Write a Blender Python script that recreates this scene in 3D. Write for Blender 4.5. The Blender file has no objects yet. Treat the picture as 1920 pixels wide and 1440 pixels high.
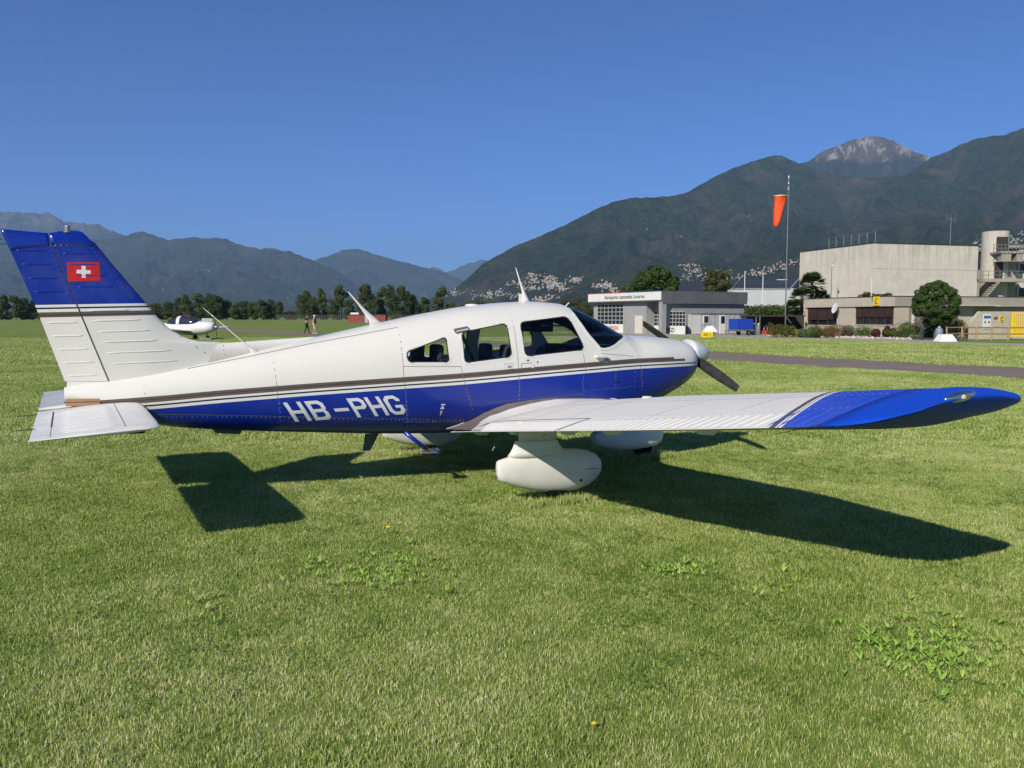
import bpy, bmesh, math, random
import numpy as np
from mathutils import Vector, Matrix
from mathutils.bvhtree import BVHTree
rng = np.random.default_rng(7); random.seed(7)
SC = bpy.context.scene; COL = SC.collection
PI = math.pi
# ---------------------------------------------------------------- camera, sky, sun, exposure
CAMP = np.array([6.7467, 7.8775, 1.6213])
FH = np.array([-0.463414, -0.886142, 0.0]); RH = np.array([-0.886142, 0.463414, 0.0]); FPX = 1590.26; HY = 594.07
cam = bpy.data.cameras.new('camera'); camo = bpy.data.objects.new('camera', cam); COL.objects.link(camo)
R_ = Vector((-0.886142, 0.463414, 0.0)); F_ = Vector((-0.461968, -0.883376, -0.078941)).normalized(); R_.normalize(); U_ = R_.cross(F_)
camo.matrix_world = Matrix(((R_.x, U_.x, -F_.x, CAMP[0]), (R_.y, U_.y, -F_.y, CAMP[1]), (R_.z, U_.z, -F_.z, CAMP[2]), (0, 0, 0, 1)))
cam.sensor_width = 36; cam.lens = FPX / 1920 * 36; cam.clip_start = 0.05; cam.clip_end = 80000
SC.camera = camo
SUN = Vector((1.29, 0.80, 1.0)).normalized()
W = bpy.data.worlds.new('World'); SC.world = W; W.use_nodes = True
wn = W.node_tree.nodes; wl = W.node_tree.links; wn.clear()
sky = wn.new('ShaderNodeTexSky'); sky.sky_type = 'NISHITA'; sky.sun_disc = False
sky.sun_elevation = math.asin(SUN.z); sky.sun_rotation = math.atan2(SUN.x, SUN.y)
sky.altitude = 5000; sky.air_density = 1.0; sky.dust_density = 0.6; sky.ozone_density = 1.6
wb = wn.new('ShaderNodeMix'); wb.data_type = 'RGBA'; wb.blend_type = 'MULTIPLY'; wb.inputs[0].default_value = 1; wb.inputs[7].default_value = (.42, .86, 1.46, 1)   # the camera's cool daylight balance
bg = wn.new('ShaderNodeBackground'); bg.inputs['Strength'].default_value = 0.082
wo = wn.new('ShaderNodeOutputWorld'); wl.new(sky.outputs[0], wb.inputs[6]); wl.new(wb.outputs[2], bg.inputs[0]); wl.new(bg.outputs[0], wo.inputs[0])
sl = bpy.data.lights.new('sun', 'SUN'); sl.energy = 5.0; sl.angle = math.radians(0.55); sl.color = (1.0, 0.925, 0.79)
so = bpy.data.objects.new('sun', sl); COL.objects.link(so); so.rotation_euler = SUN.to_track_quat('Z', 'Y').to_euler()
SC.view_settings.view_transform = 'Standard'; SC.view_settings.look = 'None'; SC.view_settings.gamma = 1; SC.view_settings.exposure = 0.17
SC.view_settings.use_curve_mapping = False
SC.render.engine = 'CYCLES'; SC.cycles.volume_bounces = 0; SC.cycles.transparent_max_bounces = 24; SC.cycles.max_bounces = 8

# ---------------------------------------------------------------- helpers
def at(px, d, z=0.0):
    "a place on the ground seen at column px, d metres ahead"
    p = CAMP + d * (FH + RH * ((px - 960) / FPX) * 0.99688); return Vector((p[0], p[1], z))
def zat(py, d): return float(CAMP[2] + (HY - py) / FPX * d)
def tag(o, label=None, cat=None, group=None, kind=None):
    if label: o['label'] = label
    if cat: o['category'] = cat
    if group: o['group'] = group
    if kind: o['kind'] = kind
    return o
def empty(name, loc=(0, 0, 0), rz=0.0, label=None, cat=None, group=None):
    o = bpy.data.objects.new(name, None); COL.objects.link(o); o.location = loc; o.rotation_euler = (0, 0, rz); o.empty_display_size = .3
    return tag(o, label, cat, group)
def link(name, me, mats, parent=None, loc=None, rz=None, smooth=False):
    if mats is not None:
        for m in (mats if isinstance(mats, (list, tuple)) else [mats]): me.materials.append(m)
    if smooth: me.polygons.foreach_set('use_smooth', [True] * len(me.polygons))
    o = bpy.data.objects.new(name, me); COL.objects.link(o)
    if parent: o.parent = parent
    if loc is not None: o.location = loc
    if rz is not None: o.rotation_euler = (0, 0, rz)
    return o
class MB:
    "collects vertices and faces of one mesh"
    def __init__(s): s.v = []; s.f = []; s.m = []
    def add(s, vs, fs, mi=0):
        b = len(s.v); s.v += [tuple(map(float, q)) for q in vs]; s.f += [tuple(b + i for i in f) for f in fs]; s.m += [mi] * len(fs); return s
    def box(s, x0, x1, y0, y1, z0, z1, mi=0):
        vs = [(x, y, z) for x in (x0, x1) for y in (y0, y1) for z in (z0, z1)]
        return s.add(vs, [(0, 1, 3, 2), (4, 6, 7, 5), (0, 4, 5, 1), (2, 3, 7, 6), (0, 2, 6, 4), (1, 5, 7, 3)], mi)
    def prism(s, poly, z0, z1, mi=0):
        n = len(poly); a = sum(poly[i][0] * poly[(i + 1) % n][1] - poly[(i + 1) % n][0] * poly[i][1] for i in range(n))
        if a < 0: poly = poly[::-1]
        vs = [(x, y, z0) for x, y in poly] + [(x, y, z1) for x, y in poly]
        return s.add(vs, [tuple(range(n))[::-1], tuple(range(n, 2 * n))] + [(i, (i + 1) % n, n + (i + 1) % n, n + i) for i in range(n)], mi)
    def tube(s, a, b, r0, r1=None, n=8, mi=0, caps=True):
        a = Vector(a); b = Vector(b); r1 = r0 if r1 is None else r1; d = (b - a).normalized()
        u = d.orthogonal().normalized(); w = d.cross(u)
        vs = [a + r0 * (math.cos(t) * u + math.sin(t) * w) for t in [2 * PI * i / n for i in range(n)]] + [b + r1 * (math.cos(t) * u + math.sin(t) * w) for t in [2 * PI * i / n for i in range(n)]]
        fs = [(i, (i + 1) % n, n + (i + 1) % n, n + i) for i in range(n)]
        if caps: fs += [tuple(range(n))[::-1], tuple(range(n, 2 * n))]
        return s.add(vs, fs, mi)
    def lathe(s, prof, n=16, c=(0, 0, 0), mi=0, axis='z'):
        vs = []
        for r, h in prof:
            for i in range(n):
                t = 2 * PI * i / n; a, b = r * math.cos(t), r * math.sin(t)
                vs.append((c[0] + a, c[1] + b, c[2] + h) if axis == 'z' else (c[0] + h, c[1] + a, c[2] + b) if axis == 'x' else (c[0] + a, c[1] + h, c[2] + b))
        fs = [(k * n + i, k * n + (i + 1) % n, (k + 1) * n + (i + 1) % n, (k + 1) * n + i) for k in range(len(prof) - 1) for i in range(n)]
        fs += [tuple(range(n))[::-1], tuple(range((len(prof) - 1) * n, len(prof) * n))]
        return s.add(vs, fs, mi)
    def loft(s, rings, mi=0, caps=True):
        n = len(rings[0]); vs = [q for r in rings for q in r]
        fs = [(k * n + i, k * n + (i + 1) % n, (k + 1) * n + (i + 1) % n, (k + 1) * n + i) for k in range(len(rings) - 1) for i in range(n)]
        if caps: fs += [tuple(range(n))[::-1], tuple(range((len(rings) - 1) * n, len(rings) * n))]
        return s.add(vs, fs, mi)
    def mesh(s, name='m', fix=False):
        me = bpy.data.meshes.new(name); me.from_pydata(s.v, [], s.f); me.polygons.foreach_set('material_index', s.m)
        if fix:
            bm = bmesh.new(); bm.from_mesh(me); bmesh.ops.recalc_face_normals(bm, faces=bm.faces); bm.to_mesh(me); bm.free()
        me.update(); return me
    def build(s, name, mats, parent=None, smooth=False, bevel=0, loc=None, rz=None, fix=True):
        o = link(name, s.mesh(name, fix), mats, parent, loc, rz, smooth)
        if bevel:
            b = o.modifiers.new('bevel', 'BEVEL'); b.width = bevel; b.segments = 2; b.limit_method = 'ANGLE'
        return o
def np_mesh(name, V, Fq, attrs=None):
    "mesh from numpy arrays of vertices and equal-sized faces"
    me = bpy.data.meshes.new(name); V = np.asarray(V, np.float32); Fq = np.asarray(Fq, np.int32); k = Fq.shape[1]
    me.vertices.add(len(V)); me.vertices.foreach_set('co', V.ravel())
    me.loops.add(Fq.size); me.loops.foreach_set('vertex_index', Fq.ravel())
    me.polygons.add(len(Fq)); me.polygons.foreach_set('loop_start', np.arange(0, Fq.size, k, dtype=np.int32))
    for nm, a in (attrs or {}).items():
        at_ = me.attributes.new(nm, 'FLOAT', 'POINT'); at_.data.foreach_set('value', np.asarray(a, np.float32).ravel())
    me.update(calc_edges=True); me.validate(); return me
def dup(o, parent=None, loc=None, rz=None, label=None, scale=None):
    c = o.copy(); COL.objects.link(c); c.parent = parent
    if loc is not None: c.location = loc
    if rz is not None: c.rotation_euler[2] = rz
    if scale is not None: c.scale = scale if isinstance(scale, (tuple, list)) else (scale,) * 3
    if label: c['label'] = label
    for ch in [x for x in list(bpy.data.objects) if x.parent == o] if o.children else []: dup(ch, c)
    return c
def evaluated(o, name):
    dg = bpy.context.evaluated_depsgraph_get(); me = bpy.data.meshes.new_from_object(o.evaluated_get(dg)); me.name = name; return me
# ---- materials
class NT:
    def __init__(s, name):
        s.m = bpy.data.materials.new(name); s.m.use_nodes = True; s.n = s.m.node_tree.nodes; s.l = s.m.node_tree.links
        s.b = s.n['Principled BSDF']; s.out = s.n['Material Output']
    def new(s, t, **k):
        q = s.n.new(t)
        for a, v in k.items(): setattr(q, a, v)
        return q
    def inp(s, sock, v):
        if hasattr(v, 'is_output') or isinstance(v, bpy.types.NodeSocket): s.l.new(v, sock)
        else: sock.default_value = v
    def attr(s, nm): return s.new('ShaderNodeAttribute', attribute_name=nm).outputs['Fac']
    def pos(s): return s.new('ShaderNodeNewGeometry').outputs['Position']
    def obj(s): return s.new('ShaderNodeTexCoord').outputs['Object']
    def noise(s, scale, detail=4, rough=.55, vec=None, sx=None):
        q = s.new('ShaderNodeTexNoise'); q.inputs['Scale'].default_value = scale; q.inputs['Detail'].default_value = detail; q.inputs['Roughness'].default_value = rough
        v = vec if vec is not None else s.obj()
        if sx:
            mp = s.new('ShaderNodeMapping'); mp.inputs['Scale'].default_value = sx; s.l.new(v, mp.inputs['Vector']); v = mp.outputs[0]
        s.l.new(v, q.inputs['Vector']); return q.outputs['Fac']
    def math(s, op, a, b=0.0, c=0.0):
        q = s.new('ShaderNodeMath', operation=op); s.inp(q.inputs[0], a); s.inp(q.inputs[1], b); s.inp(q.inputs[2], c); return q.outputs[0]
    def ramp(s, f, stops, mode='LINEAR'):
        q = s.new('ShaderNodeValToRGB'); cr = q.color_ramp; cr.interpolation = mode
        for i, (p, c) in enumerate(stops):
            e = cr.elements[i] if i < 2 else cr.elements.new(p)
            e.position = p
        for i, (p, c) in enumerate(stops): cr.elements[i].position = p; cr.elements[i].color = (*c, 1) if hasattr(c, '__len__') else (c, c, c, 1)
        s.l.new(f, q.inputs[0]); return q.outputs[0]
    def mix(s, f, a, b, mode='MIX'):
        q = s.new('ShaderNodeMix', data_type='RGBA', blend_type=mode); s.inp(q.inputs[0], f)
        s.inp(q.inputs[6], (*a, 1) if isinstance(a, tuple) else a); s.inp(q.inputs[7], (*b, 1) if isinstance(b, tuple) else b); return q.outputs[2]
    def base(s, c): s.inp(s.b.inputs['Base Color'], (*c, 1) if isinstance(c, tuple) else c)
    def bump(s, h, st=.3, dist=.01):
        q = s.new('ShaderNodeBump'); q.inputs['Strength'].default_value = st; q.inputs['Distance'].default_value = dist; s.l.new(h, q.inputs['Height']); s.l.new(q.outputs[0], s.b.inputs['Normal'])
    def rough(s, v): s.inp(s.b.inputs['Roughness'], v)
_M = {}
def mat(name, c, r=.6, var=.12, scale=6, metal=0.0, coat=0.0, bump=0.0, spec=.5):
    if name in _M: return _M[name]
    t = NT(name); n = t.noise(scale, 5)
    lo = tuple(x * (1 - var) for x in c); hi = tuple(min(x * (1 + var), 1) for x in c)
    t.base(t.ramp(n, [(.3, lo), (.7, hi)])); t.rough(t.ramp(n, [(.3, max(r - .08, 0)), (.7, min(r + .08, 1))]))
    t.b.inputs['Metallic'].default_value = metal; t.b.inputs['Coat Weight'].default_value = coat; t.b.inputs['Coat Roughness'].default_value = .08
    t.b.inputs['Specular IOR Level'].default_value = spec
    if bump: t.bump(t.noise(scale * 8, 4), bump, .02)
    _M[name] = t.m; return t.m
WHITE = (.755, .74, .685); BLUE = (.001, .022, .30); NAVY = (.006, .012, .07); BROWN = (.115, .085, .062)
BLUE2 = (.002, .060, .56)
def paint(name, attr, lo, hi, stops, cut=None, coat=.6, rough=.32, dirt=.14):
    "painted bands following one measured attribute"
    t = NT(name); v = t.math('DIVIDE', t.math('SUBTRACT', t.attr(attr), lo), hi - lo)
    c = t.ramp(v, [((a - lo) / (hi - lo) if a > lo else 0.0, col) for a, col in stops], 'CONSTANT')
    if cut:
        sx = t.new('ShaderNodeSeparateXYZ'); t.l.new(t.obj(), sx.inputs[0])
        vv = t.attr(attr)
        for (xl, a, b, colr) in cut:   # beyond xl the band between a and b is colr
            f = t.math('MULTIPLY', t.math('LESS_THAN', sx.outputs[0], xl), t.math('MULTIPLY', t.math('GREATER_THAN', vv, a), t.math('LESS_THAN', vv, b)))
            c = t.mix(f, c, colr)
    n = t.noise(2.2, 6, .6); n2 = t.noise(38, 3, .6)
    g = t.math('MULTIPLY', t.ramp(n, [(.42, 0.0), (.75, 1.0)]), dirt)
    c = t.mix(g, c, (.34, .32, .27)); c = t.mix(t.math('MULTIPLY', t.ramp(n2, [(.5, 0.0), (.8, 1.0)]), dirt * .35), c, (.25, .24, .2))
    t.base(c); t.rough(t.ramp(n, [(.3, rough - .06), (.7, rough + .1)]))
    t.b.inputs['Coat Weight'].default_value = coat; t.b.inputs['Coat Roughness'].default_value = .06
    t.bump(t.math('ADD', t.noise(3.2, 2, .4), t.math('MULTIPLY', t.noise(11, 2, .5), .3)), .11, .02)
    return t.m
def glass(name, tint=(.8, .84, .82), f=1.5):
    if name in _M: return _M[name]
    t = NT(name); t.n.remove(t.b)
    tr = t.new('ShaderNodeBsdfTransparent'); tr.inputs[0].default_value = (*tint, 1)
    gl = t.new('ShaderNodeBsdfGlossy'); gl.inputs['Roughness'].default_value = .02
    fr = t.new('ShaderNodeFresnel'); fr.inputs[0].default_value = f
    mx = t.new('ShaderNodeMixShader'); t.l.new(fr.outputs[0], mx.inputs[0]); t.l.new(tr.outputs[0], mx.inputs[1]); t.l.new(gl.outputs[0], mx.inputs[2]); t.l.new(mx.outputs[0], t.out.inputs[0])
    _M[name] = t.m; return t.m
def leafmat(name, a, b, c=None, trans=.25):
    if name in _M: return _M[name]
    t = NT(name); col = t.ramp(t.attr('tint'), [(0, a), (.55, b), (1, c or b)])
    t.base(col); t.rough(.55); t.b.inputs['Specular IOR Level'].default_value = .3
    tl = t.new('ShaderNodeBsdfTranslucent'); t.l.new(col, tl.inputs[0]); mx = t.new('ShaderNodeMixShader'); mx.inputs[0].default_value = trans
    t.l.new(t.b.outputs[0], mx.inputs[1]); t.l.new(tl.outputs[0], mx.inputs[2]); t.l.new(mx.outputs[0], t.out.inputs[0]); _M[name] = t.m; return t.m
def text_mesh(s, size, mat_, name, parent, loc, rot, depth=.004, sx=1.0, align='LEFT'):
    cu = bpy.data.curves.new(name, 'FONT'); cu.body = s; cu.size = size; cu.extrude = depth; cu.align_x = align
    o = bpy.data.objects.new(name, cu); COL.objects.link(o); bpy.context.view_layer.update()
    me = evaluated(o, name); bpy.data.objects.remove(o); bpy.data.curves.remove(cu)
    r = link(name, me, mat_, parent); r.location = loc; r.rotation_euler = rot; r.scale = (sx, 1, 1); return r
# ---------------------------------------------------------------- the setting
def vnoise(x, y, seed=0):
    xi = np.floor(x).astype(np.int64); yi = np.floor(y).astype(np.int64); fx = x - xi; fy = y - yi
    def h(a, b):
        q = (a * 374761393 + b * 668265263 + seed * 974634777) & 0x7fffffff; q = ((q ^ (q >> 13)) * 1274126177) & 0x7fffffff; return ((q ^ (q >> 16)) & 0xffff) / 65535.0
    sx = fx * fx * (3 - 2 * fx); sy = fy * fy * (3 - 2 * fy)
    return (h(xi, yi) * (1 - sx) + h(xi + 1, yi) * sx) * (1 - sy) + (h(xi, yi + 1) * (1 - sx) + h(xi + 1, yi + 1) * sx) * sy
def fbm(x, y, seed=0, o=4, g=.5):
    s = 0; a = 1; t = 0
    for k in range(o): s = s + a * vnoise(x * 2 ** k, y * 2 ** k, seed + k); t += a; a *= g
    return s / t
def ridged(x, y, seed=0, o=3):
    s = 0; a = 1; t = 0
    for k in range(o): s = s + a * (1 - np.abs(2 * vnoise(x * 2 ** k, y * 2 ** k, seed + k) - 1)); t += a; a *= .5
    return s / t
TW = lambda y, x0: x0 - .068 * y          # the taxiway runs along Y with a slight slant
def grass_color(t, world=True):
    p = t.pos(); n1 = t.noise(.35, 5, .6, p); n2 = t.noise(2.6, 4, .6, p); n3 = t.noise(.05, 3, .5, p)
    s = t.math('ADD', t.math('MULTIPLY', n1, .55), t.math('MULTIPLY', n2, .45)); return s, n3
def ground_mat():
    t = NT('short_grass'); p = t.pos(); s, n3 = grass_color(t); nf = t.noise(22, 3, .6, p); 
    c = t.ramp(s, [(.32, (.150, .205, .042)), (.48, (.205, .265, .060)), (.62, (.26, .30, .086)), (.75, (.33, .32, .13))])
    c = t.mix(t.math('MULTIPLY', t.ramp(n3, [(.35, 0.0), (.7, 1.0)]), .45), c, (.150, .215, .042))
    c = t.mix(t.math('MULTIPLY', t.ramp(nf, [(.35, 0.0), (.7, 1.0)]), .35), c, (.08, .10, .03))
    t.base(c); t.rough(.9); t.b.inputs['Specular IOR Level'].default_value = .1; t.bump(t.noise(30, 4, .7, p), .25, .03); return t.m
GM = ground_mat()
b = MB(); rr = [0, 3, 8, 20, 60, 150, 400, 1000, 4000, 12000, 27000]; n = 48
vs = [(0, 0, 0)] + [(r * math.cos(2 * PI * i / n), r * math.sin(2 * PI * i / n), 0) for r in rr[1:] for i in range(n)]
fs = [(0, 1 + i, 1 + (i + 1) % n) for i in range(n)] + [(1 + k * n + i, 1 + (k + 1) * n + i, 1 + (k + 1) * n + (i + 1) % n, 1 + k * n + (i + 1) % n) for k in range(len(rr) - 2) for i in range(n)]
b.add(vs, fs); tag(b.build('ground', GM, fix=False), 'wide flat mown airfield grass', kind='structure')
def asphalt(name, c, sc=14, speck=.35):
    t = NT(name); p = t.pos(); n = t.noise(.6, 6, .65, p); n2 = t.noise(sc * 4, 3, .7, p)
    col = t.ramp(n, [(.3, tuple(x * .78 for x in c)), (.7, tuple(x * 1.15 for x in c))]); col = t.mix(t.math('MULTIPLY', t.ramp(n2, [(.45, 0.0), (.65, 1.0)]), speck), col, tuple(x * 1.6 for x in c))
    t.base(col); t.rough(.9); t.bump(n2, .4, .01); return t.m
def strip(name, xa, xb, y0, y1, m, z, wob=.12, step=1.0, slant=.068):
    ys = np.arange(y0, y1, step); V = []; F = []
    for i, y in enumerate(ys):
        k = 1 if y > -120 else .3
        V += [(xa - slant * y + wob * k * (fbm(y * .9, 3.1, 5, 3) - .5) * 2, y, z), (xb - slant * y + wob * k * (fbm(y * .9, 9.1, 6, 3) - .5) * 2, y, z)]
        if i: F.append((2 * i - 2, 2 * i - 1, 2 * i + 1, 2 * i))
    return np_mesh(name, V, F)
AS = asphalt('old_asphalt', (.21, .165, .135)); AS2 = asphalt('grey_asphalt', (.135, .12, .112)); PV = asphalt('pale_pavement', (.36, .33, .27)); DRY = asphalt('dry_grass', (.24, .20, .10))
tag(link('taxiway', strip('taxiway', -20.9, -15.7, -420, 60, AS, .004), AS), 'dark asphalt taxiway crossing the grass', kind='structure')
tag(link('taxiway_seam', strip('taxiway_seam', -18.75, -18.55, -420, 60, DRY, .008, .05), DRY, bpy.data.objects['taxiway']), kind='stuff')
b = MB(); PATHPOLY = [(-41.0, 60), (-40.6, -8), (-39.9, -20), (-40.0, -27), (-39.6, -34), (-38.8, -40), (-37.2, -43.5), (-33, -46.2), (-20.5, -50.5), (-20.2, -53.5), (-38, -53), (-38.5, -72), (-60, -74), (-60, -52), (-47.6, -44.5), (-46.6, -36), (-45.8, -30), (-45.6, -22), (-46.4, -8), (-47, 60)]
b.add([(x, y, .004) for x, y in PATHPOLY], [tuple(range(len(PATHPOLY)))[::-1]])
me = b.mesh('path'); bm = bmesh.new(); bm.from_mesh(me); bmesh.ops.triangulate(bm, faces=bm.faces)
for f in bm.faces:
    if f.normal.z < 0: f.normal_flip()
bm.to_mesh(me); bm.free(); tag(link('path', me, PV), 'pale grey service path in front of the buildings', kind='structure')
# thin dry line across the grass
b = MB(); pts = [at(1310, 56), at(1400, 55.3), at(1500, 54.2), at(1570, 53.5)]
for a_, c_ in zip(pts, pts[1:]): b.add([(a_.x, a_.y, .03), (c_.x, c_.y, .03), (c_.x, c_.y - .12, .03), (a_.x, a_.y - .12, .03), (a_.x, a_.y, .0), (c_.x, c_.y, .0), (c_.x, c_.y - .12, .0), (a_.x, a_.y - .12, .0)], [(0, 1, 2, 3), (0, 4, 5, 1), (3, 2, 6, 7)])
tag(b.build('grass_edge', DRY, fix=True), 'thin straw coloured strip of dry grass in front of the path', kind='structure')

# ---- grass blades: patches of blades set out over the lawn near the camera
def grass_mat():
    t = NT('grass_blades'); s, n3 = grass_color(t); ti = t.attr('tint'); hh = t.attr('hgt')
    k = t.math('ADD', t.math('MULTIPLY', ti, .62), t.math('ADD', t.math('MULTIPLY', s, 1.15), -.29))
    c = t.ramp(k, [(.20, (.076, .142, .018)), (.44, (.228, .345, .060)), (.64, (.415, .51, .13)), (.84, (.70, .67, .34)), (1.0, (.86, .79, .54))])
    t.base(c); t.rough(.6); t.b.inputs['Specular IOR Level'].default_value = .15
    tl = t.new('ShaderNodeBsdfTranslucent'); t.l.new(c, tl.inputs[0]); mx = t.new('ShaderNodeMixShader'); mx.inputs[0].default_value = .22
    t.l.new(t.b.outputs[0], mx.inputs[1]); t.l.new(tl.outputs[0], mx.inputs[2]); t.l.new(mx.outputs[0], t.out.inputs[0]); return t.m
GB = grass_mat()
def blades(name, size, n, h0, h1, w, seed, lean=.9):
    r = np.random.default_rng(seed); cl = r.uniform(-size / 2, size / 2, (max(n // 9, 1), 2)); ci = r.integers(0, len(cl), n)
    xy = np.where(r.random(n)[:, None] < .55, cl[ci] + r.normal(0, size * .022, (n, 2)), r.uniform(-size / 2, size / 2, (n, 2)))
    a = r.uniform(0, 2 * PI, n); h = r.uniform(h0, h1, n) * r.uniform(.55, 1, n); ln = np.abs(r.normal(.45, .4, n)).clip(0, 1.6) * lean; la = r.uniform(0, 2 * PI, n)
    ww = w * r.uniform(.6, 1.25, n); dx, dy = np.cos(a) * ww / 2, np.sin(a) * ww / 2; lx, ly = np.cos(la) * np.sin(ln), np.sin(la) * np.sin(ln); cz = np.cos(ln)
    V = np.zeros((n, 5, 3)); V[:, 0] = np.c_[xy[:, 0] - dx, xy[:, 1] - dy, -.004 * np.ones(n)]; V[:, 1] = np.c_[xy[:, 0] + dx, xy[:, 1] + dy, -.004 * np.ones(n)]
    m = .55; bx, by, bz = xy[:, 0] + lx * h * m * .55, xy[:, 1] + ly * h * m * .55, h * m
    V[:, 2] = np.c_[bx + dx * .8, by + dy * .8, bz]; V[:, 3] = np.c_[bx - dx * .8, by - dy * .8, bz]; V[:, 4] = np.c_[xy[:, 0] + lx * h * 1.15, xy[:, 1] + ly * h * 1.15, h * (.5 + .5 * cz)]
    base = np.arange(n)[:, None] * 5; F = np.concatenate([base + np.array([[0, 1, 2]]), base + np.array([[0, 2, 3]]), base + np.array([[3, 2, 4]])], 0)
    ti = r.random(n); ti = np.where(r.random(n) < .16, .85 + .15 * ti, ti * .75)
    return np_mesh(name, V.reshape(-1, 3), F, {'tint': np.repeat(ti, 5), 'hgt': np.tile([0, 0, .5, .5, 1], n)})
def scatter(name, points, scales, variants, mat_, label, seed=0):
    "one object whose points carry instances of the variant meshes"
    me = bpy.data.meshes.new(name); me.vertices.add(len(points)); me.vertices.foreach_set('co', np.asarray(points, np.float32).ravel())
    a = me.attributes.new('sc', 'FLOAT', 'POINT'); a.data.foreach_set('value', np.asarray(scales, np.float32))
    o = link(name, me, None); c = bpy.data.collections.new(name + '_source')
    for v in variants:
        v.materials.append(mat_); q = bpy.data.objects.new(name + '_piece', v); c.objects.link(q)
    ng = bpy.data.node_groups.new(name, 'GeometryNodeTree'); ng.interface.new_socket('Geometry', in_out='INPUT', socket_type='NodeSocketGeometry'); ng.interface.new_socket('Geometry', in_out='OUTPUT', socket_type='NodeSocketGeometry')
    N = ng.nodes; L = ng.links; gi = N.new('NodeGroupInput'); go = N.new('NodeGroupOutput'); ip = N.new('GeometryNodeInstanceOnPoints'); ci = N.new('GeometryNodeCollectionInfo')
    ci.inputs[0].default_value = c; ci.inputs['Separate Children'].default_value = True; ci.inputs['Reset Children'].default_value = True; ip.inputs['Pick Instance'].default_value = True
    rv = N.new('FunctionNodeRandomValue'); rv.data_type = 'FLOAT_VECTOR'; rv.inputs[0].default_value = (0, 0, 0); rv.inputs[1].default_value = (0, 0, 2 * PI); rv.inputs['Seed'].default_value = seed
    na = N.new('GeometryNodeInputNamedAttribute'); na.data_type = 'FLOAT'; na.inputs[0].default_value = 'sc'
    L.new(gi.outputs[0], ip.inputs['Points']); L.new(ci.outputs[0], ip.inputs['Instance']); L.new(rv.outputs[0], ip.inputs['Rotation']); L.new(na.outputs[0], ip.inputs['Scale']); L.new(ip.outputs[0], go.inputs[0])
    md = o.modifiers.new('scatter', 'NODES'); md.node_group = ng; return tag(o, label, None, None, 'stuff')
def in_poly(x, y, P):
    c = np.zeros(len(x), bool); j = len(P) - 1
    for i in range(len(P)):
        xi, yi = P[i]; xj, yj = P[j]; m = ((yi > y) != (yj > y)) & (x < (xj - xi) * (y - yi) / (yj - yi + 1e-12) + xi); c ^= m; j = i
    return c
def lawn_points(d0, d1, step, seed, margin=1.0):
    r = np.random.default_rng(seed); g = np.arange(-d1 * 1.1, d1 * 1.1, step); X, Y = np.meshgrid(g, g); X = X.ravel() + CAMP[0] + r.uniform(-.25, .25, X.size) * step; Y = Y.ravel() + CAMP[1] + r.uniform(-.25, .25, Y.size) * step
    dep = (X - CAMP[0]) * FH[0] + (Y - CAMP[1]) * FH[1]; lat = (X - CAMP[0]) * RH[0] + (Y - CAMP[1]) * RH[1]
    k = (dep > d0) & (dep < d1) & (np.abs(lat) < dep * .80 + margin); X, Y = X[k], Y[k]
    tx = X + .068 * Y; off = ((tx > -21.0) & (tx < -15.6)) | in_poly(X, Y, PATHPOLY); off |= (X < -40) & (Y < -20)
    return X[~off], Y[~off]
gx, gy = lawn_points(1.6, 11, .26, 1); s_ = .8 + .55 * fbm(gx * .9, gy * .9, 3, 3)
near = scatter('grass', np.c_[gx, gy, gx * 0], s_, [blades('grass_piece', .34, 1300, .014, .036, .0030, k) for k in range(6)], GB, 'short mown lawn grass around the parked aircraft', 1)
gx, gy = lawn_points(10.6, 30, .6, 2, 1.5); s_ = .8 + .6 * fbm(gx * .9, gy * .9, 3, 3)
scatter('grass', np.c_[gx, gy, gx * 0], s_, [blades('grass_piece', .8, 1500, .02, .05, .0065, 20 + k) for k in range(4)], GB, 'mown lawn grass between the aircraft and the taxiway', 2)
gx, gy = lawn_points(29, 66, 1.5, 3, 2); s_ = .85 + .5 * fbm(gx * .3, gy * .3, 3, 3)
scatter('grass', np.c_[gx, gy, gx * 0], s_, [blades('grass_piece', 2.0, 2200, .03, .09, .02, 40 + k) for k in range(3)], GB, 'longer lawn grass beyond the taxiway', 3)
# shaggy taller tufts
r = np.random.default_rng(5); gx, gy = lawn_points(2.2, 16, .42, 8); k = (fbm(gx * 1.4, gy * 1.4, 11, 3) > .64); gx, gy = gx[k], gy[k]
scatter('grass', np.c_[gx, gy, gx * 0], r.uniform(.6, 1.2, len(gx)), [blades('grass_piece', .16, 40, .035, .075, .0036, 60 + k, .8) for k in range(4)], GB, 'taller shaggy tufts of grass left in the lawn', 4)
r = np.random.default_rng(15); P = []
for cx_, cy_, n_ in ((2.98, 1.50, 150), (.94, 0, 90), (2.98, -1.5, 90)):
    for _ in range(n_): P.append((cx_ + r.uniform(-.36, .36), cy_ + r.choice([-1, 1]) * r.uniform(.06, .20), 0))
scatter('grass', P, r.uniform(.8, 1.3, len(P)), [blades('grass_piece', .10, 40, .05, .09, .0042, 90 + k, .45) for k in range(4)], GB, 'taller grass standing up against the wheels', 14)
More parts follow.
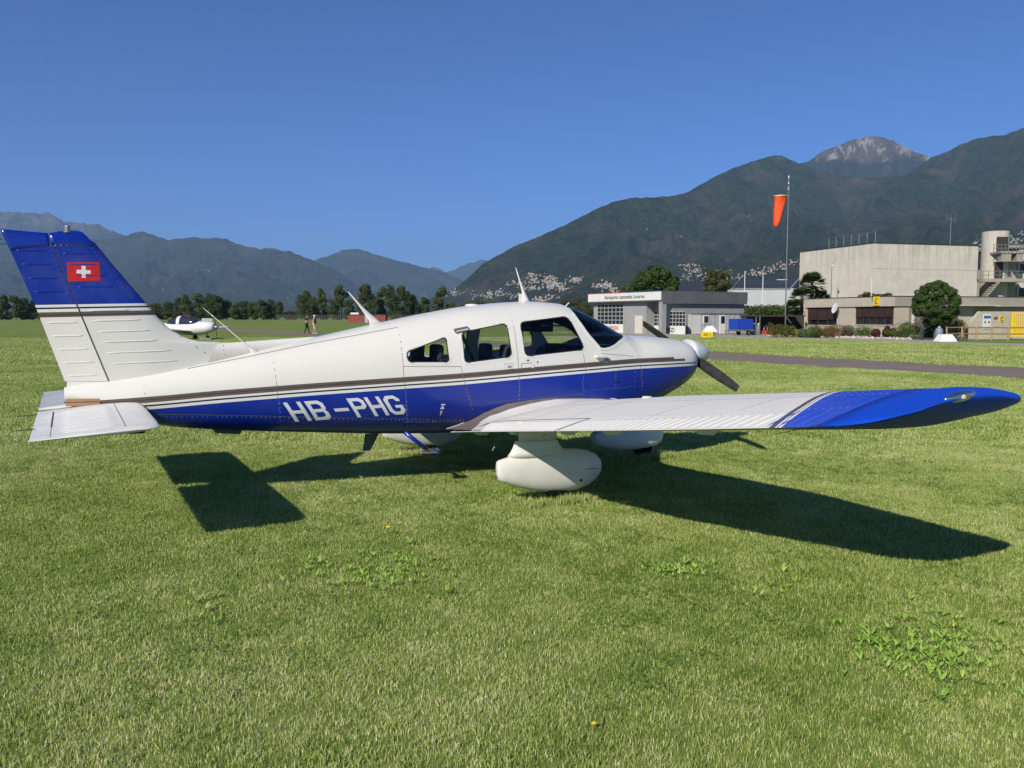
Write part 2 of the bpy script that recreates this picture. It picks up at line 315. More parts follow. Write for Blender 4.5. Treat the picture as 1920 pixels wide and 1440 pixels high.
def clover_mesh(seed):
    r = np.random.default_rng(seed); V = []; F = []; T = []
    for i in range(26):
        cx_, cy_ = r.normal(0, .05, 2); z = r.uniform(.012, .028); a0 = r.uniform(0, 6.28)
        for k in range(3):
            a = a0 + k * 2.09; q = .0085; b0 = len(V); V += [(cx_, cy_, z), (cx_ + q * math.cos(a - .6), cy_ + q * math.sin(a - .6), z + .002), (cx_ + 1.4 * q * math.cos(a), cy_ + 1.4 * q * math.sin(a), z), (cx_ + q * math.cos(a + .6), cy_ + q * math.sin(a + .6), z + .002)]; F.append((b0, b0 + 1, b0 + 2, b0 + 3)); T += [r.random()] * 4
    return np_mesh('clover_piece', V, F, {'tint': T})
r = np.random.default_rng(25); gx, gy = lawn_points(2.2, 13, .22, 28); k = (fbm(gx * .8, gy * .8, 41, 3) > .56) & (r.random(len(gx)) < .75); gx, gy = gx[k], gy[k]
scatter('clover', np.c_[gx, gy, gx * 0], r.uniform(.7, 1.3, len(gx)), [clover_mesh(k) for k in range(4)], leafmat('clover_leaf', (.10, .21, .03), (.18, .33, .055), (.28, .43, .09), .3), 'small leaved clover mixed into the lawn', 15)
# broad leaved weeds
def weed_mesh(seed, n=7, L=.065):
    r = np.random.default_rng(seed); V = []; F = []; T = []
    for i in range(n):
        a = 2 * PI * i / n + r.normal(0, .3); l = L * r.uniform(.6, 1.1); w = l * r.uniform(.085, .125); up = r.uniform(.7, 1.35); b0 = len(V)
        for j, (s, ww) in enumerate([(0, .12), (.3, .7), (.65, 1), (1, .05)]):
            rad = l * s * math.cos(up * (1 - .35 * s)); z = l * s * math.sin(up) * (1 - .25 * s)
            for sg in (-1, 1): V.append((rad * math.cos(a) - sg * w * ww * math.sin(a), rad * math.sin(a) + sg * w * ww * math.cos(a), z + .005))
        F += [(b0 + 2 * j, b0 + 2 * j + 1, b0 + 2 * j + 3, b0 + 2 * j + 2) for j in range(3)]; T += [r.random()] * 8
    return np_mesh('weed_piece', V, F, {'tint': T})
WM = leafmat('weed_leaf', (.26, .46, .06), (.40, .60, .11), (.55, .68, .21), .35)
wv = [weed_mesh(100 + k, 6 + k % 4, .058 + .012 * (k % 3)) for k in range(5)]
def gpt(px, py): d = CAMP[2] * FPX / (py - HY) * 1.0; return at(px, d)
for i, (x, y, w, h, nn, lab) in enumerate([(690, 1085, 120, 36, 120, 'bright broad leaved weeds in the lawn, long patch left of centre'), (1285, 1083, 66, 20, 60, 'bright broad leaved weeds below the wing shadow'), (1770, 1245, 130, 62, 230, 'largest patch of broad leaved weeds at the right of the lawn'),
        (1470, 1110, 60, 30, 16, 'loose patch of broad leaved weeds between two denser ones'), (640, 925, 300, 28, 22, 'scattered broad leaved weeds beside the tailplane shadow'), (300, 1160, 220, 70, 18, 'scattered broad leaved weeds at the lower left of the lawn'), (930, 935, 50, 14, 24, 'small patch of weeds behind the right wheel fairing')]):
    r = np.random.default_rng(i + 70); P = [gpt(x + r.normal(0, w * .62) , y + r.normal(0, h * .62)) for _ in range(nn)]
    scatter('weeds', [(q.x, q.y, .012) for q in P], r.uniform(.3, .9, nn), [m.copy() for m in wv], WM, lab, i + 30)
# dandelions and small white flowers: single blossoms on stalks
YF = mat('dandelion_yellow', (.75, .52, .02), .6); WF = mat('clover_white', (.7, .7, .62), .7); ST_ = mat('stalk_green', (.09, .15, .03), .6)
fl = MB(); fl.tube((0, 0, 0), (0, 0, .06), .0022, .0018, 5, 0); fl.lathe([(.004, .055), (.017, .062), (.020, .068), (.012, .074), (.002, .075)], 9, mi=1); fme = fl.mesh('dandelion', True)
for i, (x, y, s) in enumerate([(724, 1012, 1.1), (1840, 787, 1.0), (838, 716, 1.4), (1735, 770, .9), (1120, 1400, .6)]):
    o = link('dandelion', fme if i else fme, [ST_, YF] if i == 0 else None, loc=gpt(x, y)); o.scale = (s,) * 3
    tag(o, ['yellow dandelion in the lawn below the fuselage, left of the middle', 'yellow dandelion on the grass just below the blue wing tip', 'yellow dandelion on the far side of the cockpit', 'small yellow dandelion near the navigation light of the wing', 'small yellow dandelion in the nearest grass'][i], 'flower', 'dandelions')
r = np.random.default_rng(9); gx, gy = lawn_points(30, 64, 1.0, 12); gx, gy = gx[r.random(len(gx)) < .35], gy[:0] if False else gy; 
gx, gy = lawn_points(34, 62, 1.15, 12); k = r.random(len(gx)) < .4; gx, gy = gx[k], gy[k]
f1 = MB(); f1.lathe([(.002, .05), (.035, .06), (.04, .075), (.015, .085), (.002, .086)], 7); f1 = f1.mesh('flower_piece', True)
scatter('wildflowers', np.c_[gx, gy, gx * 0], r.uniform(.4, 1.1, len(gx)), [f1], mat('flower_pale_yellow', (.62, .58, .16), .6), 'pale yellow flower heads scattered in the far grass', 77)

# ---- mountains
def mountain_mat(name, rock_z, rock_w, green, green2, brown, rock, bscale=1.0):
    t = NT(name); p = t.pos(); sx = t.new('ShaderNodeSeparateXYZ'); t.l.new(p, sx.inputs[0]); n = t.noise(.0022, 8, .62, p); n2 = t.noise(.018, 6, .7, p); n3 = t.noise(.0009, 4, .5, p)
    c = t.mix(t.ramp(n2, [(.38, 0.0), (.64, 1.0)]), green, green2); c = t.mix(t.ramp(n, [(.50, 0.0), (.66, .85)]), c, brown); c = t.mix(t.ramp(t.noise(.0065, 6, .6, p), [(.56, 0.0), (.63, .6)]), c, tuple(x * .45 for x in green))
    k = t.math('ADD', t.math('DIVIDE', t.math('SUBTRACT', sx.outputs[2], rock_z), rock_w), t.math('MULTIPLY', t.math('SUBTRACT', n, .5), 5.0))
    k = t.ramp(k, [(.2, 0.0), (.8, 1.0)]); rk = t.mix(t.ramp(t.noise(1.0, 9, .72, p, (.0075, .0075, .0022)), [(.50, 0.0), (.57, 1.0)]), brown, rock); c = t.mix(k, c, rk)
    t.base(c); t.rough(.95); t.b.inputs['Specular IOR Level'].default_value = .05
    h = t.math('ADD', t.noise(.03, 6, .75, p), t.math('MULTIPLY', t.noise(.004, 5, .6, p), 3.0)); t.bump(h, 1.0, 75 * bscale); return t.m
TERR = {}
def mountain(name, sky_, foot, m, label, seed, gul=.42, prof=1.15, jag=1.2, freq=1.0, nv=120, du=3.0):
    sky_ = sorted(sky_); px = np.arange(sky_[0][0], sky_[-1][0], du); py = np.interp(px, [s[0] for s in sky_], [s[1] for s in sky_]); D = np.interp(px, [s[0] for s in sky_], [s[2] for s in sky_])
    py = py + (fbm(px * .11, px * 0 + seed, seed, 4, .6) - .5) * 2 * jag
    k = (px - 960) / FPX * .99688; H = CAMP[2] + (HY - py) / FPX * D; Df = np.minimum(foot(px), D * .9)
    v = np.concatenate([np.linspace(0, 1, nv), np.linspace(1.02, 1.5, 16)]); U, Vv = np.meshgrid(px, v); Hh = np.tile(H, (len(v), 1)); Dm = Df + (D - Df) * Vv; xx = U * D.mean() / FPX
    pr = np.where(Vv <= 1, np.clip(Vv, 0, 1) ** prof, np.maximum(1 - (Vv - 1) * 2.1, 0))
    wx = xx / 900 * freq; warp = 1.3 * (fbm(wx * .35, Dm / 2600, seed + 9, 3) - .5) * 2
    g = ridged(wx + warp * 1.0 + Vv * .8, Dm / 2400 + 3, seed + 1, 4) ; g2 = ridged(wx * 3.3 + warp * 2, Dm / 900, seed + 5, 4); w = np.where(Vv <= 1, 4 * Vv * (1 - Vv), 0) ** .8
    cut = np.minimum(gul * w * (.70 * (1 - g) ** 1.2 * 1.9 + .30 * (1 - g2) * 1.7), .8)
    z = Hh * pr * (1 - cut) - 12 * (Vv < .01) + Hh.clip(0, 900) * .03 * (fbm(xx / 120, Dm / 120, seed + 3, 3) - .5) * np.minimum(w * 3, 1)
    X = CAMP[0] + Dm * (FH[0] + RH[0] * np.tile(k, (len(v), 1))); Y = CAMP[1] + Dm * (FH[1] + RH[1] * np.tile(k, (len(v), 1)))
    V = np.stack([X, Y, z], -1).reshape(-1, 3); nu = len(px); i = np.arange((len(v) - 1) * nu).reshape(len(v) - 1, nu)[:, :-1].ravel(); F = np.stack([i, i + 1, i + nu + 1, i + nu], -1)
    me = np_mesh(name, V, F); o = link(name, me, m, smooth=True); TERR[label] = (V, F); return tag(o, label, kind='structure')
mA = mountain_mat('wooded_slope', 1150, 900, (.018, .036, .014), (.075, .105, .036), (.130, .100, .060), (.22, .19, .16))
mB_ = mountain_mat('rocky_peak', 1620, 130, (.020, .035, .014), (.05, .062, .026), (.17, .115, .075), (.52, .48, .40), 1.0)
mD = mountain_mat('blue_far_slope', 2300, 1400, (.020, .036, .018), (.075, .100, .045), (.13, .11, .08), (.22, .20, .18), 1.3)
mR = mountain_mat('bare_rock_range', 1300, 700, (.03, .045, .022), (.06, .065, .035), (.13, .11, .085), (.30, .27, .23), 1.6)
mountain('mountain', [(640, 592, 5200), (760, 578, 5000), (800, 562, 4800), (850, 544, 4700), (880, 520, 4700), (905, 496, 4700), (960, 466, 4800), (1010, 445, 4900), (1060, 424, 5000), (1110, 398, 5200), (1150, 381, 5300), (1180, 375, 5400), (1225, 374, 5500), (1262, 371, 5600), (1290, 362, 5700), (1325, 342, 5900), (1365, 322, 6100), (1400, 310, 6300), (1440, 298, 6500), (1456, 297, 6500), (1475, 306, 6500), (1500, 315, 6500), (1525, 324, 6500), (1550, 330, 6500), (1590, 337, 6500), (1640, 338, 6400), (1690, 332, 6400), (1730, 325, 6400), (1790, 350, 6300), (1850, 400, 6000)],
         lambda px: np.interp(px, [800, 1100, 1500, 1850], [3600, 2500, 2100, 2600]), mA, 'dark wooded mountainside rising to the right above the hillside town', 3, gul=.60, jag=1.6, nv=190, du=2.0, freq=1.3)
mountain('mountain', [(1380, 360, 9000), (1440, 335, 9000), (1490, 313, 9100), (1510, 308, 9100), (1530, 292, 9200), (1552, 283, 9200), (1575, 274, 9300), (1596, 268, 9300), (1612, 265, 9300), (1628, 263, 9300), (1645, 265, 9300), (1662, 271, 9300), (1680, 281, 9200), (1700, 289, 9200), (1722, 296, 9100), (1745, 306, 9000), (1790, 330, 9000), (1850, 360, 9000)],
         lambda px: px * 0 + 6200, mB_, 'bare rocky summit glowing between two wooded ridges', 12, gul=.5, jag=2.6, prof=1.0, freq=1.7, nv=140, du=2.0)
mountain('mountain', [(1480, 480, 4300), (1540, 450, 4600), (1600, 410, 5100), (1650, 365, 5600), (1700, 325, 6100), (1735, 301, 6300), (1765, 290, 6300), (1790, 277, 6200), (1815, 268, 6100), (1840, 263, 6000), (1868, 261, 5900), (1885, 254, 5800), (1920, 243, 5700), (2000, 225, 5600), (2150, 215, 5600), (2350, 240, 5600), (2600, 300, 5600), (3000, 250, 5400), (3500, 330, 5000), (4200, 300, 4600), (5200, 380, 4000)],
         lambda px: np.interp(px, [2200, 5200], [1900, 1200]), mA, 'dark wooded ridge climbing out of the picture at the right', 21, gul=.58, freq=1.2, jag=1.5, nv=170, du=3.0)
mountain('mountain', [(-2600, 400, 9500), (-1900, 470, 10500), (-1400, 420, 11000), (-900, 470, 11500), (-500, 440, 11500), (-200, 432, 11500), (-60, 440, 11500), (60, 447, 11500), (140, 452, 11300), (200, 450, 11000), (235, 446, 11000), (255, 439, 11000), (275, 436, 11000), (300, 445, 11000), (322, 452, 10900), (345, 450, 10800), (368, 447, 10800), (395, 449, 10700), (428, 450, 10600), (460, 463, 10500), (490, 468, 10400), (520, 468, 10400), (550, 474, 10300), (590, 490, 10200), (620, 502, 10100), (648, 518, 10000), (668, 535, 9900), (690, 552, 9800), (740, 578, 9500), (790, 594, 9300)],
         lambda px: px * 0 + 6000, mD, 'broad hazy blue mountain behind the tail fin', 33, gul=.62, jag=2.8, nv=140, du=2.4, freq=1.0)
mountain('mountain', [(-400, 415, 15500), (-120, 412, 15500), (-30, 404, 15500), (0, 402, 15500), (22, 399, 15500), (50, 401, 15500), (85, 403, 15500), (97, 400, 15500), (112, 410, 15400), (128, 418, 15300), (150, 421, 15300), (170, 423, 15200), (192, 423, 15200), (212, 433, 15200), (235, 443, 15200), (280, 455, 15200), (340, 475, 15200)],
         lambda px: px * 0 + 11800, mR, 'pale jagged rocky range on the far left skyline', 41, gul=.5, jag=3.4, prof=.9, nv=90, du=2.2, freq=1.6)
mountain('mountain', [(560, 500, 13500), (590, 490, 13500), (615, 482, 13500), (640, 472, 13500), (655, 468, 13500), (675, 469, 13500), (700, 477, 13500), (725, 484, 13500), (760, 493, 13500), (790, 501, 13500), (830, 511, 13500), (860, 522, 13500), (900, 545, 13500), (960, 575, 13500)],
         lambda px: px * 0 + 9500, mD, 'hazy mountain in the middle distance closing the valley', 52, gul=.45, jag=2.0, nv=90, du=2.6)
mountain('mountain', [(770, 520, 21000), (795, 510, 21000), (812, 501, 21000), (822, 503, 21000), (838, 513, 21000), (850, 508, 20500), (870, 498, 20500), (890, 492, 20500), (908, 487, 20500), (940, 500, 20500), (990, 540, 20500)],
         lambda px: px * 0 + 15500, mR, 'small far peaks at the end of the valley', 61, gul=.45, jag=2.6, prof=.9, nv=60, du=2.2, freq=1.5)
# ---- haze
t = NT('valley_haze'); t.n.remove(t.b); pv = t.new('ShaderNodeVolumePrincipled'); pv.inputs['Color'].default_value = (.41, .65, 1.0, 1); pv.inputs['Density'].default_value = 5.0e-5; pv.inputs['Anisotropy'].default_value = 0.0
t.l.new(pv.outputs[0], t.out.inputs['Volume'])
b = MB(); b.box(-30000, 30000, -30000, 30000, -13.0, 2350); tag(b.build('haze', t.m), 'thin blue valley haze', kind='stuff')
# ---------------------------------------------------------------- the parked aircraft; frame: X aft of the spinner tip, Y to its right, Z up
ST = np.array([(.37, 1.30, 1.02, .21, 1.15, 2.2), (.39, 1.33, .985, .265, 1.15, 2.2), (.44, 1.362, .935, .325, 1.14, 2.3), (.56, 1.393, .86, .405, 1.12, 2.35), (.8, 1.418, .75, .475, 1.08, 2.4), (1.1, 1.435, .63, .53, 1.05, 2.5), (1.33, 1.44, .57, .55, 1.03, 2.5),
(1.43, 1.475, .545, .555, 1.02, 2.5), (1.63, 1.575, .50, .565, 1.0, 2.4), (1.785, 1.655, .475, .57, .99, 2.4), (1.95, 1.72, .455, .57, .98, 2.4), (2.05, 1.748, .45, .57, .98, 2.45), (2.2, 1.768, .44, .57, .98, 2.5), (2.45, 1.778, .435, .57, .97, 2.5), (2.72, 1.762, .435, .57, .96, 2.5),
(3.12, 1.72, .435, .56, .95, 2.5), (3.61, 1.633, .44, .53, .93, 2.45), (4.165, 1.512, .458, .47, .90, 2.4), (4.68, 1.393, .49, .40, .87, 2.35), (5.29, 1.245, .528, .315, .85, 2.3), (5.9, 1.10, .583, .225, .83, 2.2), (6.3, 1.03, .66, .165, .84, 2.1), (6.57, .995, .74, .12, .86, 2.0), (6.81, .95, .82, .07, .885, 2.0)])
def pchip(xs, ys, x):
    h = np.diff(xs); d = np.diff(ys) / h; m = np.zeros(len(xs))
    for i in range(1, len(xs) - 1):
        if d[i - 1] * d[i] > 0: w1 = 2 * h[i] + h[i - 1]; w2 = h[i] + 2 * h[i - 1]; m[i] = (w1 + w2) / (w1 / d[i - 1] + w2 / d[i])
    m[0] = d[0]; m[-1] = d[-1]; x = np.clip(x, xs[0], xs[-1]); i = np.clip(np.searchsorted(xs, x) - 1, 0, len(h) - 1); t = (x - xs[i]) / h[i]
    return (2 * t**3 - 3 * t**2 + 1) * ys[i] + (t**3 - 2 * t**2 + t) * h[i] * m[i] + (-2 * t**3 + 3 * t**2) * ys[i + 1] + (t**3 - t**2) * h[i] * m[i + 1]
def sec(X): return [pchip(ST[:, 0], ST[:, k], X) for k in range(1, 6)]
def ysurf(X, Z):
    zt, zb, w, zm, n = sec(X); h = np.where(Z > zm, zt - zm, zm - zb); return w * (1 - np.minimum(np.abs(Z - zm) / h, 1) ** n) ** (1 / n)
X0 = 2.2                                    # meshes are stored relative to the main gear
AC = empty('light_aircraft', (2.2, 0, 0), 0, 'white and deep blue low wing light aircraft HB-PHG parked on the grass in the foreground', 'aircraft'); AC.rotation_euler = (math.radians(.06), -math.radians(1.15), 0)
def sh(V): V = np.asarray(V, float).copy(); V[..., 0] -= X0; return V
BX = np.array([6.81, 6.095, 5.675, 5.239, 4.876, 4.454, 4.025, 3.445, 2.885, 2.084, 1.393, .944, .709, .3])[::-1]; BZ = np.array([.83, .879, .916, .949, .975, 1.002, 1.029, 1.063, 1.104, 1.157, 1.197, 1.209, 1.214, 1.222])[::-1]
def vband(X, Z): return Z - pchip(BX, BZ, X)
def set_attr(me, nm, a): q = me.attributes.new(nm, 'FLOAT', 'POINT'); q.data.foreach_set('value', np.asarray(a, np.float32))
FUS = paint('fuselage_paint', 'band', -.3, .1, [(-1, BLUE), (-.108, WHITE), (-.083, NAVY), (-.069, WHITE), (-.050, BROWN), (-.029, (.03, .02, .02)), (-.0225, BROWN), (0, WHITE)],
            cut=[(.90 - X0, -.022, .001, WHITE), (.72 - X0, -.051, -.02, WHITE), (.50 - X0, -.084, -.066, WHITE)], coat=.32, dirt=.04)
DKI = mat('cabin_lining', (.10, .10, .105), .85); RUB = mat('black_rubber', (.02, .02, .02), .6); GRY = mat('grey_metal', (.30, .30, .30), .4, metal=.6); WHT = mat('white_paint', WHITE, .35, .04, 3, coat=.5); SEAM = mat('seam_dark_grey', (.13, .125, .12), .7); CHR = mat('chrome', (.7, .7, .7), .12, metal=1.0)  # SEAM: plain dark grey for panel lines and outlines
BLU = mat('blue_paint', BLUE, .3, .05, 3, coat=.6)
NA = 112
def fus_rings(xs, inset=0.0):
    R = []
    for x in xs:
        zt, zb, w, zm, n = sec(x); a = np.linspace(0, 2 * PI, NA, endpoint=False); c, s = np.cos(a), np.sin(a); h = np.where(s > 0, zt - zm, zm - zb) - inset
        R.append(np.c_[np.full(NA, x), (w - inset) * np.sign(c) * np.abs(c) ** (2 / n), zm + h * np.sign(s) * np.abs(s) ** (2 / n)])
    return R
xs = np.concatenate([np.linspace(.37, .6, 9), np.arange(.64, 2.3, .04), np.arange(2.3, 6.8, .075), [6.81]])
b = MB(); b.loft([r[::-1] for r in fus_rings(xs)]); fme = b.mesh('fuselage', True)
f0 = bpy.data.objects.new('tmp', fme); COL.objects.link(f0)
# inner cavity of the cabin
xi = np.arange(1.42, 4.25, .07); b = MB(); b.loft([r[::-1] for r in fus_rings(xi, .028)]); b.v = [(x, y, max(z, .62)) for x, y, z in b.v]; cav = bpy.data.objects.new('tmp2', b.mesh('c', True)); COL.objects.link(cav)
def rounded(P, r=.03, k=4):
    out = []; n = len(P)
    for i in range(n):
        p0, p1, p2 = (np.array(P[j % n], float) for j in (i - 1, i, i + 1)); a = (p0 - p1) / np.linalg.norm(p0 - p1); c = (p2 - p1) / np.linalg.norm(p2 - p1); rr_ = min(r, np.linalg.norm(p0 - p1) * .45, np.linalg.norm(p2 - p1) * .45)
        for t in np.linspace(0, 1, k): out.append(tuple((1 - t) ** 2 * (p1 + a * rr_) + 2 * t * (1 - t) * p1 + t ** 2 * (p1 + c * rr_)))
    return out
WIN = {'rear_window': rounded([(3.995, 1.262), (3.59, 1.408), (3.585, 1.165), (3.985, 1.163)], .045), 'side_window': rounded([(3.44, 1.452), (2.945, 1.548), (2.937, 1.216), (3.44, 1.155)], .06), 'front_window': rounded([(2.81, 1.558), (2.222, 1.632), (2.09, 1.286), (2.80, 1.218)], .07)}
WSP = [(2.155, 1.85), (2.12, 1.62), (2.045, 1.455), (1.895, 1.285), (1.80, 1.295), (1.70, 1.325), (1.62, 1.365), (1.52, 1.40), (1.43, 1.425), (1.345, 1.455), (1.345, 1.9)]
def prism_y(poly, y0, y1, name):
    b = MB(); n = len(poly); vs = [(x, y0, z) for x, z in poly] + [(x, y1, z) for x, z in poly]
    b.add(vs, [tuple(range(n)), tuple(range(n, 2 * n))[::-1]] + [(i, n + i, n + (i + 1) % n, (i + 1) % n) for i in range(n)]); o = bpy.data.objects.new(name, b.mesh(name, True)); COL.objects.link(o); return o
cut = [cav] + [prism_y(P, -1, 1, k) for k, P in WIN.items()] + [prism_y(WSP, -1, 1, 'ws')]
for c in cut:
    m = f0.modifiers.new('b', 'BOOLEAN'); m.operation = 'DIFFERENCE'; m.object = c; m.solver = 'EXACT'
bpy.context.view_layer.update(); me = evaluated(f0, 'fuselage')
V = np.empty(len(me.vertices) * 3, np.float32); me.vertices.foreach_get('co', V); V = V.reshape(-1, 3)
set_attr(me, 'band', vband(V[:, 0], V[:, 2])); bm = bmesh.new(); bm.from_mesh(me)
for f in bm.faces:   # cavity faces get the lining
    c = f.calc_center_median(); ys = float(ysurf(c.x, c.z)); zt, zb, w, zm, n_ = sec(c.x)
    f.material_index = 0; f.smooth = True
    if 1.4 < c.x < 4.27:
        inner = (abs(c.y) < ys - .012) and c.z < zt - .012 and c.z > zb + .03
        if inner: f.material_index = 1
        if inner and abs(f.normal.x) + abs(f.normal.z) > .999: f.smooth = False
for e in bm.edges:
    if len(e.link_faces) == 2 and e.calc_face_angle(0) > .6: e.smooth = False
bmesh.ops.translate(bm, vec=(-X0, 0, 0), verts=bm.verts); bm.to_mesh(me); bm.free(); me.materials.clear()
fus = link('fuselage', me, [FUS, DKI], AC)
for c in cut + [f0]: bpy.data.objects.remove(c)
# ---- glass: sampled from the same surface, slightly inside
GL = glass('window_glass', (.92, .95, .94), 1.35); 
def grid_in(poly, nx=10, nz=8):
    P = np.array(poly); bm = bmesh.new(); vs = [bm.verts.new((x, 0, z)) for x, z in poly]; bm.faces.new(vs)
    x0, x1, z0, z1 = P[:, 0].min(), P[:, 0].max(), P[:, 1].min(), P[:, 1].max()
    for x in np.linspace(x0, x1, nx + 2)[1:-1]: bmesh.ops.bisect_plane(bm, geom=bm.verts[:] + bm.edges[:] + bm.faces[:], plane_co=(x, 0, 0), plane_no=(1, 0, 0))
    for z in np.linspace(z0, z1, nz + 2)[1:-1]: bmesh.ops.bisect_plane(bm, geom=bm.verts[:] + bm.edges[:] + bm.faces[:], plane_co=(0, 0, z), plane_no=(0, 0, 1))
    return bm
def on_side(name, poly, off, m, parent, side=1, nx=8, nz=6, surf=ysurf, thick=0.0):
    bm = grid_in(poly, nx, nz)
    for v in bm.verts: v.co.y = side * (float(surf(v.co.x, v.co.z)) + off)
    bmesh.ops.recalc_face_normals(bm, faces=bm.faces)
    for f in bm.faces: f.smooth = True
    if bm.faces and sum(f.normal.y * f.calc_area() for f in bm.faces) * side < 0: bmesh.ops.reverse_faces(bm, faces=bm.faces)
    if thick: bmesh.ops.solidify(bm, geom=bm.faces[:], thickness=thick)
    bmesh.ops.translate(bm, vec=(-X0, 0, 0), verts=bm.verts); me = bpy.data.meshes.new(name); bm.to_mesh(me); bm.free(); return link(name, me, m, parent)
def outline(name, poly, w0, w1, off, m, parent, side=1, closed=True, surf=ysurf, h=.0025):
    "a raised strip that follows a line drawn on the skin"
    P = np.array(poly, float)
    if not closed:
        L = np.r_[0, np.cumsum(np.linalg.norm(np.diff(P, axis=0), axis=1))]; k = max(int(L[-1] / .06), 2); s = np.linspace(0, L[-1], k + 1); P = np.c_[np.interp(s, L, P[:, 0]), np.interp(s, L, P[:, 1])]
    n = len(P); T = (np.roll(P, -1, 0) - np.roll(P, 1, 0)) if closed else np.gradient(P, axis=0); T /= np.linalg.norm(T, axis=1)[:, None] + 1e-9; N = np.c_[T[:, 1], -T[:, 0]]
    if closed and np.mean(np.sum(N * (P - P.mean(0)), 1)) < 0: N = -N
    A, B = P + N * w0, P + N * w1; b = MB(); vs = []
    for Q, o in ((A, -.004), (A, off + h), (B, off + h), (B, -.004)):
        y = side * (surf(Q[:, 0], Q[:, 1]) + o); vs.append(np.c_[Q[:, 0] - X0, y, Q[:, 1]])
    V = np.stack(vs, 1).reshape(-1, 3); m_ = n if closed else n - 1
    b.add(V, [(4 * i + a, 4 * i + a + 1, 4 * ((i + 1) % n) + a + 1, 4 * ((i + 1) % n) + a) for i in range(m_) for a in range(3)]); return b.build(name, m, parent)
for nm, P in WIN.items():
    for side in (1, -1):
        on_side(nm, P, -.012, GL, AC, side)
        outline('window_gasket', P, -.010, .004, -.004, RUB, AC, side, h=.004); outline('window_frame', P, .004, .020, .0, WHT, AC, side, h=.003)
# windshield: the two halves of the wrap-round pane
WG = glass('windshield_glass', (.84, .88, .89), 1.4)
xw = np.linspace(1.36, 2.15, 22); rows = []
wsl = np.array(WSP[1:10])[::-1]   # lower edge
for x in xw:
    zt, zb, w, zm, n = sec(x); zlow = np.interp(x, wsl[:, 0], wsl[:, 1]) if x > 1.345 else zt; zlow = min(zlow - .004, zt - .0005)
    a0 = math.asin(min(((zlow - zm) / (zt - zm)) ** (n / 2), 1)); a = np.linspace(a0, PI - a0, 41); c, s = np.cos(a), np.sin(a)
    rows.append(np.c_[np.full(41, x - X0), (w - .010) * np.sign(c) * np.abs(c) ** (2 / n), zm + (zt - zm - .008) * np.abs(s) ** (2 / n)])
for nm, sl_ in (('windshield', slice(0, 21)), ('windshield', slice(20, 41))):
    b = MB(); rw = [r[sl_] for r in rows]; k = 21; b.add(np.concatenate(rw), [(i * k + j, i * k + j + 1, (i + 1) * k + j + 1, (i + 1) * k + j) for i in range(len(rw) - 1) for j in range(k - 1)]); b.build(nm, WG, AC, smooth=True, fix=False)
for side in (1, -1): outline('windshield_trim', [(2.13, 1.715), (2.125, 1.62), (2.045, 1.455), (1.895, 1.285), (1.80, 1.295), (1.70, 1.325), (1.62, 1.365), (1.52, 1.40), (1.44, 1.43)], -.010, .016, .001, WHT, AC, side, closed=False, h=.004)
b = MB(); b.tube((1.40 - X0, 0, 1.452), (2.12 - X0, 0, 1.745), .012, n=6); b.build('windshield_post', GRY, AC)
# ---- seams, rivets, small skin fittings
SMS = [[(2.93, 1.735), (2.885, 1.69), (2.876, 1.60), (2.883, 1.33), (2.868, 1.06), (2.86, .92), (2.865, .80), (2.87, .72)], [(4.013, 1.48), (4.032, 1.31), (4.03, 1.06), (3.999, .765), (3.93, .55)], [(3.475, 1.126), (3.466, 1.08), (3.417, .908), (3.33, .70)],
       [(1.53, 1.43), (1.47, 1.36), (1.43, 1.28), (1.41, 1.20), (1.385, 1.01), (1.36, .85)], [(5.86, 1.10), (5.41, 1.195), (4.82, 1.325), (4.44, 1.40), (4.01, 1.487)], [(6.55, .73), (5.9, .715), (5.46, .698), (4.87, .671), (4.0, .635), (3.4, .61)], [(4.03, 1.127), (3.475, 1.126)],
       [(2.10, .80), (2.125, .90), (2.134, .97), (2.12, 1.03)], [(3.2, .77), (2.8, .80), (2.3, .83), (2.1, .835)], [(1.72, .88), (1.725, 1.06)], [(5.17, 1.22), (5.15, .9), (5.12, .62)], [(6.22, 1.02), (6.2, .72)], [(2.12, 1.24), (2.09, 1.05)], [(1.47, 1.22), (1.9, 1.25)]]
for s in SMS: outline('panel_seam', s, -.0022, .0022, 0, SEAM, AC, 1, closed=False, h=.0008)
RIV = mat('rivet_grey', (.42, .43, .45), .45, metal=.4); rb = MB()
def rivets(pts, gap=.045, r=.0032, surf=ysurf, off=.0):
    P = np.array(pts, float); L = np.r_[0, np.cumsum(np.linalg.norm(np.diff(P, axis=0), axis=1))]
    for s in np.arange(0, L[-1], gap):
        x, z = np.interp(s, L, P[:, 0]), np.interp(s, L, P[:, 1]); y = float(surf(x, z)) + off
        rb.add([(x - X0, y + .0022, z)] + [(x - X0 + r * math.cos(k * PI / 3), y - .0005, z + r * math.sin(k * PI / 3)) for k in range(6)], [(0, 1 + k, 1 + (k + 1) % 6) for k in range(6)])
for s in SMS[1:3]: rivets([(x + .012, z) for x, z in s[2:] if z < 1.0] or s, .035)
rivets([(6.2, .700), (5.46, .685), (4.87, .658), (4.0, .622), (3.4, .60)], .04); rivets([(3.98, .60), (3.45, .585), (3.2, .57)], .03); rivets([(4.0, .80), (3.98, .62)], .04); rivets([(1.37, 1.1), (1.36, .9)], .04); rivets([(1.47, 1.10), (1.46, .9)], .05); rivets([(5.13, .80), (5.11, .64)], .04)
rivets([(3.95, 1.115), (3.52, 1.113)], .032, .0045); rivets([(2.1, .87), (1.5, .90)], .045); rivets([(2.86, 1.0), (2.85, .80)], .04); rivets([(4.02, 1.45), (4.02, 1.06)], .05); rivets([(6.2, 1.0), (6.19, .9)], .04)
o = rb.build('rivet', RIV, AC, fix=False); o['kind'] = 'stuff'
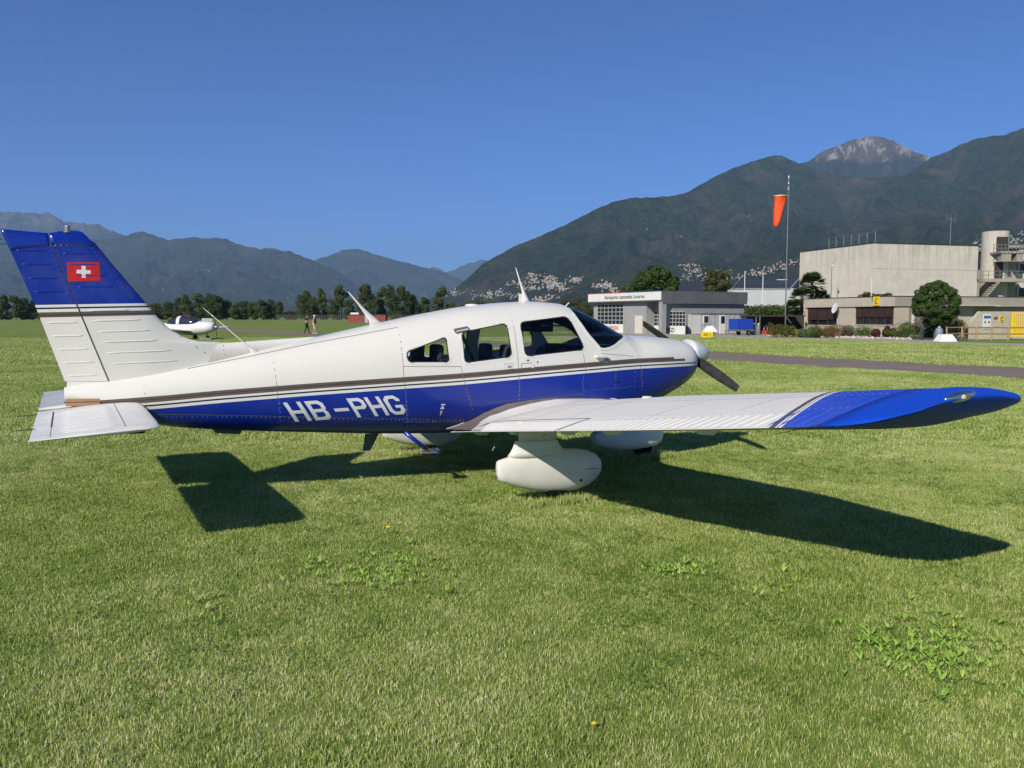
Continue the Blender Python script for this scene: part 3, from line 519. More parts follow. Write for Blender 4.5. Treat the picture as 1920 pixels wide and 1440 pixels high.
# letters HB-PHG, slanted back along the band
HBW = mat('marking_white', (.72, .74, .78), .5, .05, 8)
L0, L1, L2 = np.array([5.105, .807]), np.array([4.985, .628]), np.array([4.099, .862])
def hb(u, v): return tuple(L0 + (L2 - L0) * u + (L1 - L0) * v)
def strokes(u0, w, quads):
    for Q in quads: yield [hb(u0 + w * a, c) for a, c in Q]
th = .24; Hq = [[(0, 0), (th, 0), (th, 1), (0, 1)], [(1 - th, 0), (1, 0), (1, 1), (1 - th, 1)], [(th, .42), (1 - th, .42), (1 - th, .58), (th, .58)]]
Bq = [[(0, 0), (th, 0), (th, 1), (0, 1)], [(th, 0), (.78, 0), (.62, .16), (th, .16)], [(.78, 0), (1, .14), (.76, .24), (.62, .16)], [(1, .14), (1, .40), (.76, .36), (.76, .24)], [(1, .40), (.9, .5), (.66, .5), (.76, .36)], [(th, .42), (.70, .42), (.66, .58), (th, .58)], [(.9, .5), (1, .60), (.76, .64), (.66, .5)], [(1, .60), (1, .86), (.76, .76), (.76, .64)], [(1, .86), (.78, 1), (.62, .84), (.76, .76)], [(th, .84), (.62, .84), (.78, 1), (th, 1)]]
Pq = [[(0, 0), (th, 0), (th, 1), (0, 1)], [(th, 0), (.78, 0), (.62, .16), (th, .16)], [(.78, 0), (1, .14), (.76, .24), (.62, .16)], [(1, .14), (1, .44), (.76, .36), (.76, .24)], [(1, .44), (.78, .58), (.62, .42), (.76, .36)], [(th, .42), (.62, .42), (.78, .58), (th, .58)]]
Gq = [[(0, .18), (th, .26), (th, .74), (0, .82)], [(0, .18), (.24, 0), (.36, .16), (th, .26)], [(.24, 0), (.76, 0), (.64, .16), (.36, .16)], [(.76, 0), (1, .18), (1, .30), (.76, .30), (.64, .16)], [(0, .82), (th, .74), (.36, .84), (.24, 1)], [(.36, .84), (.64, .84), (.76, 1), (.24, 1)], [(.64, .84), (.76, .74), (1, .82), (.76, 1)], [(.76, .50), (1, .50), (1, .82), (.76, .74)], [(.5, .50), (.76, .50), (.76, .64), (.5, .64)]]
for ch, u0, w, Q in (('H', 0.0, .145, Hq), ('B', .178, .145, Bq), ('dash', .385, .125, [[(0, .46), (1, .46), (1, .62), (0, .62)]]), ('P', .545, .135, Pq), ('H', .70, .135, Hq), ('G', .857, .143, Gq)):
    bmj = bmesh.new()
    for q in strokes(u0, w, Q):
        bm = grid_in(q, 4, 3)
        for v in bm.verts: v.co.y = float(ysurf(v.co.x, v.co.z)) + .0022
        tm = bpy.data.meshes.new('t'); bm.to_mesh(tm); bm.free(); bmj.from_mesh(tm); bpy.data.meshes.remove(tm)
    for f in bmj.faces:
        f.normal_update()
        if f.normal.y < 0: f.normal_flip()
        f.smooth = True
    bmesh.ops.translate(bmj, vec=(-X0, 0, 0), verts=bmj.verts); me = bpy.data.meshes.new('letter'); bmj.to_mesh(me); bmj.free(); link('letter', me, HBW, AC)
# handle, vent, latch, placards, badge
def plate(name, x, z, w, h, m, off=.001, skew=0, parent=AC, surf=ysurf, thick=0): return on_side(name, [(x - w / 2, z - h / 2), (x + w / 2, z - h / 2 - skew), (x + w / 2, z + h / 2 - skew), (x - w / 2, z + h / 2)], off, m, parent, 1, 2, 2, surf, thick)
outline('door_handle', rounded([(2.84, 1.15), (2.72, 1.158), (2.72, 1.112), (2.84, 1.104)], .012), -.002, .002, 0, SEAM, AC, 1, h=.002); plate('handle_grip', 2.715, 1.132, .022, .05, WHT, .006)
plate('door_lock', 2.765, 1.183, .030, .014, GRY, .003); plate('key_lock', 2.66, 1.165, .016, .016, GRY, .004); outline('placard', [(3.02, 1.147), (2.925, 1.155), (2.94, 1.10), (3.01, 1.094)], -.0015, .0015, 0, SEAM, AC, 1, h=.001); plate('placard', 2.968, 1.121, .045, .024, mat('placard_print', (.30, .30, .30), .6, .4, 200), .001)
plate('fuel_sump_cover', 1.84, 1.175, .055, .045, GRY, .004); b = MB(); 
for (xa, xb, z0, z1, y0, y1) in ((1.86, 1.98, 1.208, 1.228, .545, .60),): b.box(xa - X0, xb - X0, y0, y1, z0, z1)
b.add([(1.87 - X0, .56, 1.21), (1.87 - X0, .60, 1.21), (1.80 - X0, .572, 1.19), (1.80 - X0, .56, 1.19), (1.87 - X0, .56, 1.222), (1.87 - X0, .60, 1.222), (1.80 - X0, .572, 1.20), (1.80 - X0, .56, 1.20)], [(0, 1, 2, 3), (4, 7, 6, 5), (1, 5, 6, 2), (0, 4, 5, 1)]); b.build('door_latch', WHT, AC, bevel=.003)
outline('air_vent', rounded([(3.50, 1.475), (3.36, 1.503), (3.355, 1.475), (3.495, 1.445)], .02), -.006, .006, .004, GRY, AC, 1, h=.012)
for zz, ww in ((.765, .05), (.742, .03), (.728, .045), (.70, .018), (.685, .022), (.668, .012)): plate('badge', 3.645 + (.765 - zz) * .12, zz, ww * .8, .012, HBW, .002)
plate('skin_patch', 4.53, .745, .06, .05, BLU, .0015); plate('fuel_drain', 1.72, .96, .07, .012, BLU, .008, thick=.004)
# dorsal ridge ahead of the fin
b = MB(); rg = []
for x in np.linspace(5.74, 4.70, 18):
    zt = float(sec(x)[0]); top = 1.324 + (5.52 - min(x, 5.52)) / .82 * .066; hw = float(np.interp(x, [5.45, 5.74], [.022, .012])); rg.append([(x - X0, -hw * 1.4, zt - .03), (x - X0, -hw * .6, max(top - .012, zt)), (x - X0, 0, max(top, zt)), (x - X0, hw * .6, max(top - .012, zt)), (x - X0, hw * 1.4, zt - .03)])
b.loft(rg); b.build('dorsal_fillet', WHT, AC, smooth=True)
# ---- fin and rudder
LEz = np.array([1.0, 1.1, 1.20, 1.30, 1.322, 1.328, 1.335, 1.371, 1.435, 1.516, 1.668, 1.955, 2.187, 2.215, 2.234]); LEx = np.array([5.6, 5.55, 5.53, 5.525, 5.53, 5.60, 5.77, 5.879, 5.987, 6.071, 6.188, 6.419, 6.595, 6.63, 6.70])
fLE = lambda z: np.interp(z, LEz, LEx); fHG = lambda z: 6.476 + (z - .994) * (6.886 - 6.476) / (2.125 - .994); fTE = lambda z: np.interp(z, [.95, 1.627, 2.05, 2.209], [6.787, 7.009, 7.17, 7.237]); fT = lambda z: np.interp(z, [1.0, 2.23], [.058, .036])
def finY(X, Z):
    le, hg, te, t = fLE(Z), fHG(Z), fTE(Z), fT(Z); u = np.clip((X - le) / (hg - le), 0, 1); a = t * np.sqrt(np.clip(1 - (1 - np.minimum(u / .45, 1)) ** 2, 0, 1)); a = np.where(u > .6, a * (1 - .18 * (u - .6) / .4), a)
    v = np.clip((X - hg) / (te - hg), 0, 1); a = a * np.clip(.28 + .72 * (X - 5.55) / .6, .28, 1); return np.where(X > hg, t * .82 * (1 - v) + .004, a)
def foil(z, xa, xb, n=14):
    u = np.linspace(0, 1, n) ** (1.0); x = xa + (xb - xa) * (u ** 1.5); y = finY(x, np.full(n, z)); y[0] = finY(x[0], z) if xa > fLE(z) + .001 else 0
    return np.r_[np.c_[x - X0, y, np.full(n, z)], np.c_[x - X0, -y, np.full(n, z)][::-1]]
FINP = paint('fin_paint', 'band', -.6, .3, [(-1, WHITE), (-.104, BROWN), (-.088, (.03, .02, .02)), (-.082, BROWN), (-.060, WHITE), (-.034, NAVY), (-.022, WHITE), (0, BLUE)])
def fin_part(name, zs, xa, xb):
    b = MB(); b.loft([foil(z, xa(z), xb(z)) for z in zs]); me = b.mesh(name, True); V = np.array(b.v); set_attr(me, 'band', V[:, 2] - (1.655 - .045 * (V[:, 0] + X0 - 6.2))); return link(name, me, FINP, AC, smooth=False)
zs = np.unique(np.r_[1.0, 1.1, 1.2, 1.3, 1.322, 1.328, 1.335, 1.35, np.arange(1.371, 2.125, .03), 2.13]); fin = fin_part('vertical_fin', zs, fLE, lambda z: fHG(z) - .008)
rud = fin_part('rudder', np.linspace(1.0, 2.095, 30), lambda z: fHG(z) + .004, fTE)
for o_ in (fin, rud):
    o_.data.polygons.foreach_set('use_smooth', [True] * len(o_.data.polygons)); bm = bmesh.new(); bm.from_mesh(o_.data)
    for e in bm.edges:
        if len(e.link_faces) == 2 and e.calc_face_angle(0) > .5: e.smooth = False
    bm.to_mesh(o_.data); bm.free()
# slanted bottom of the rudder
b = MB(); b.add([(6.490 - X0, .042, 1.001), (6.787 - X0, .004, 1.001), (6.787 - X0, -.004, 1.001), (6.490 - X0, -.042, 1.001), (6.495 - X0, .040, .985), (6.790 - X0, .004, .952), (6.790 - X0, -.004, .952), (6.495 - X0, -.040, .985)], [(0, 1, 2, 3), (0, 4, 5, 1), (1, 5, 6, 2), (2, 6, 7, 3), (3, 7, 4, 0), (4, 7, 6, 5)]); b.build('rudder_foot', WHT, rud)
# tip caps
def cap_part(name, xa0, xa1, xb0, xb1, z0, ztop, parent):
    rg = []
    for u in np.linspace(0, 1, 7):
        xa, xb = xa0 + (xa1 - xa0) * u ** 1.7, xb0 + (xb1 - xb0) * u; x = xa + (xb - xa) * (np.linspace(0, 1, 12))
        zz = z0(x) * (1 - u) + ztop(x) * u; y = finY(x, np.minimum(z0(x), 2.13)) * math.sqrt(max(1 - u ** 2.2, .0009)) + .004 * (1 - u); rg.append(np.r_[np.c_[x - X0, y, zz], np.c_[x - X0, -y, zz][::-1]])
    b = MB(); b.loft(rg); return b.build(name, BLU, parent, smooth=True)
cap_part('fin_tip', 6.545, 6.66, 6.883, 6.90, lambda x: 2.115 + x * 0, lambda x: np.interp(x, [6.60, 6.64, 6.70, 6.80, 6.885], [2.19, 2.225, 2.236, 2.228, 2.205]), fin)
cap_part('rudder_tip', 6.890, 6.905, 7.165, 7.238, lambda x: np.interp(x, [6.89, 7.10, 7.18], [2.10, 2.07, 2.04]), lambda x: np.interp(x, [6.89, 7.0, 7.238], [2.203, 2.205, 2.213]), rud)
b = MB(); b.lathe([(.034, 0), (.034, .006), (.020, .01), (.020, .05), (.018, .055)], 14, (6.765 - X0, 0, 2.215)); b.build('beacon_light', GRY, AC, smooth=False)
FBL = mat('bead_blue', BLUE, .3, .02, coat=.6)
def bead(x0, x1, z, zslope, par, m, surf, r=.0055, lift=.0045):
    n = 10; rg = []
    for i in range(n + 1):
        u = i / n; x = x0 + (x1 - x0) * u; zc = z + zslope * (x - x0); e = math.sqrt(max(1 - abs(2 * u - 1) ** 8, .01)); rg.append([(x - X0, float(surf(x, zc + dz * r * 1.5 * e)) + dy * lift * e, zc + dz * r * 1.5 * e) for dz, dy in ((-1, -.3), (-.5, .75), (0, 1), (.5, .75), (1, -.3))])
    b = MB(); b.loft(rg, caps=True); return b.build('stiffening_bead', m, par, smooth=True)
for i in range(10):   # rudder beads
    z = 1.045 + i * .1085 if i < 5 else 1.075 + i * .1085; hg, te = float(fHG(z)), float(fTE(z)); mm = WHT if z < 1.56 else FBL
    if abs(z - 1.60) < .035: continue
    bead(te - .035, hg + .05 if i else hg + .07, z, -.03, rud, mm, finY)
for i, (z, xa, xb) in enumerate([(1.145, 6.47, 5.93), (1.235, 6.50, 5.98), (1.325, 6.53, 6.09), (1.41, 6.56, 6.15), (1.50, 6.60, 6.22), (1.585, 6.62, 6.31), (1.775, 6.70, 6.42), (1.865, 6.73, 6.48), (2.04, 6.80, 6.64), (1.955, 6.77, 6.54)]):
    bead(xa, xb, z, -.045, fin, WHT if z < 1.6 else FBL, finY)
# flag
RED = mat('flag_red', (.55, .018, .018), .4, .05); on_side('flag', [(6.775, 1.972), (6.535, 1.985), (6.528, 1.835), (6.765, 1.815)], .0025, RED, AC, 1, 5, 4, finY)
fc = lambda a, c: (6.652 + a * .115, 1.900 + c * .115)
for q in ([fc(-.13, .42), fc(.13, .42), fc(.13, -.42), fc(-.13, -.42)], [fc(-.45, .13), fc(-.13, .13), fc(-.13, -.13), fc(-.45, -.13)], [fc(.13, .13), fc(.45, .13), fc(.45, -.13), fc(.13, -.13)]): on_side('flag_cross', q, .004, HBW, AC, 1, 1, 1, finY)
rb = MB(); rivets([(6.63, 2.15), (6.30, 1.70), (6.14, 1.50)], .035, .0028, finY); rivets([(6.86, 2.10), (6.52, 1.06)], .04, .0028, finY); rivets([(6.90, 2.10), (6.55, 1.06)], .04, .0028, finY)
o = rb.build('rivet', RIV, AC, fix=False); o['kind'] = 'stuff'
rb = MB(); rivets([(6.045, 1.475), (5.60, 1.16)], .082, .0065, finY, .001); rivets([(5.56, 1.30), (5.55, 1.20)], .04, .006, lambda x, z: .06); rivets([(7.13, 2.075), (6.93, 2.10), (6.85, 2.105), (6.64, 2.12)], .04, .006, finY)
o = rb.build('screw', mat('screw_grey', (.16, .16, .16), .4, metal=.6), AC, fix=False); o['kind'] = 'stuff'
outline('hinge_gap', [(6.882, 2.12), (6.480, 1.0)], -.005, .005, 0, mat('gap_dark', (.05, .05, .055), .8), AC, 1, closed=False, surf=finY, h=.0006)
# ---- wings
def uz(t): return 5 * (.2969 * np.sqrt(t) - .126 * t - .3516 * t**2 + .2843 * t**3 - .1036 * t**4)
WS = np.array([  # Y, LE x, TE x, TE z, incidence rise, thickness scale
(.50, 1.46, 3.585, .500, .115, .31), (.62, 1.56, 3.585, .515, .115, .31), (.85, 1.80, 3.585, .545, .118, .31), (1.1, 1.93, 3.582, .577, .12, .308), (1.6, 1.955, 3.58, .638, .12, .305), (2.48, 1.955, 3.578, .746, .115, .30), (3.2, 1.96, 3.575, .835, .10, .285), (4.0, 2.13, 3.46, .933, .085, .27), (4.75, 2.29, 3.345, 1.028, .072, .258), (4.98, 2.33, 3.31, 1.062, .068, .25)])
def wsec(Y): return [np.interp(Y, WS[:, 0], WS[:, k]) for k in range(1, 6)]
def wing_up(X, Y):
    le, te, tz, inc, th_ = wsec(Y); t = np.clip((X - le) / (te - le), 0, 1); return tz + inc * (1 - t) + th_ * uz(t)
def wing_ring(Y, t0, t1, n=22, tipk=0.0):
    le, te, tz, inc, th_ = wsec(min(Y, 4.98)); c = te - le; t = t0 + (t1 - t0) * (np.linspace(0, 1, n) ** (1.7 if t0 == 0 else 1)); X = le + c * t; cl = tz + inc * (1 - t); up = cl + th_ * uz(t); lo = cl - .62 * th_ * uz(t)
    if t1 == 1: up[-1] = cl[-1] + .002; lo[-1] = cl[-1] - .002
    return np.r_[np.c_[X - X0, np.full(n, Y), up], np.c_[X - X0, np.full(n, Y), lo][::-1]]
WINGP = paint('wing_paint', 'band', -.4, .2, [(-1, WHITE), (-.085, (.085, .062, .085)), (-.045, WHITE), (-.028, (.05, .05, .09)), (-.021, WHITE), (0, BLUE2)], coat=0.0, rough=.62, dirt=.16)
ROOTB = mat('root_stripe_brown', (.17, .145, .125), .5, .15, 9)
def wband(V): X = V[:, 0] + X0; return np.abs(V[:, 1]) - (4.18 + (X - 2.5) * .40 - .06 * np.clip(3.0 - X, 0, 1))
def wing_mesh(name, Ys, t0, t1, parent, side=1, smooth=True):
    b = MB(); b.loft([wing_ring(y, t0 if np.isscalar(t0) else t0(y), t1 if np.isscalar(t1) else t1(y)) for y in Ys]); 
    if side < 0: b.v = [(x, -y, z) for x, y, z in b.v]
    me = b.mesh(name, True); set_attr(me, 'band', wband(np.array(b.v))); bm = bmesh.new(); bm.from_mesh(me)
    for f in bm.faces: f.smooth = smooth
    for e in bm.edges:
        if len(e.link_faces) == 2 and e.calc_face_angle(0) > .5: e.smooth = False
    bm.to_mesh(me); bm.free(); o = link(name, me, [WINGP, ROOTB], parent)
    for f in me.polygons:
        X = f.center.x + X0; y = abs(f.center.y); lim = .66 + max(X - 2.6, 0) * .2 + max(X - 3.27, 0) * 1.1
        f.material_index = 1 if .60 < y < lim and f.normal.z > .1 and X > 1.9 else 0
    return o
HX = 3.27; th_in = lambda y: (HX - wsec(y)[0]) / (wsec(y)[1] - wsec(y)[0]) if y < 3.2 else .81
Yd = np.unique(np.r_[np.arange(.50, 1.2, .035), np.arange(1.2, 2.48, .16), 2.48, np.arange(2.6, 4.0, .14), np.arange(4.0, 4.75, .03), 4.75])
for side in (1, -1):
    wg = wing_mesh('wing', Yd, 0.0, th_in, AC, side); fl_ = wing_mesh('flap', [y for y in np.unique(np.r_[.56, np.arange(.6, 1.3, .03), np.arange(1.3, 2.4, .2), 2.462]) if .56 <= y < 2.465], lambda y: th_in(y) + .006, 1, AC, side); ai = wing_mesh('aileron', np.unique(np.r_[2.495, np.arange(2.6, 4.0, .15), np.arange(4.0, 4.74, .04), 4.735]), lambda y: th_in(y) + .004, 1, AC, side)
    # tip fairing: upper skin carries on, lower skin sweeps up to it
    rg = []
    for Y, xl, zl, xt, zt_, U, Lw in [(4.755, None, 0, 0, 0, 0, 0), (4.87, 2.31, 1.112, 3.328, 1.045, .126, .074), (4.98, 2.33, 1.130, 3.31, 1.066, .124, .060), (5.06, 2.345, 1.147, 3.285, 1.088, .110, .052), (5.13, 2.365, 1.163, 3.262, 1.112, .092, .050), (5.19, 2.395, 1.177, 3.25, 1.133, .072, .044), (5.24, 2.43, 1.188, 3.235, 1.153, .052, .036), (5.275, 2.50, 1.198, 3.20, 1.176, .033, .026), (5.30, 2.59, 1.207, 3.165, 1.191, .019, .017), (5.318, 2.68, 1.216, 3.09, 1.206, .009, .009), (5.328, 2.80, 1.225, 2.98, 1.220, .003, .004)]:
        if xl is None: rg.append(wing_ring(Y, 0, 1)); continue
        n = 22; t = np.linspace(0, 1, n) ** 1.7; X = xl + (xt - xl) * t; cl = zl + (zt_ - zl) * t; up = cl + U * 2 * uz(t) * 1.0; lo = cl - Lw * 2 * uz(t); up[-1] = cl[-1] + .002; lo[-1] = cl[-1] - .002
        rg.append(np.r_[np.c_[X - X0, np.full(n, Y), up], np.c_[X - X0, np.full(n, Y), lo][::-1]])
    b = MB(); b.loft(rg)
    if side < 0: b.v = [(x, -y, z) for x, y, z in b.v]
    tip = b.build('wing_tip', mat('tip_blue', BLUE2, .55, .06, 3, spec=.3), AC, smooth=True)
    # navigation and strobe light set into the outer edge
    b = MB(); rg = []
    for u in np.linspace(-1, 1, 13):
        rr_ = .027 * math.sqrt(max(1 - u * u, .01)); rg.append([(3.02 + u * .10 - X0, side * (5.306 + .020 * math.cos(a) * (rr_ / .027) - u * .012), 1.222 - u * .014 + rr_ * math.sin(a)) for a in np.linspace(0, 2 * PI, 12, endpoint=False)])
    b.loft(rg); b.build('navigation_light', CHR, AC, smooth=True); 
b = MB(); b.lathe([(.001, -.012), (.012, -.008), (.013, .004), (.001, .012)], 10, (3.02 - X0, 5.322, 1.222)); b.build('lamp_bulb', mat('bulb_amber', (.7, .55, .3), .2), AC)
# chordwise beads of the right wing, flap and aileron
BW = mat('bead_white', (.82, .81, .79), .4, .02); BB2 = mat('bead_wing_blue', BLUE2, .35, .02, coat=.4)
def wbead(Y, xa, xb, par, m, r=.006):
    rg = []
    for u in np.linspace(0, 1, 7):
        x = xa + (xb - xa) * u; e = math.sqrt(max(1 - abs(2 * u - 1) ** 6, .02)); rg.append([(x - X0, Y + dy * r * e, float(wing_up(x, Y)) + dz * .0045 * e) for dy, dz in ((-1, -.5), (-.5, .8), (.5, .8), (1, -.5))])
    b = MB(); b.loft(rg); b.build('stiffening_bead', m, par, smooth=True)
flr = [o for o in AC.children if o.name.startswith('flap')][0]; air = [o for o in AC.children if o.name.startswith('aileron')][0]; wgr = [o for o in AC.children if o.name.startswith('wing') and 'tip' not in o.name][0]; wgr['label'] = 'right wing, white with a blue outer end'
for Y in np.arange(.95, 2.42, .072): wbead(Y, 3.31, 3.565, flr, BW)
for Y in np.arange(2.55, 4.72, .078):
    te = float(wsec(Y)[1]); m_ = BW if Y < 4.42 else BB2; wbead(Y, te - .27, te - .012, air, m_)
def wstrip(name, pts, w, m, par, lift=.0006):
    P = np.array(pts, float); L = np.r_[0, np.cumsum(np.linalg.norm(np.diff(P, axis=0), axis=1))]; s = np.linspace(0, L[-1], max(int(L[-1] / .08), 3)); Q = np.c_[np.interp(s, L, P[:, 0]), np.interp(s, L, P[:, 1])]; T = np.gradient(Q, axis=0); T /= np.linalg.norm(T, axis=1)[:, None]; N = np.c_[-T[:, 1], T[:, 0]]
    vs = []
    for A, o in ((Q + N * w / 2, -.003), (Q + N * w / 2, lift), (Q - N * w / 2, lift), (Q - N * w / 2, -.003)): vs.append(np.c_[A[:, 0] - X0, A[:, 1], [float(wing_up(x, y)) + o for x, y in A]])
    n = len(Q); V = np.stack(vs, 1).reshape(-1, 3); b = MB(); b.add(V, [(4 * i + a, 4 * i + a + 1, 4 * i + a + 5, 4 * i + a + 4) for i in range(n - 1) for a in range(3)]); return b.build(name, m, par)
GAP = mat('gap_dark', (.05, .05, .055), .8)
wstrip('flap_gap', [(3.272, .62), (3.272, 2.48)], .012, GAP, AC); wstrip('flap_gap', [(3.272, 2.48), (3.57, 2.478)], .014, GAP, AC)
for y in (.9, 1.5, 2.1, 3.2, 3.9): wstrip('panel_seam', [(2.05 if y < 3.3 else 2.3, y), (3.25 if y < 3.3 else 3.1, y)], .003, SEAM, AC, .0005)
for P in ([(2.72, .7), (2.72, 3.2), (2.75, 4.7)],): wstrip('panel_seam', P, .0035, SEAM, AC, .0005)
rbw = MB()
def wriv(pts, gap=.05, r=.0045):
    P = np.array(pts, float); L = np.r_[0, np.cumsum(np.linalg.norm(np.diff(P, axis=0), axis=1))]
    for s in np.arange(0, L[-1], gap):
        x, y = np.interp(s, L, P[:, 0]), np.interp(s, L, P[:, 1]); z = float(wing_up(x, y)); rbw.add([(x - X0, y, z + .003)] + [(x - X0 + r * math.cos(k * PI / 3), y + r * math.sin(k * PI / 3), z - .0005) for k in range(6)], [(0, 1 + k, 1 + (k + 1) % 6) for k in range(6)])
for y in (.9, 1.5, 2.1, 2.75, 3.2, 3.55, 3.9, 4.3): wriv([(2.15 if y < 3.3 else 2.35, y + .01), (3.2 if y < 3.3 else 3.05, y + .01)], .055)
for P in ([(2.73, .7), (2.73, 3.2), (2.76, 4.7)], [(2.6, .8), (2.6, 3.2), (2.66, 4.5)], [(3.22, .7), (3.22, 3.2), (3.06, 4.7)], [(2.35, 1.0), (2.35, 3.2), (2.5, 4.6)]): wriv(P, .05)
o = rbw.build('rivet', RIV, AC, fix=False); o['kind'] = 'stuff'
b = MB(); b.lathe([(.045, 0), (.045, .012), (.034, .018), (.0, .018)][:3], 14, (2.42 - X0, 2.05, float(wing_up(2.42, 2.05)) - .004)); b.build('fuel_cap', WHT, AC)
for (x, y, z, dx, dy, dz) in [(3.31, 4.74, 1.035, .24, -.10, -.055), (6.98, 1.40, .775, .14, 0, -.01), (6.99, .55, .785, .14, 0, -.012), (7.19, 0, 2.10, .2, 0, -.03), (7.22, 0, 2.13, .18, 0, .0)]:
    b = MB(); b.tube((x - X0, y, z), (x + dx - X0, y + dy, z + dz), .0035, .0012, 5); b.build('static_wick', RUB, AC)
# wing root fillet: brown against the body, white where it runs out on the wing
FL = [(3.575, .44, .515, 1.00, .578, 1.02), (3.45, .43, .545, .86, .597, .90), (3.34, .440, .588, .72, .622, .80), (3.21, .500, .673, .635, .655, .78), (3.10, .524, .72, .625, .680, .77), (2.99, .542, .76, .615, .712, .76), (2.87, .549, .777, .608, .737, .75), (2.755, .554, .79, .600, .757, .74), (2.60, .557, .802, .592, .778, .73), (2.45, .558, .81, .585, .792, .72), (2.19, .554, .80, .572, .790, .70), (1.90, .548, .79, .560, .780, .67), (1.70, .545, .765, .553, .757, .64), (1.52, .542, .70, .548, .695, .60)]
for side in (1, -1):
    for nm, m_, w_ in (('root_fillet', ROOTB, 0), ('root_fairing', WHT, 1), ('fillet_edge', HBW, 2)):
        b = MB(); rows_ = []
        for X, y0, z0, y1, z1, y2 in FL:
            p0, p1 = Vector((X - X0, y0 - .012, z0 + .004)), Vector((X - X0, y1, z1)); p2 = Vector((X - X0, y2, float(wing_up(X, y2)) + .0015)); mid = (p1 + p2) / 2 - Vector((0, 0, max((p1.z - p2.z) * .18, 0)))
            if w_ == 0: rows_.append([p0, p0.lerp(p1, .5), p1])
            elif w_ == 1: rows_.append([p1, mid, p2])
            else: up_ = Vector((0, .10, .9)).normalized() * .010; rows_.append([p0 + Vector((0, .006, 0)) - up_ * .2, p0 + Vector((0, .0065, 0)) + up_])
        k = len(rows_[0]); b.add([(v.x, side * v.y, v.z) for r_ in rows_ for v in r_], [((i * k + j, i * k + j + 1, (i + 1) * k + j + 1, (i + 1) * k + j) if side < 0 else (i * k + j, (i + 1) * k + j, (i + 1) * k + j + 1, i * k + j + 1)) for i in range(len(rows_) - 1) for j in range(k - 1)]); b.build(nm, m_, AC, smooth=True, fix=False)
# ---- stabilator
SY = np.array([0, .25, .6, 1.5, 1.80, 1.87, 1.92, 1.95, 1.965]); SLE = np.array([6.24, 6.24, 6.235, 6.235, 6.245, 6.262, 6.29, 6.33, 6.40]); STE = np.array([7.0] * 6 + [7.003, 7.004, 7.003]); STK = np.array([.085, .085, .085, .083, .075, .066, .055, .042, .02])
def s_up(X, Y):
    le = np.interp(abs(Y), SY, SLE); te = np.interp(abs(Y), SY, STE); k = np.interp(abs(Y), SY, STK); t = np.clip((X - le) / (te - le), 0, 1); return .762 + .050 * (1 - t) + k * uz(t) * .62
def st_ring(Y, t0=0.0, t1=1.0, n=18):
    le = np.interp(abs(Y), SY, SLE); te = np.interp(abs(Y), SY, STE); k = np.interp(abs(Y), SY, STK); t = t0 + (t1 - t0) * np.linspace(0, 1, n) ** 1.6; X = le + (te - le) * t; cl = .762 + .050 * (1 - t); up = cl + k * uz(t) * .62; lo = cl - k * uz(t) * .62
    return np.r_[np.c_[X - X0, np.full(n, Y), up], np.c_[X - X0, np.full(n, Y), lo][::-1]]
for side in (1, -1):
    b = MB(); b.loft([st_ring(side * y) for y in np.unique(np.r_[.06, .25, np.arange(.4, 1.8, .1), SY[4:]])]); sb = b.build('stabilator', WHT if side < 0 else mat('stabilator_white', (.77, .76, .72), .5, .07, 5), AC, smooth=True)
    if side > 0: stb = sb
for Y in np.arange(.42, 1.80, .085):
    rg = []
    for u in np.linspace(0, 1, 6):
        x = 6.47 + .37 * u; e = math.sqrt(max(1 - abs(2 * u - 1) ** 6, .02)); rg.append([(x - X0, Y + dy * .007 * e, float(s_up(x, Y)) + dz * .003 * e) for dy, dz in ((-1, -.4), (0, 1), (1, -.4))])
    b = MB(); b.loft(rg); b.build('stiffening_bead', stb.data.materials[0], stb, smooth=True)
def sstrip(pts, w, m, lift=.0008):
    (xa, ya), (xb, yb) = pts; b = MB(); vs = []
    for u in np.linspace(0, 1, 10):
        x, y = xa + (xb - xa) * u, ya + (yb - ya) * u; z = float(s_up(x, y)); dx, dy = ((w / 2, 0) if abs(yb - ya) > abs(xb - xa) else (0, w / 2)); vs += [(x - dx - X0, y - dy, z + lift), (x + dx - X0, y + dy, z + lift)]
    b.add(vs, [(2 * i, 2 * i + 1, 2 * i + 3, 2 * i + 2) for i in range(9)]); return b.build('hinge_gap', m, stb)
sstrip([(6.885, .30), (6.885, 1.35)], .012, GAP); sstrip([(6.885, 1.35), (6.885, 1.9)], .004, SEAM); sstrip([(6.45, .2), (6.45, 1.85)], .006, SEAM); sstrip([(6.3, 1.78), (6.98, 1.78)], .004, SEAM)
b = MB(); b.box(6.30 - X0, 6.42 - X0, 1.35, 1.40, .715, .765); b.build('balance_weight', RUB, stb, bevel=.01)
OR = mat('slot_cover_brown', (.42, .25, .13), .6); b = MB(); b.box(6.55 - X0, 6.80 - X0, .095, .125, .838, .862); b.box(6.55 - X0, 6.80 - X0, .10, .135, .806, .833); b.build('slot_cover', OR, AC)
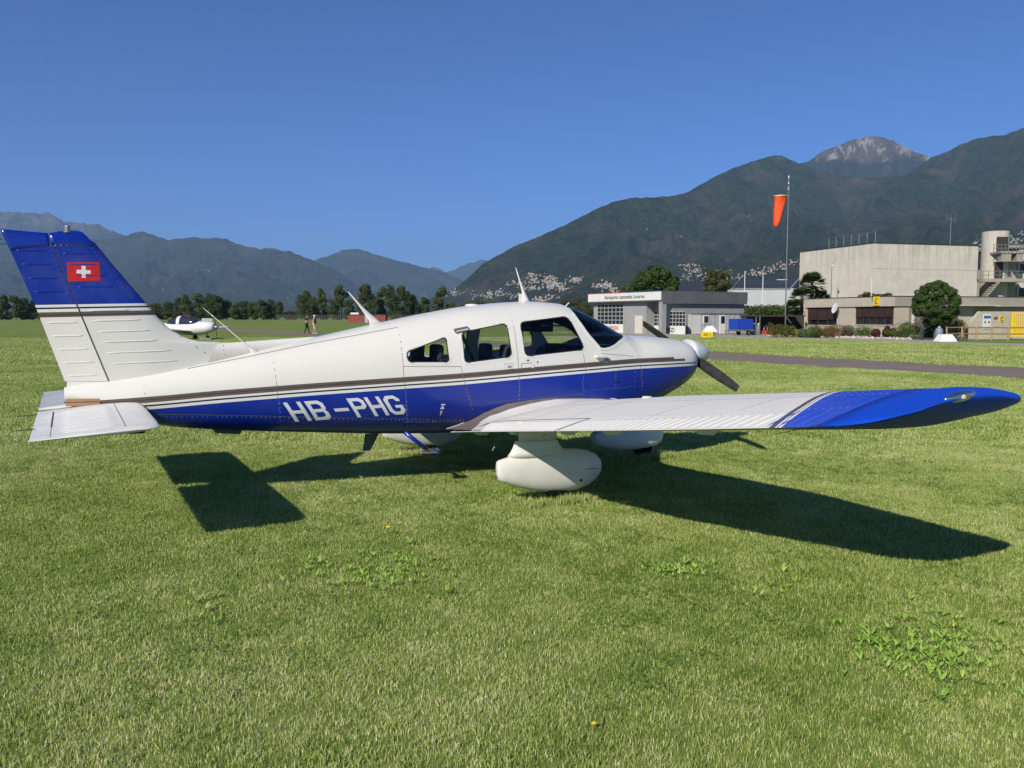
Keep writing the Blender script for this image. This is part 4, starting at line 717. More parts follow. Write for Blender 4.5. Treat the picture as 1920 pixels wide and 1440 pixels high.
# ---- spinner and propeller
b = MB(); b.lathe([(.004, 0), (.035, .012), (.075, .05), (.115, .115), (.148, .20), (.165, .28), (.170, .335)], 32, (-X0, 0, 1.228), axis='x'); b.build('spinner', mat('spinner_grey_white', (.60, .62, .61), .35, .05, 4, coat=.4), AC, smooth=True)
PR = mat('propeller_black', (.030, .027, .027), .45, .3, 12); th0 = math.radians(68.2)
for sg in (1, -1):
    d = Vector((0, math.sin(th0), -math.cos(th0))) * sg; u = Vector((1, 0, 0)); w = d.cross(u); rg = []
    for r_, c_, tw, tk in [(.06, .08, 60, .045), (.14, .105, 50, .036), (.25, .145, 40, .028), (.40, .152, 30, .022), (.55, .150, 24, .017), (.70, .138, 20, .013), (.82, .124, 17, .010), (.90, .112, 16, .008), (.935, .100, 16, .006), (.945, .088, 16, .005)]:
        a = math.radians(tw); e1 = w * math.cos(a) + u * math.sin(a); e2 = w * -math.sin(a) + u * math.cos(a); rg.append([tuple(Vector((.33 - X0, 0, 1.228)) + d * r_ + e1 * c_ * .39 * math.cos(q) + e2 * tk / 2 * math.sin(q)) for q in np.linspace(0, 2 * PI, 14, endpoint=False)])
    b = MB(); b.loft(rg); b.build('propeller_blade', PR, AC, smooth=True)
b = MB(); b.tube((.30 - X0, 0, 1.228), (.42 - X0, 0, 1.228), .10, n=20); b.build('propeller_hub', GRY, AC)
for side in (1, -1): b = MB(); b.lathe([(.06, 0), (.066, -.006), (.058, -.012), (.05, .01)], 16, (.372 - X0, side * .19, 1.17), axis='x'); b.build('air_intake', RUB, AC)
# ---- undercarriage
PANT = mat('wheel_fairing_white', (.76, .75, .69), .4, .06, 4, coat=.3)
def pant(cx, cy, prof, wmax, name='wheel_fairing'):
    rg = []
    for x, zt, zb, w in prof:
        zc, hh, ww = (zt + zb) / 2, (zt - zb) / 2, w * wmax; rg.append([(x - X0, cy + ww * np.sign(math.cos(a)) * abs(math.cos(a)) ** .88, zc + hh * np.sign(math.sin(a)) * abs(math.sin(a)) ** .92) for a in np.linspace(0, 2 * PI, 28, endpoint=False)])
    b = MB(); b.loft(rg); return b.build(name, PANT, AC, smooth=True)
MP = [(2.515, .30, .235, .22), (2.53, .335, .195, .42), (2.58, .385, .145, .66), (2.66, .418, .098, .85), (2.78, .440, .068, .97), (2.92, .448, .060, 1), (3.1, .445, .072, .97), (3.25, .432, .100, .86), (3.40, .410, .145, .68), (3.50, .388, .182, .50), (3.545, .376, .205, .38), (3.558, .368, .25, .30)]
TY = mat('tyre_black', (.010, .010, .010), .9, spec=.2)
for side in (1, -1):
    pant(0, side * 1.50, MP, .112); b = MB(); rg = []
    for z, xa, xb, w in [(.40, 2.86, 3.46, .085), (.44, 2.90, 3.43, .062), (.48, 2.945, 3.41, .048), (.515, 2.965, 3.40, .044), (.53, 2.97, 3.395, .042)]:
        rg.append([((xa + xb) / 2 + (xb - xa) / 2 * math.cos(a) - X0, side * 1.50 + w * np.sign(math.sin(a)) * abs(math.sin(a)) ** .7, z) for a in np.linspace(0, 2 * PI, 24, endpoint=False)])
    b.loft(rg); b.build('fairing_collar', PANT, AC, smooth=True)
    b = MB(); b.loft([[(3.17 + .19 * math.cos(a) - X0, side * 1.50 + .036 * np.sign(math.sin(a)) * abs(math.sin(a)) ** .7, z) for a in np.linspace(0, 2 * PI, 24, endpoint=False)] for z in (.525, .70)]); b.build('gear_leg_fairing', PANT, AC, smooth=True)
    b = MB(); b.lathe([(.08, -.06), (.125, -.055), (.145, -.03), (.148, 0), (.145, .03), (.125, .055), (.08, .06)], 28, (2.98 - X0, side * 1.50, .168), axis='y'); b.build('main_wheel', TY, AC, smooth=True)
b = MB(); b.lathe([(.012, .000), (.012, .006)], 10, (2.78 - X0, 1.600, .17), axis='y'); b.lathe([(.005, 0), (.005, .006)], 8, (2.64 - X0, 1.588, .215), axis='y'); b.lathe([(.007, 0), (.007, .005)], 8, (3.13 - X0, 1.536, .64), axis='y'); b.lathe([(.007, 0), (.007, .005)], 8, (3.13 - X0, 1.536, .58), axis='y'); b.build('drain_hole', RUB, AC)
b = MB(); b.loft([[(2.60 + u * .14 - X0, 1.5915 + .010 * u, .17 + v_), (2.60 + u * .14 - X0, 1.5955 + .010 * u, .17 + v_), (2.60 + u * .14 - X0, 1.5955 + .010 * u, .174 + v_), (2.60 + u * .14 - X0, 1.5915 + .010 * u, .174 + v_)] for u, v_ in ((0, .09), (1, .095))]); b.build('hatch_edge', SEAM, AC)
NP = [(.665, .33, .25, .3), (.69, .37, .20, .5), (.76, .41, .16, .72), (.88, .43, .14, .9), (1.05, .435, .128, 1), (1.25, .43, .135, .95), (1.42, .41, .16, .8), (1.54, .38, .19, .62), (1.615, .355, .235, .5), (1.625, .345, .26, .45)]
pant(0, 0, NP, .105); b = MB(); b.lathe([(.07, -.05), (.115, -.045), (.135, 0), (.115, .045), (.07, .05)], 26, (.94 - X0, 0, .175), axis='y'); b.build('nose_wheel', TY, AC, smooth=True); b = MB(); b.tube((1.02 - X0, 0, .38), (1.08 - X0, 0, .72), .035, n=12); b.tube((1.10 - X0, .04, .40), (1.12 - X0, .04, .70), .012); b.build('nose_gear_leg', GRY, AC)
b = MB(); b.tube((1.6 - X0, -.05, .2), (1.9 - X0, -.05, .10), .012); b.build('nose_gear_arm', GRY, AC)
# step, antennas and belly fittings
b = MB(); b.tube((3.97 - X0, .36, .50), (3.76 - X0, .40, .33), .022, .018, 10); b.build('boarding_step', BLU, AC, smooth=True); b = MB(); b.box(3.67 - X0, 3.80 - X0, .33, .47, .298, .312); b.build('step_pad', GRY, AC, bevel=.004); b = MB(); b.box(3.655 - X0, 3.68 - X0, .33, .47, .285, .325); b.build('step_pad', BLU, AC, bevel=.004)
def blade_ant(name, rings, m=WHT): b = MB(); b.loft([[(x + c * math.cos(a) - X0, y + w * math.sin(a), z) for a in np.linspace(0, 2 * PI, 10, endpoint=False)] for x, y, z, c, w in rings]); return b.build(name, m, AC, smooth=True)
blade_ant('whip_antenna', [(5.27, .055, 1.22, .055, .022), (5.30, .055, 1.262, .03, .014), (5.34, .055, 1.29, .007, .006), (5.725, .055, 1.628, .003, .003)])
blade_ant('whip_antenna', [(4.12, 0, 1.505, .085, .028), (4.16, 0, 1.545, .05, .018), (4.24, 0, 1.625, .028, .013), (4.31, 0, 1.70, .014, .009), (4.415, 0, 1.815, .0035, .0035)])
blade_ant('whip_antenna', [(2.49, 0, 1.77, .055, .024), (2.50, 0, 1.80, .035, .018), (2.53, 0, 1.88, .018, .010), (2.57, 0, 1.98, .010, .007), (2.625, 0, 2.125, .0035, .0035)])
b = MB(); b.box(2.485 - X0, 2.565 - X0, -.035, -.025, 1.765, 1.857); b.build('blade_antenna', WHT, AC, bevel=.003); b = MB(); b.lathe([(.075, 0), (.072, .012), (.055, .020), (.01, .024)], 24, (3.12 - X0, 0, 1.712)); b.build('antenna_puck', WHT, AC, smooth=True)
b = MB(); b.tube((2.06 - X0, .08, 1.735), (2.015 - X0, .08, 1.775), .007); b.build('temperature_probe', WHT, AC)
b = MB(); b.loft([[(4.10 + .0 - X0, -.004, .45), (4.24 - X0, -.004, .45), (4.24 - X0, .004, .45), (4.10 - X0, .004, .45)], [(4.19 - X0, -.003, .285), (4.265 - X0, -.003, .285), (4.265 - X0, .003, .285), (4.19 - X0, .003, .285)]]); b.build('belly_antenna', mat('antenna_grey', (.10, .11, .10), .6), AC)
b = MB(); b.loft([[(5.66 - X0, -.02, .57), (5.38 - X0, -.02, .55), (5.38 - X0, .02, .55), (5.66 - X0, .02, .57)], [(5.62 - X0, -.012, .52), (5.42 - X0, -.012, .50), (5.42 - X0, .012, .50), (5.62 - X0, .012, .52)]]); b.build('belly_fairing', mat('antenna_grey', (.10, .11, .10), .6), AC)
for y in (.75, 1.45, 2.3, 2.9, 3.9): # hinge brackets under the wing
    z = float(wsec(y)[2]); b = MB(); b.loft([[(3.22 - X0, y - .006, z + .02), (3.45 - X0, y - .006, z + .0), (3.45 - X0, y + .006, z + .0), (3.22 - X0, y + .006, z + .02)], [(3.30 - X0, y - .006, z - .045), (3.41 - X0, y - .006, z - .035), (3.41 - X0, y + .006, z - .035), (3.30 - X0, y + .006, z - .045)]]); b.build('flap_hinge', PANT, AC)
b = MB(); b.tube((3.30 - X0, 1.05, .50), (3.38 - X0, 1.05, .40), .003, .003, 5); b.lathe([(.006, 0), (.008, .01), (.003, .02)], 6, (3.38 - X0, 1.05, .385)); b.build('tie_down_loop', GRY, AC)
# ---- cabin
SEAT = mat('seat_blue_grey', (.045, .052, .065), .85, .2, 14); b = None
for x in (2.55, 3.32):
    for s_ in (.25, -.25):
        b = MB(); b.box(x - .28 - X0, x + .2 - X0, s_ - .21, s_ + .21, .80, .93); sq = b.build('seat', SEAT, AC, bevel=.04); b = MB(); b.loft([[(x + .17 + dx - X0 + (z - .9) * .28, s_ + sy * w, z) for dx, sy in ((-.06, -1), (-.06, 1), (.06, 1), (.06, -1))] for z, w in ((.88, .21), (1.05, .21), (1.15, .18), (1.19, .13))]); b.build('seat_back', SEAT, sq, bevel=.035)
        b = MB(); b.box(x + .25 - X0, x + .33 - X0, s_ - .12, s_ + .12, 1.17, 1.33); b.build('headrest', SEAT, sq, bevel=.035)
b = MB(); b.box(1.75 - X0, 1.98 - X0, -.50, .50, .95, 1.30); b.build('instrument_panel', mat('panel_black', (.012, .012, .014), .7), AC, bevel=.03); b = MB(); b.box(1.50 - X0, 1.98 - X0, -.48, .48, 1.298, 1.33); b.build('glare_shield', mat('panel_black', (.012, .012, .014), .7), AC, bevel=.012)
for s_ in (.27, -.27): b = MB(); b.tube((1.98 - X0, s_, 1.18), (2.14 - X0, s_, 1.18), .012); b.lathe([(.11, -.012), (.125, 0), (.11, .012)], 18, (2.15 - X0, s_, 1.18), axis='x'); b.build('control_yoke', RUB, AC)
b = MB(); b.box(2.25 - X0, 2.52 - X0, .05, .40, 1.52, 1.535); sv = b.build('sun_visor', mat('visor_dark', (.02, .022, .028), .8), AC); b = MB(); b.box(2.1 - X0, 2.38 - X0, -.46, -.10, 1.46, 1.64); b.build('sun_visor', mat('visor_dark', (.02, .022, .028), .8), AC)
for (xa, ya, za, xb, yb, zb) in ((3.42, .44, 1.44, 3.15, .30, 1.0), (2.78, .44, 1.55, 2.62, .25, 1.0)): b = MB(); b.tube((xa - X0, ya - .03, za), (xb - X0, yb, zb), .018, n=4); b.build('seat_belt', RUB, AC)
b = MB(); b.box(4.08 - X0, 4.14 - X0, -.30, .30, .7, 1.15); b.build('rear_bulkhead', DKI, AC); b = MB(); b.box(1.62 - X0, 1.78 - X0, .12, .34, 1.332, 1.338); b.build('chart_paper', mat('paper_white', (.7, .68, .6), .8), AC)
# ---------------------------------------------------------------- buildings beyond the taxiway
def hit(px, P, e):
    "how far along the line P + t e the sight line of column px crosses it"
    d = FH + RH * ((px - 960) / FPX) * .99688; a = np.array([[d[0], -e[0]], [d[1], -e[1]]]); s, t_ = np.linalg.solve(a, np.array([P[0] - CAMP[0], P[1] - CAMP[1]])); return float(t_)
def xy(px, X_): return hit(px, (X_, 0), (0, 1))
def yx(px, Y_): return hit(px, (0, Y_), (1, 0))
def fit_text(s, width, height, m, name, parent, loc, rotz, depth=.02):
    o = text_mesh(s, 1.0, m, name, parent, loc, (PI / 2, 0, rotz), depth); xs_ = [v.co.x for v in o.data.vertices]; ys_ = [v.co.y for v in o.data.vertices]
    o.scale = (width / (max(xs_) - min(xs_)), height / (max(ys_) - min(ys_)), 1); return o
GW = mat('grey_wall', (.30, .31, .31), .8, .1, 1.5); DG = mat('dark_grey_cladding', (.115, .125, .13), .6, .12, 1.2); WP = mat('white_panel', (.72, .72, .70), .5, .05, 2); DGL = mat('dark_window', (.015, .018, .022), .15, .3, 3); FR = mat('window_frame_grey', (.42, .42, .42), .5); REDP = mat('red_lettering', (.55, .05, .03), .5); BLK = mat('black_lettering', (.02, .02, .02), .6); BLS = mat('blue_stripe', (.02, .08, .35), .5)
fs = empty('fire_station', (-47.5, -62, 0), 0, 'grey airport fire station with white fascia lettered Aeroporto cantonale Locarno', 'building')
def part(name, m, fn, parent, root=None, **k):
    b = MB(); fn(b); r = root or parent; q = Vector(r.location) if r.parent is None else Vector((0, 0, 0)); b.v = [(x - q.x, y - q.y, z - q.z) for x, y, z in b.v]; return b.build(name, m, parent, **k)
def pwall(name, m, boxes, parent, O, **k):
    b = MB()
    for bx in boxes: b.box(*bx)
    b.v = [(x - O[0], y - O[1], z) for x, y, z in b.v]; return b.build(name, m, parent, **k)
O = (-47.5, -62); XB = yx(1288, -56.3); Y1 = xy(1212, -42.9)
pwall('wall', GW, [(-52.8, -42.9, -68.3, Y1, 0, 3.1), (-52.8, -43.9, Y1, -56.3, 0, 3.1)], fs, O)
pwall('column', GW, [(-42.95, -42.45, -56.5, -56.0, 0, 3.1)], fs, O)
pwall('roof', DG, [(-52.95, -42.35, -68.5, -56.0, 3.1, 4.02)], fs, O)
yl, yr = -68.5, -56.0
pwall('fascia', WP, [(-42.348, -42.30, yl, yr, 3.2, 3.98)], fs, O); pwall('stripe', REDP, [(-42.35, -42.29, yl, xy(1172, -42.3), 3.985, 4.06)], fs, O); pwall('stripe', BLS, [(-42.35, -42.29, xy(1172, -42.3) + .02, yr, 3.985, 4.06)], fs, O)
# vertical cladding sheets of the grey side fascia
for i in range(8):
    xa = -42.5 - i * 1.3; pwall('cladding_panel', DG, [(xa - 1.27, xa, -55.998, -55.96, 2.86, 4.04)], fs, O)
y0 = xy(1133, -42.3); y1 = xy(1208, -42.3); fit_text('Aeroporto cantonale Locarno', y1 - y0, .48, BLK, 'lettering', fs, (-42.298 - O[0], y0 - O[1], 3.42), PI / 2)
def glazed(parent, O, axis, c, u0, u1, z0, z1, nc, nr, low, name='garage_door', lowm=WP):
    "a door with a grid of panes and a solid lower panel; axis says which way it faces"
    def bx(a, b_, za, zb, d0, d1): return (c + d0, c + d1, min(a, b_), max(a, b_), za, zb) if axis == 'x' else (min(a, b_), max(a, b_), c + d0, c + d1, za, zb)
    f = pwall(name, FR, [bx(u0, u1, z1 - .06, z1, 0, .05), bx(u0, u0 + (u1 - u0) * .02, z0, z1, 0, .05), bx(u1 - (u1 - u0) * .02, u1, z0, z1, 0, .05)] + [bx(u0, u1, low + (z1 - low) * k / nr - .03, low + (z1 - low) * k / nr + .03, 0, .045) for k in range(1, nr)] + [bx(u0 + (u1 - u0) * k / nc - .025, u0 + (u1 - u0) * k / nc + .025, low, z1, 0, .04) for k in range(1, nc)], parent, O)
    pn = pwall('pane', DGL, [bx(u0, u1, low, z1, .004, .012)], f, O); pwall('lower_panel', lowm, [bx(u0, u1, z0, low, .004, .06)], f, O); return f
glazed(fs, O, 'x', -42.9, xy(1120, -42.9), xy(1170, -42.9), 0, 2.95, 7, 5, .88)
pwall('door', mat('cream_door', (.62, .58, .50), .6), [(-42.896, -42.85, xy(1191, -42.9), xy(1205, -42.9), 0, 1.75)], fs, O)
fit_text('POMPIERI', xy(1159, -42.84) - xy(1128, -42.84), .42, REDP, 'lettering', fs, (-42.838 - O[0], xy(1128, -42.84) - O[1], .28), PI / 2)
glazed(fs, O, 'x', -43.9, xy(1221, -43.9), xy(1245, -43.9), 0, 2.15, 4, 4, .78); glazed(fs, O, 'x', -43.9, xy(1256, -43.9), xy(1286, -43.9), 0, 2.15, 5, 4, .78)
fit_text('SERVIZI', xy(1264, -43.83) - xy(1238, -43.83), .42, BLK, 'lettering', fs, (-43.832 - O[0], xy(1238, -43.83) - O[1], .18), PI / 2)
pwall('door', WP, [(yx(1308, -56.3), yx(1291, -56.3), -56.296, -56.25, 0, 1.85)], fs, O); pwall('door_handle', BLK, [(yx(1306, -56.3), yx(1305, -56.3), -56.25, -56.2, .9, 1.0)], [c for c in fs.children if c.name.startswith('door')][-1], O)
# container office
O = (-47.2, -54.2); ct = empty('container_office', (*O, 0), 0, 'low pale grey container office with a white door in front of the fire station', 'container'); xa, xb = yx(1400, -53), yx(1314, -53)
pwall('body', mat('container_grey', (.42, .43, .43), .55, .06), [(xa, xb, -54.3, -53.0, .06, 1.85)], ct, O); pwall('roof', DG, [(xa - .05, xb + .05, -54.35, -52.95, 1.85, 1.95)], ct, O)
for px_ in range(1320, 1400, 9): x_ = yx(px_, -53); pwall('wall_rib', mat('container_grey', (.42, .43, .43)), [(x_ - .03, x_ + .03, -52.998, -52.96, .08, 1.84)], ct, O)
w_ = pwall('window', WP, [(yx(1329, -53), yx(1318, -53), -52.997, -52.93, 1.0, 1.75)], ct, O); pwall('pane', DGL, [(yx(1327.5, -53), yx(1319.5, -53), -52.93, -52.92, 1.08, 1.68)], w_, O)
d_ = pwall('door', WP, [(yx(1360, -53), yx(1349, -53), -52.997, -52.92, .07, 1.78)], ct, O); pwall('pane', DGL, [(yx(1358, -53), yx(1351, -53), -52.92, -52.91, 1.0, 1.68)], d_, O)
# ---- the low office building, turned a little against the taxiway
LP = np.array([-51.65, -38.35]); E1 = np.array([-.21, -.978]); E2 = np.array([-.978, .21]); LA = math.atan2(E1[1], E1[0])
def conc(name, c, streak=.5, sc=1.0):
    t = NT(name); p = t.obj(); n = t.noise(.9 * sc, 7, .65, p); st = t.noise(1.0, 7, .75, p, (2.2, 2.2, .16)); ho = t.noise(1.0, 3, .6, p, (.10, .10, 1.1)); sp = t.noise(9, 4, .7, p)
    col = t.ramp(n, [(.3, tuple(x * .86 for x in c)), (.7, tuple(x * 1.08 for x in c))]); sx = t.new('ShaderNodeSeparateXYZ'); t.l.new(p, sx.inputs[0]); top = t.math('MULTIPLY', t.ramp(t.math('DIVIDE', sx.outputs[2], 9.0), [(.30, .03), (.55, .12), (.85, .65), (1.0, 1.0)]), t.ramp(st, [(.46, 0.0), (.72, 1.0)]))
    col = t.mix(t.math('MULTIPLY', top, streak), col, (.10, .095, .08)); col = t.mix(t.math('MULTIPLY', t.ramp(ho, [(.5, 0.0), (.62, 1.0)]), streak * .4), col, tuple(x * .72 for x in c)); col = t.mix(t.math('MULTIPLY', t.ramp(sp, [(.4, 0.0), (.8, 1.0)]), .25), col, tuple(x * .6 for x in c))
    t.base(col); t.rough(.9); t.bump(sp, .25, .02); return t.m
CON = conc('weathered_concrete', (.66, .615, .52), .60); CON2 = conc('beige_concrete', (.52, .465, .37), .3, 2); CON3 = conc('grey_concrete', (.36, .335, .285), .5, 2); DK = mat('dark_edge_and_shade', (.04, .035, .03), .7); BRB = mat('brown_blind', (.060, .030, .024), .7, .25, 5)
lb = empty('office_building', (LP[0], LP[1], 0), LA, 'low beige concrete office building with brown window blinds behind the flower bed', 'building')
# local axes: x runs along the front to the left, -y is E2 (to the back right)
def lbw(name, m, boxes, parent=None, **k):
    b = MB()
    for bx in boxes: b.box(*bx)
    return b.build(name, m, parent or lb, **k)
def fpx(px, b_=0): return hit(px, LP + E2 * b_, E1)       # along the front
def spx(px, a=0): return hit(px, LP + E1 * a, E2)          # along the side
assert abs(math.cos(LA + PI / 2) * E2[0] + math.sin(LA + PI / 2) * E2[1]) > .99
sg = 1 if (math.cos(LA + PI / 2) * E2[0] + math.sin(LA + PI / 2) * E2[1]) > 0 else -1
def S(y0, y1): return (min(sg * y0, sg * y1), max(sg * y0, sg * y1))
aL = fpx(1510); w1a, w1b = fpx(1569), fpx(1513); w2a = fpx(1603); s2 = spx(1704)
zc, zw = 2.47, .98
lbw('wall', CON2, [(0, aL, *S(.30, 8), 0, zc), (0, w2a, *S(0, .30), 0, zw), (w2a, w1a, *S(0, .30), 0, zc), (w1a, w1b, *S(0, .30), 0, zw - .1), (w1b, aL, *S(0, .30), 0, zc)])
lbw('wall', CON3, [(.0, .3, *S(s2, spx(1797)), 0, zc), (.3, 9, *S(8.01, 21), 0, zc)])
lbw('roof_fascia', CON2, [(-.12, aL + .15, *S(-.12, .2), zc, 3.24)]); lbw('roof_fascia', CON3, [(-.12, .2, *S(.205, 21), zc, 3.24)]); lbw('roof', DK, [(.2, aL + .1, *S(.205, 21), 2.6, 3.15)]); lbw('roof_edge', DK, [(-.15, aL + .18, *S(-.15, .25), 3.243, 3.30), (-.15, .25, *S(.255, 21), 3.243, 3.30)])
lbw('window_sill', CON2, [(-.05, w2a, *S(-.06, .0), zw - .08, zw - .003), (w1a, w1b, *S(-.06, .0), zw - .18, zw - .103)])
def lwin(a0, a1, zb, zt, n, blind, side=False):
    A = (lambda x0, x1, y0, y1, z0, z1: (x0, x1, *S(y0, y1), z0, z1)) if not side else (lambda x0, x1, y0, y1, z0, z1: (y0, y1, *S(x0, x1), z0, z1))
    w = lbw('window', DGL, [A(a0, a1, .20, .22, zb, zt)]); lbw('frame', mat('frame_brown', (.05, .035, .03), .6), [A(a0 + (a1 - a0) * k / n - .04, a0 + (a1 - a0) * k / n + .04, .12, .2, zb, zt) for k in range(n + 1)] + [A(a0, a1, .12, .2, zb, zb + .08), A(a0, a1, .12, .2, zt - .06, zt)], w)
    if blind < zt:
        for k in range(n):
            u0, u1 = a0 + (a1 - a0) * (k + .04) / n, a0 + (a1 - a0) * (k + .96) / n; bo = blind + (.0 if k % 3 else .05); q = lbw('blind', BRB, [A(u0, u1, .05, .085, z_, z_ + .065) for z_ in np.arange(bo, zt - .06, .085)], w); q['kind'] = 'stuff'
    return w
lwin(w1a, w1b, zw - .1, zc, 3, 1.35); lwin(.05, w2a, zw, zc, 5, 1.60); lwin(.30, s2, zw, zc, 2, 1.60, True)
lbw('downpipe', mat('pipe_white', (.7, .7, .66), .5), [(-.10, -.02, *S(spx(1709), spx(1713)), .9, zc)])
# entrance recess, canopy and yard wall on the right
e0, e1 = spx(1797), spx(1915); lbw('entrance_recess', DK, [(.55, .7, *S(e0, spx(1935)), 0, zc)]); dr = lbw('door', FR, [(.40, .54, *S(spx(1797), spx(1799)), 0, 2.1), (.40, .54, *S(spx(1806), spx(1808)), 0, 2.1), (.40, .54, *S(spx(1797), spx(1808)), 2.0, 2.1)]); lbw('pane', DGL, [(.47, .49, *S(spx(1799), spx(1806)), 0, 2.0)], dr)  # recess back is near-black: its shade is put into the colour
lbw('canopy', CON2, [(-.9, -.125, *S(spx(1790, -.5), spx(1868, -.5)), 2.50, 2.62)]); 
for k in range(8): lbw('blind', BRB, [(.36, .40, *S(e0 + 1.6 + k * .75, e0 + 1.6 + k * .75 + .70), z_, z_ + .065) for z_ in np.arange(2.0, 2.44, .085)])['kind'] = 'stuff'
yw = empty('yard_wall', (0, 0, 0), 0, 'low concrete yard wall with a chamfered corner, carrying the blue information board', 'wall'); D1, D2 = at(1822, 61.5), at(1925, 63.0); d12 = (D2 - D1).normalized(); nrm = Vector((-d12.y, d12.x, 0)); nrm = nrm if nrm.dot(Vector((1, 1, 0))) > 0 else -nrm
yw.location = D1; L12 = (D2 - D1).length; yw.rotation_euler[2] = math.atan2(d12.y, d12.x); ysg = 1 if nrm.dot(Vector((-d12.y, d12.x, 0))) > 0 else -1; WH = zat(584, 62)
b = MB(); b.add([(x, y, z) for y in (0, .25) for x, z in ((0, 0), (L12, 0), (L12, WH), (.75, WH), (0, WH - .75))], [(0, 1, 2, 3, 4), (9, 8, 7, 6, 5), (0, 5, 6, 1), (1, 6, 7, 2), (2, 7, 8, 3), (3, 8, 9, 4), (4, 9, 5, 0)]); b.v = [(x, -ysg * y, z) for x, y, z in b.v]; b.build('wall', CON2, yw)
def on_wall(px): return (at(px, 62) - D1).dot(d12)
def ywb(name, m, x0, x1, z0, z1, d, parent): b = MB(); b.box(x0, x1, min(0, ysg * .0), 0, z0, z1); b.v = [(x, ysg * (d[0] if y == 0 and i % 4 < 2 else d[1]), z) for i, (x, y, z) in enumerate(b.v)]; return b.build(name, m, parent)
def wbx(name, m, x0, x1, z0, z1, d0, d1, parent=None): b = MB(); b.box(min(x0, x1), max(x0, x1), min(ysg * d0, ysg * d1), max(ysg * d0, ysg * d1), z0, z1); return b.build(name, m, parent)
def wobj(name, label, cat, px0, px1, py0, py1, m, d=.04):
    x0, x1 = on_wall(px0), on_wall(px1); o = empty(name, D1 + d12 * x0, yw.rotation_euler[2], label, cat); q = wbx('panel', m, 0, x1 - x0, zat(py1, 62), zat(py0, 62), .004, d, o); return o, x1 - x0
YEL = mat('sign_yellow', (.80, .55, .01), .5); o, w_ = wobj('information_board', 'white information board with a blue header on the yard wall', 'sign', 1839, 1858, 589, 617, WP); wbx('header', mat('header_blue', (.03, .13, .45), .5), .03, w_ - .03, zat(597, 62), zat(592, 62), .042, .05, o); wbx('footer', mat('header_blue', (.03, .13, .45)), .03, w_ - .03, zat(615.5, 62), zat(613.5, 62), .042, .05, o); wbx('pictogram', mat('header_blue', (.03, .13, .45)), .1, .24, zat(606, 62), zat(602, 62), .042, .05, o); wbx('pictogram', REDP, w_ - .28, w_ - .1, zat(606, 62), zat(602, 62), .042, .05, o)
TR = yw.rotation_euler[2] + (PI if ysg > 0 else 0)
def face_text(s, px, py, w, h, m, parent=None, D=62, proud=.06, name='lettering'):
    P = D1 + d12 * on_wall(px) + nrm * proud; return P, zat(py, D)
txr = math.atan2(d12.y, d12.x); rdir = txr if Vector((math.cos(txr), math.sin(txr), 0)).dot(Vector(RH)) > 0 else txr + PI
o, w_ = wobj('sign_letter_board', 'square yellow sign with a black C on the yard wall', 'sign', 1879, 1889.5, 593, 604, YEL); r_ = fit_text('C', .24, .32, BLK, 'lettering', o, (w_ * .5 - .12, ysg * .045, zat(602, 62)), rdir - o.rotation_euler[2]); 
if abs(rdir - txr) > 1: r_.location.x = w_ * .5 + .12
at_ = empty('wall_lettering', D1 + d12 * on_wall(1865) + nrm * .01, 0, 'dark letters AIR beside the yellow C sign', 'lettering'); fit_text('AIR', .38, .20, BLK, 'lettering', at_, (0, 0, zat(599, 62)), rdir)
# roof sign C
csp = LP + E1 * (fpx(1651) - .0) - E2 * .14; cs = empty('roof_sign', (csp[0], csp[1], 0), LA, 'yellow sign with a black C on the fascia of the low building', 'sign'); cw = abs(fpx(1651) - fpx(1640)); q = MB(); q.box(0, cw, *S(-.06, 0), zat(573, 69), zat(556, 69)); q.build('panel', YEL, cs)
tdir = math.atan2(-E1[1], -E1[0]); r_ = fit_text('C', .26, .46, BLK, 'lettering', cs, (cw - (cw - .26) / 2, sg * -.065, zat(570, 69)), tdir - LA)
# satellite dish
sp_ = LP + E1 * fpx(1574) - E2 * .5; sd = empty('satellite_dish', (sp_[0], sp_[1], 0), 0, 'white satellite dish on the front wall of the low building', 'dish'); ax = (-.93 * Vector(RH) - .12 * Vector(FH) + Vector((0, 0, .28))).normalized(); R3 = ax.to_track_quat('Z', 'Y').to_matrix(); b = MB(); b.lathe([(.02, -.10), (.25, -.075), (.45, 0), (.47, .02), (.45, .02), (.24, -.05), (.02, -.07)], 22); b.v = [tuple(R3 @ Vector(v) + Vector((0, 0, zat(577, 70)))) for v in b.v]; b.build('dish', WP, sd, smooth=True); b = MB(); z_ = zat(577, 70); b.tube((0, 0, z_), tuple(ax * .4 + Vector((0, 0, z_))), .015, n=5); b.tube((0, 0, z_), (E2[0] * .5, E2[1] * .5, z_ - .2), .03, n=6); b.build('bracket', GRY, sd)
# ---- the tall windowless block
A_ = np.array([-65.2, -51.4]); BL = math.atan2(-12.2, -2.6); cb = empty('concrete_block', (A_[0], A_[1], 0), BL, 'tall windowless weathered concrete block behind the low office building', 'building'); u1 = np.array([math.cos(BL), math.sin(BL)]); u2 = np.array([-u1[1], u1[0]]); u2 = u2 if u2[0] < 0 else -u2; sb_ = 1 if u2 @ np.array([-u1[1], u1[0]]) > 0 else -1
la = hit(1497, A_, u1); lr = hit(1829, A_, u2); SB = lambda a, c: (min(sb_ * a, sb_ * c), max(sb_ * a, sb_ * c))
def cbb(name, m, boxes, parent=cb, **k):
    b = MB()
    for bx in boxes: b.box(*bx)
    return b.build(name, m, parent, **k)
TH = 8.98; cbb('wall', CON, [(0, la, *SB(0, lr), 0, TH)]); cbb('roof_edge', DK, [(-.05, la + .05, *SB(-.05, lr + .05), TH + .003, TH + .08)])
for z_ in (6.45,): cbb('joint', CON3, [(-.012, -.002, *SB(0.05, lr), z_, z_ + .03)])
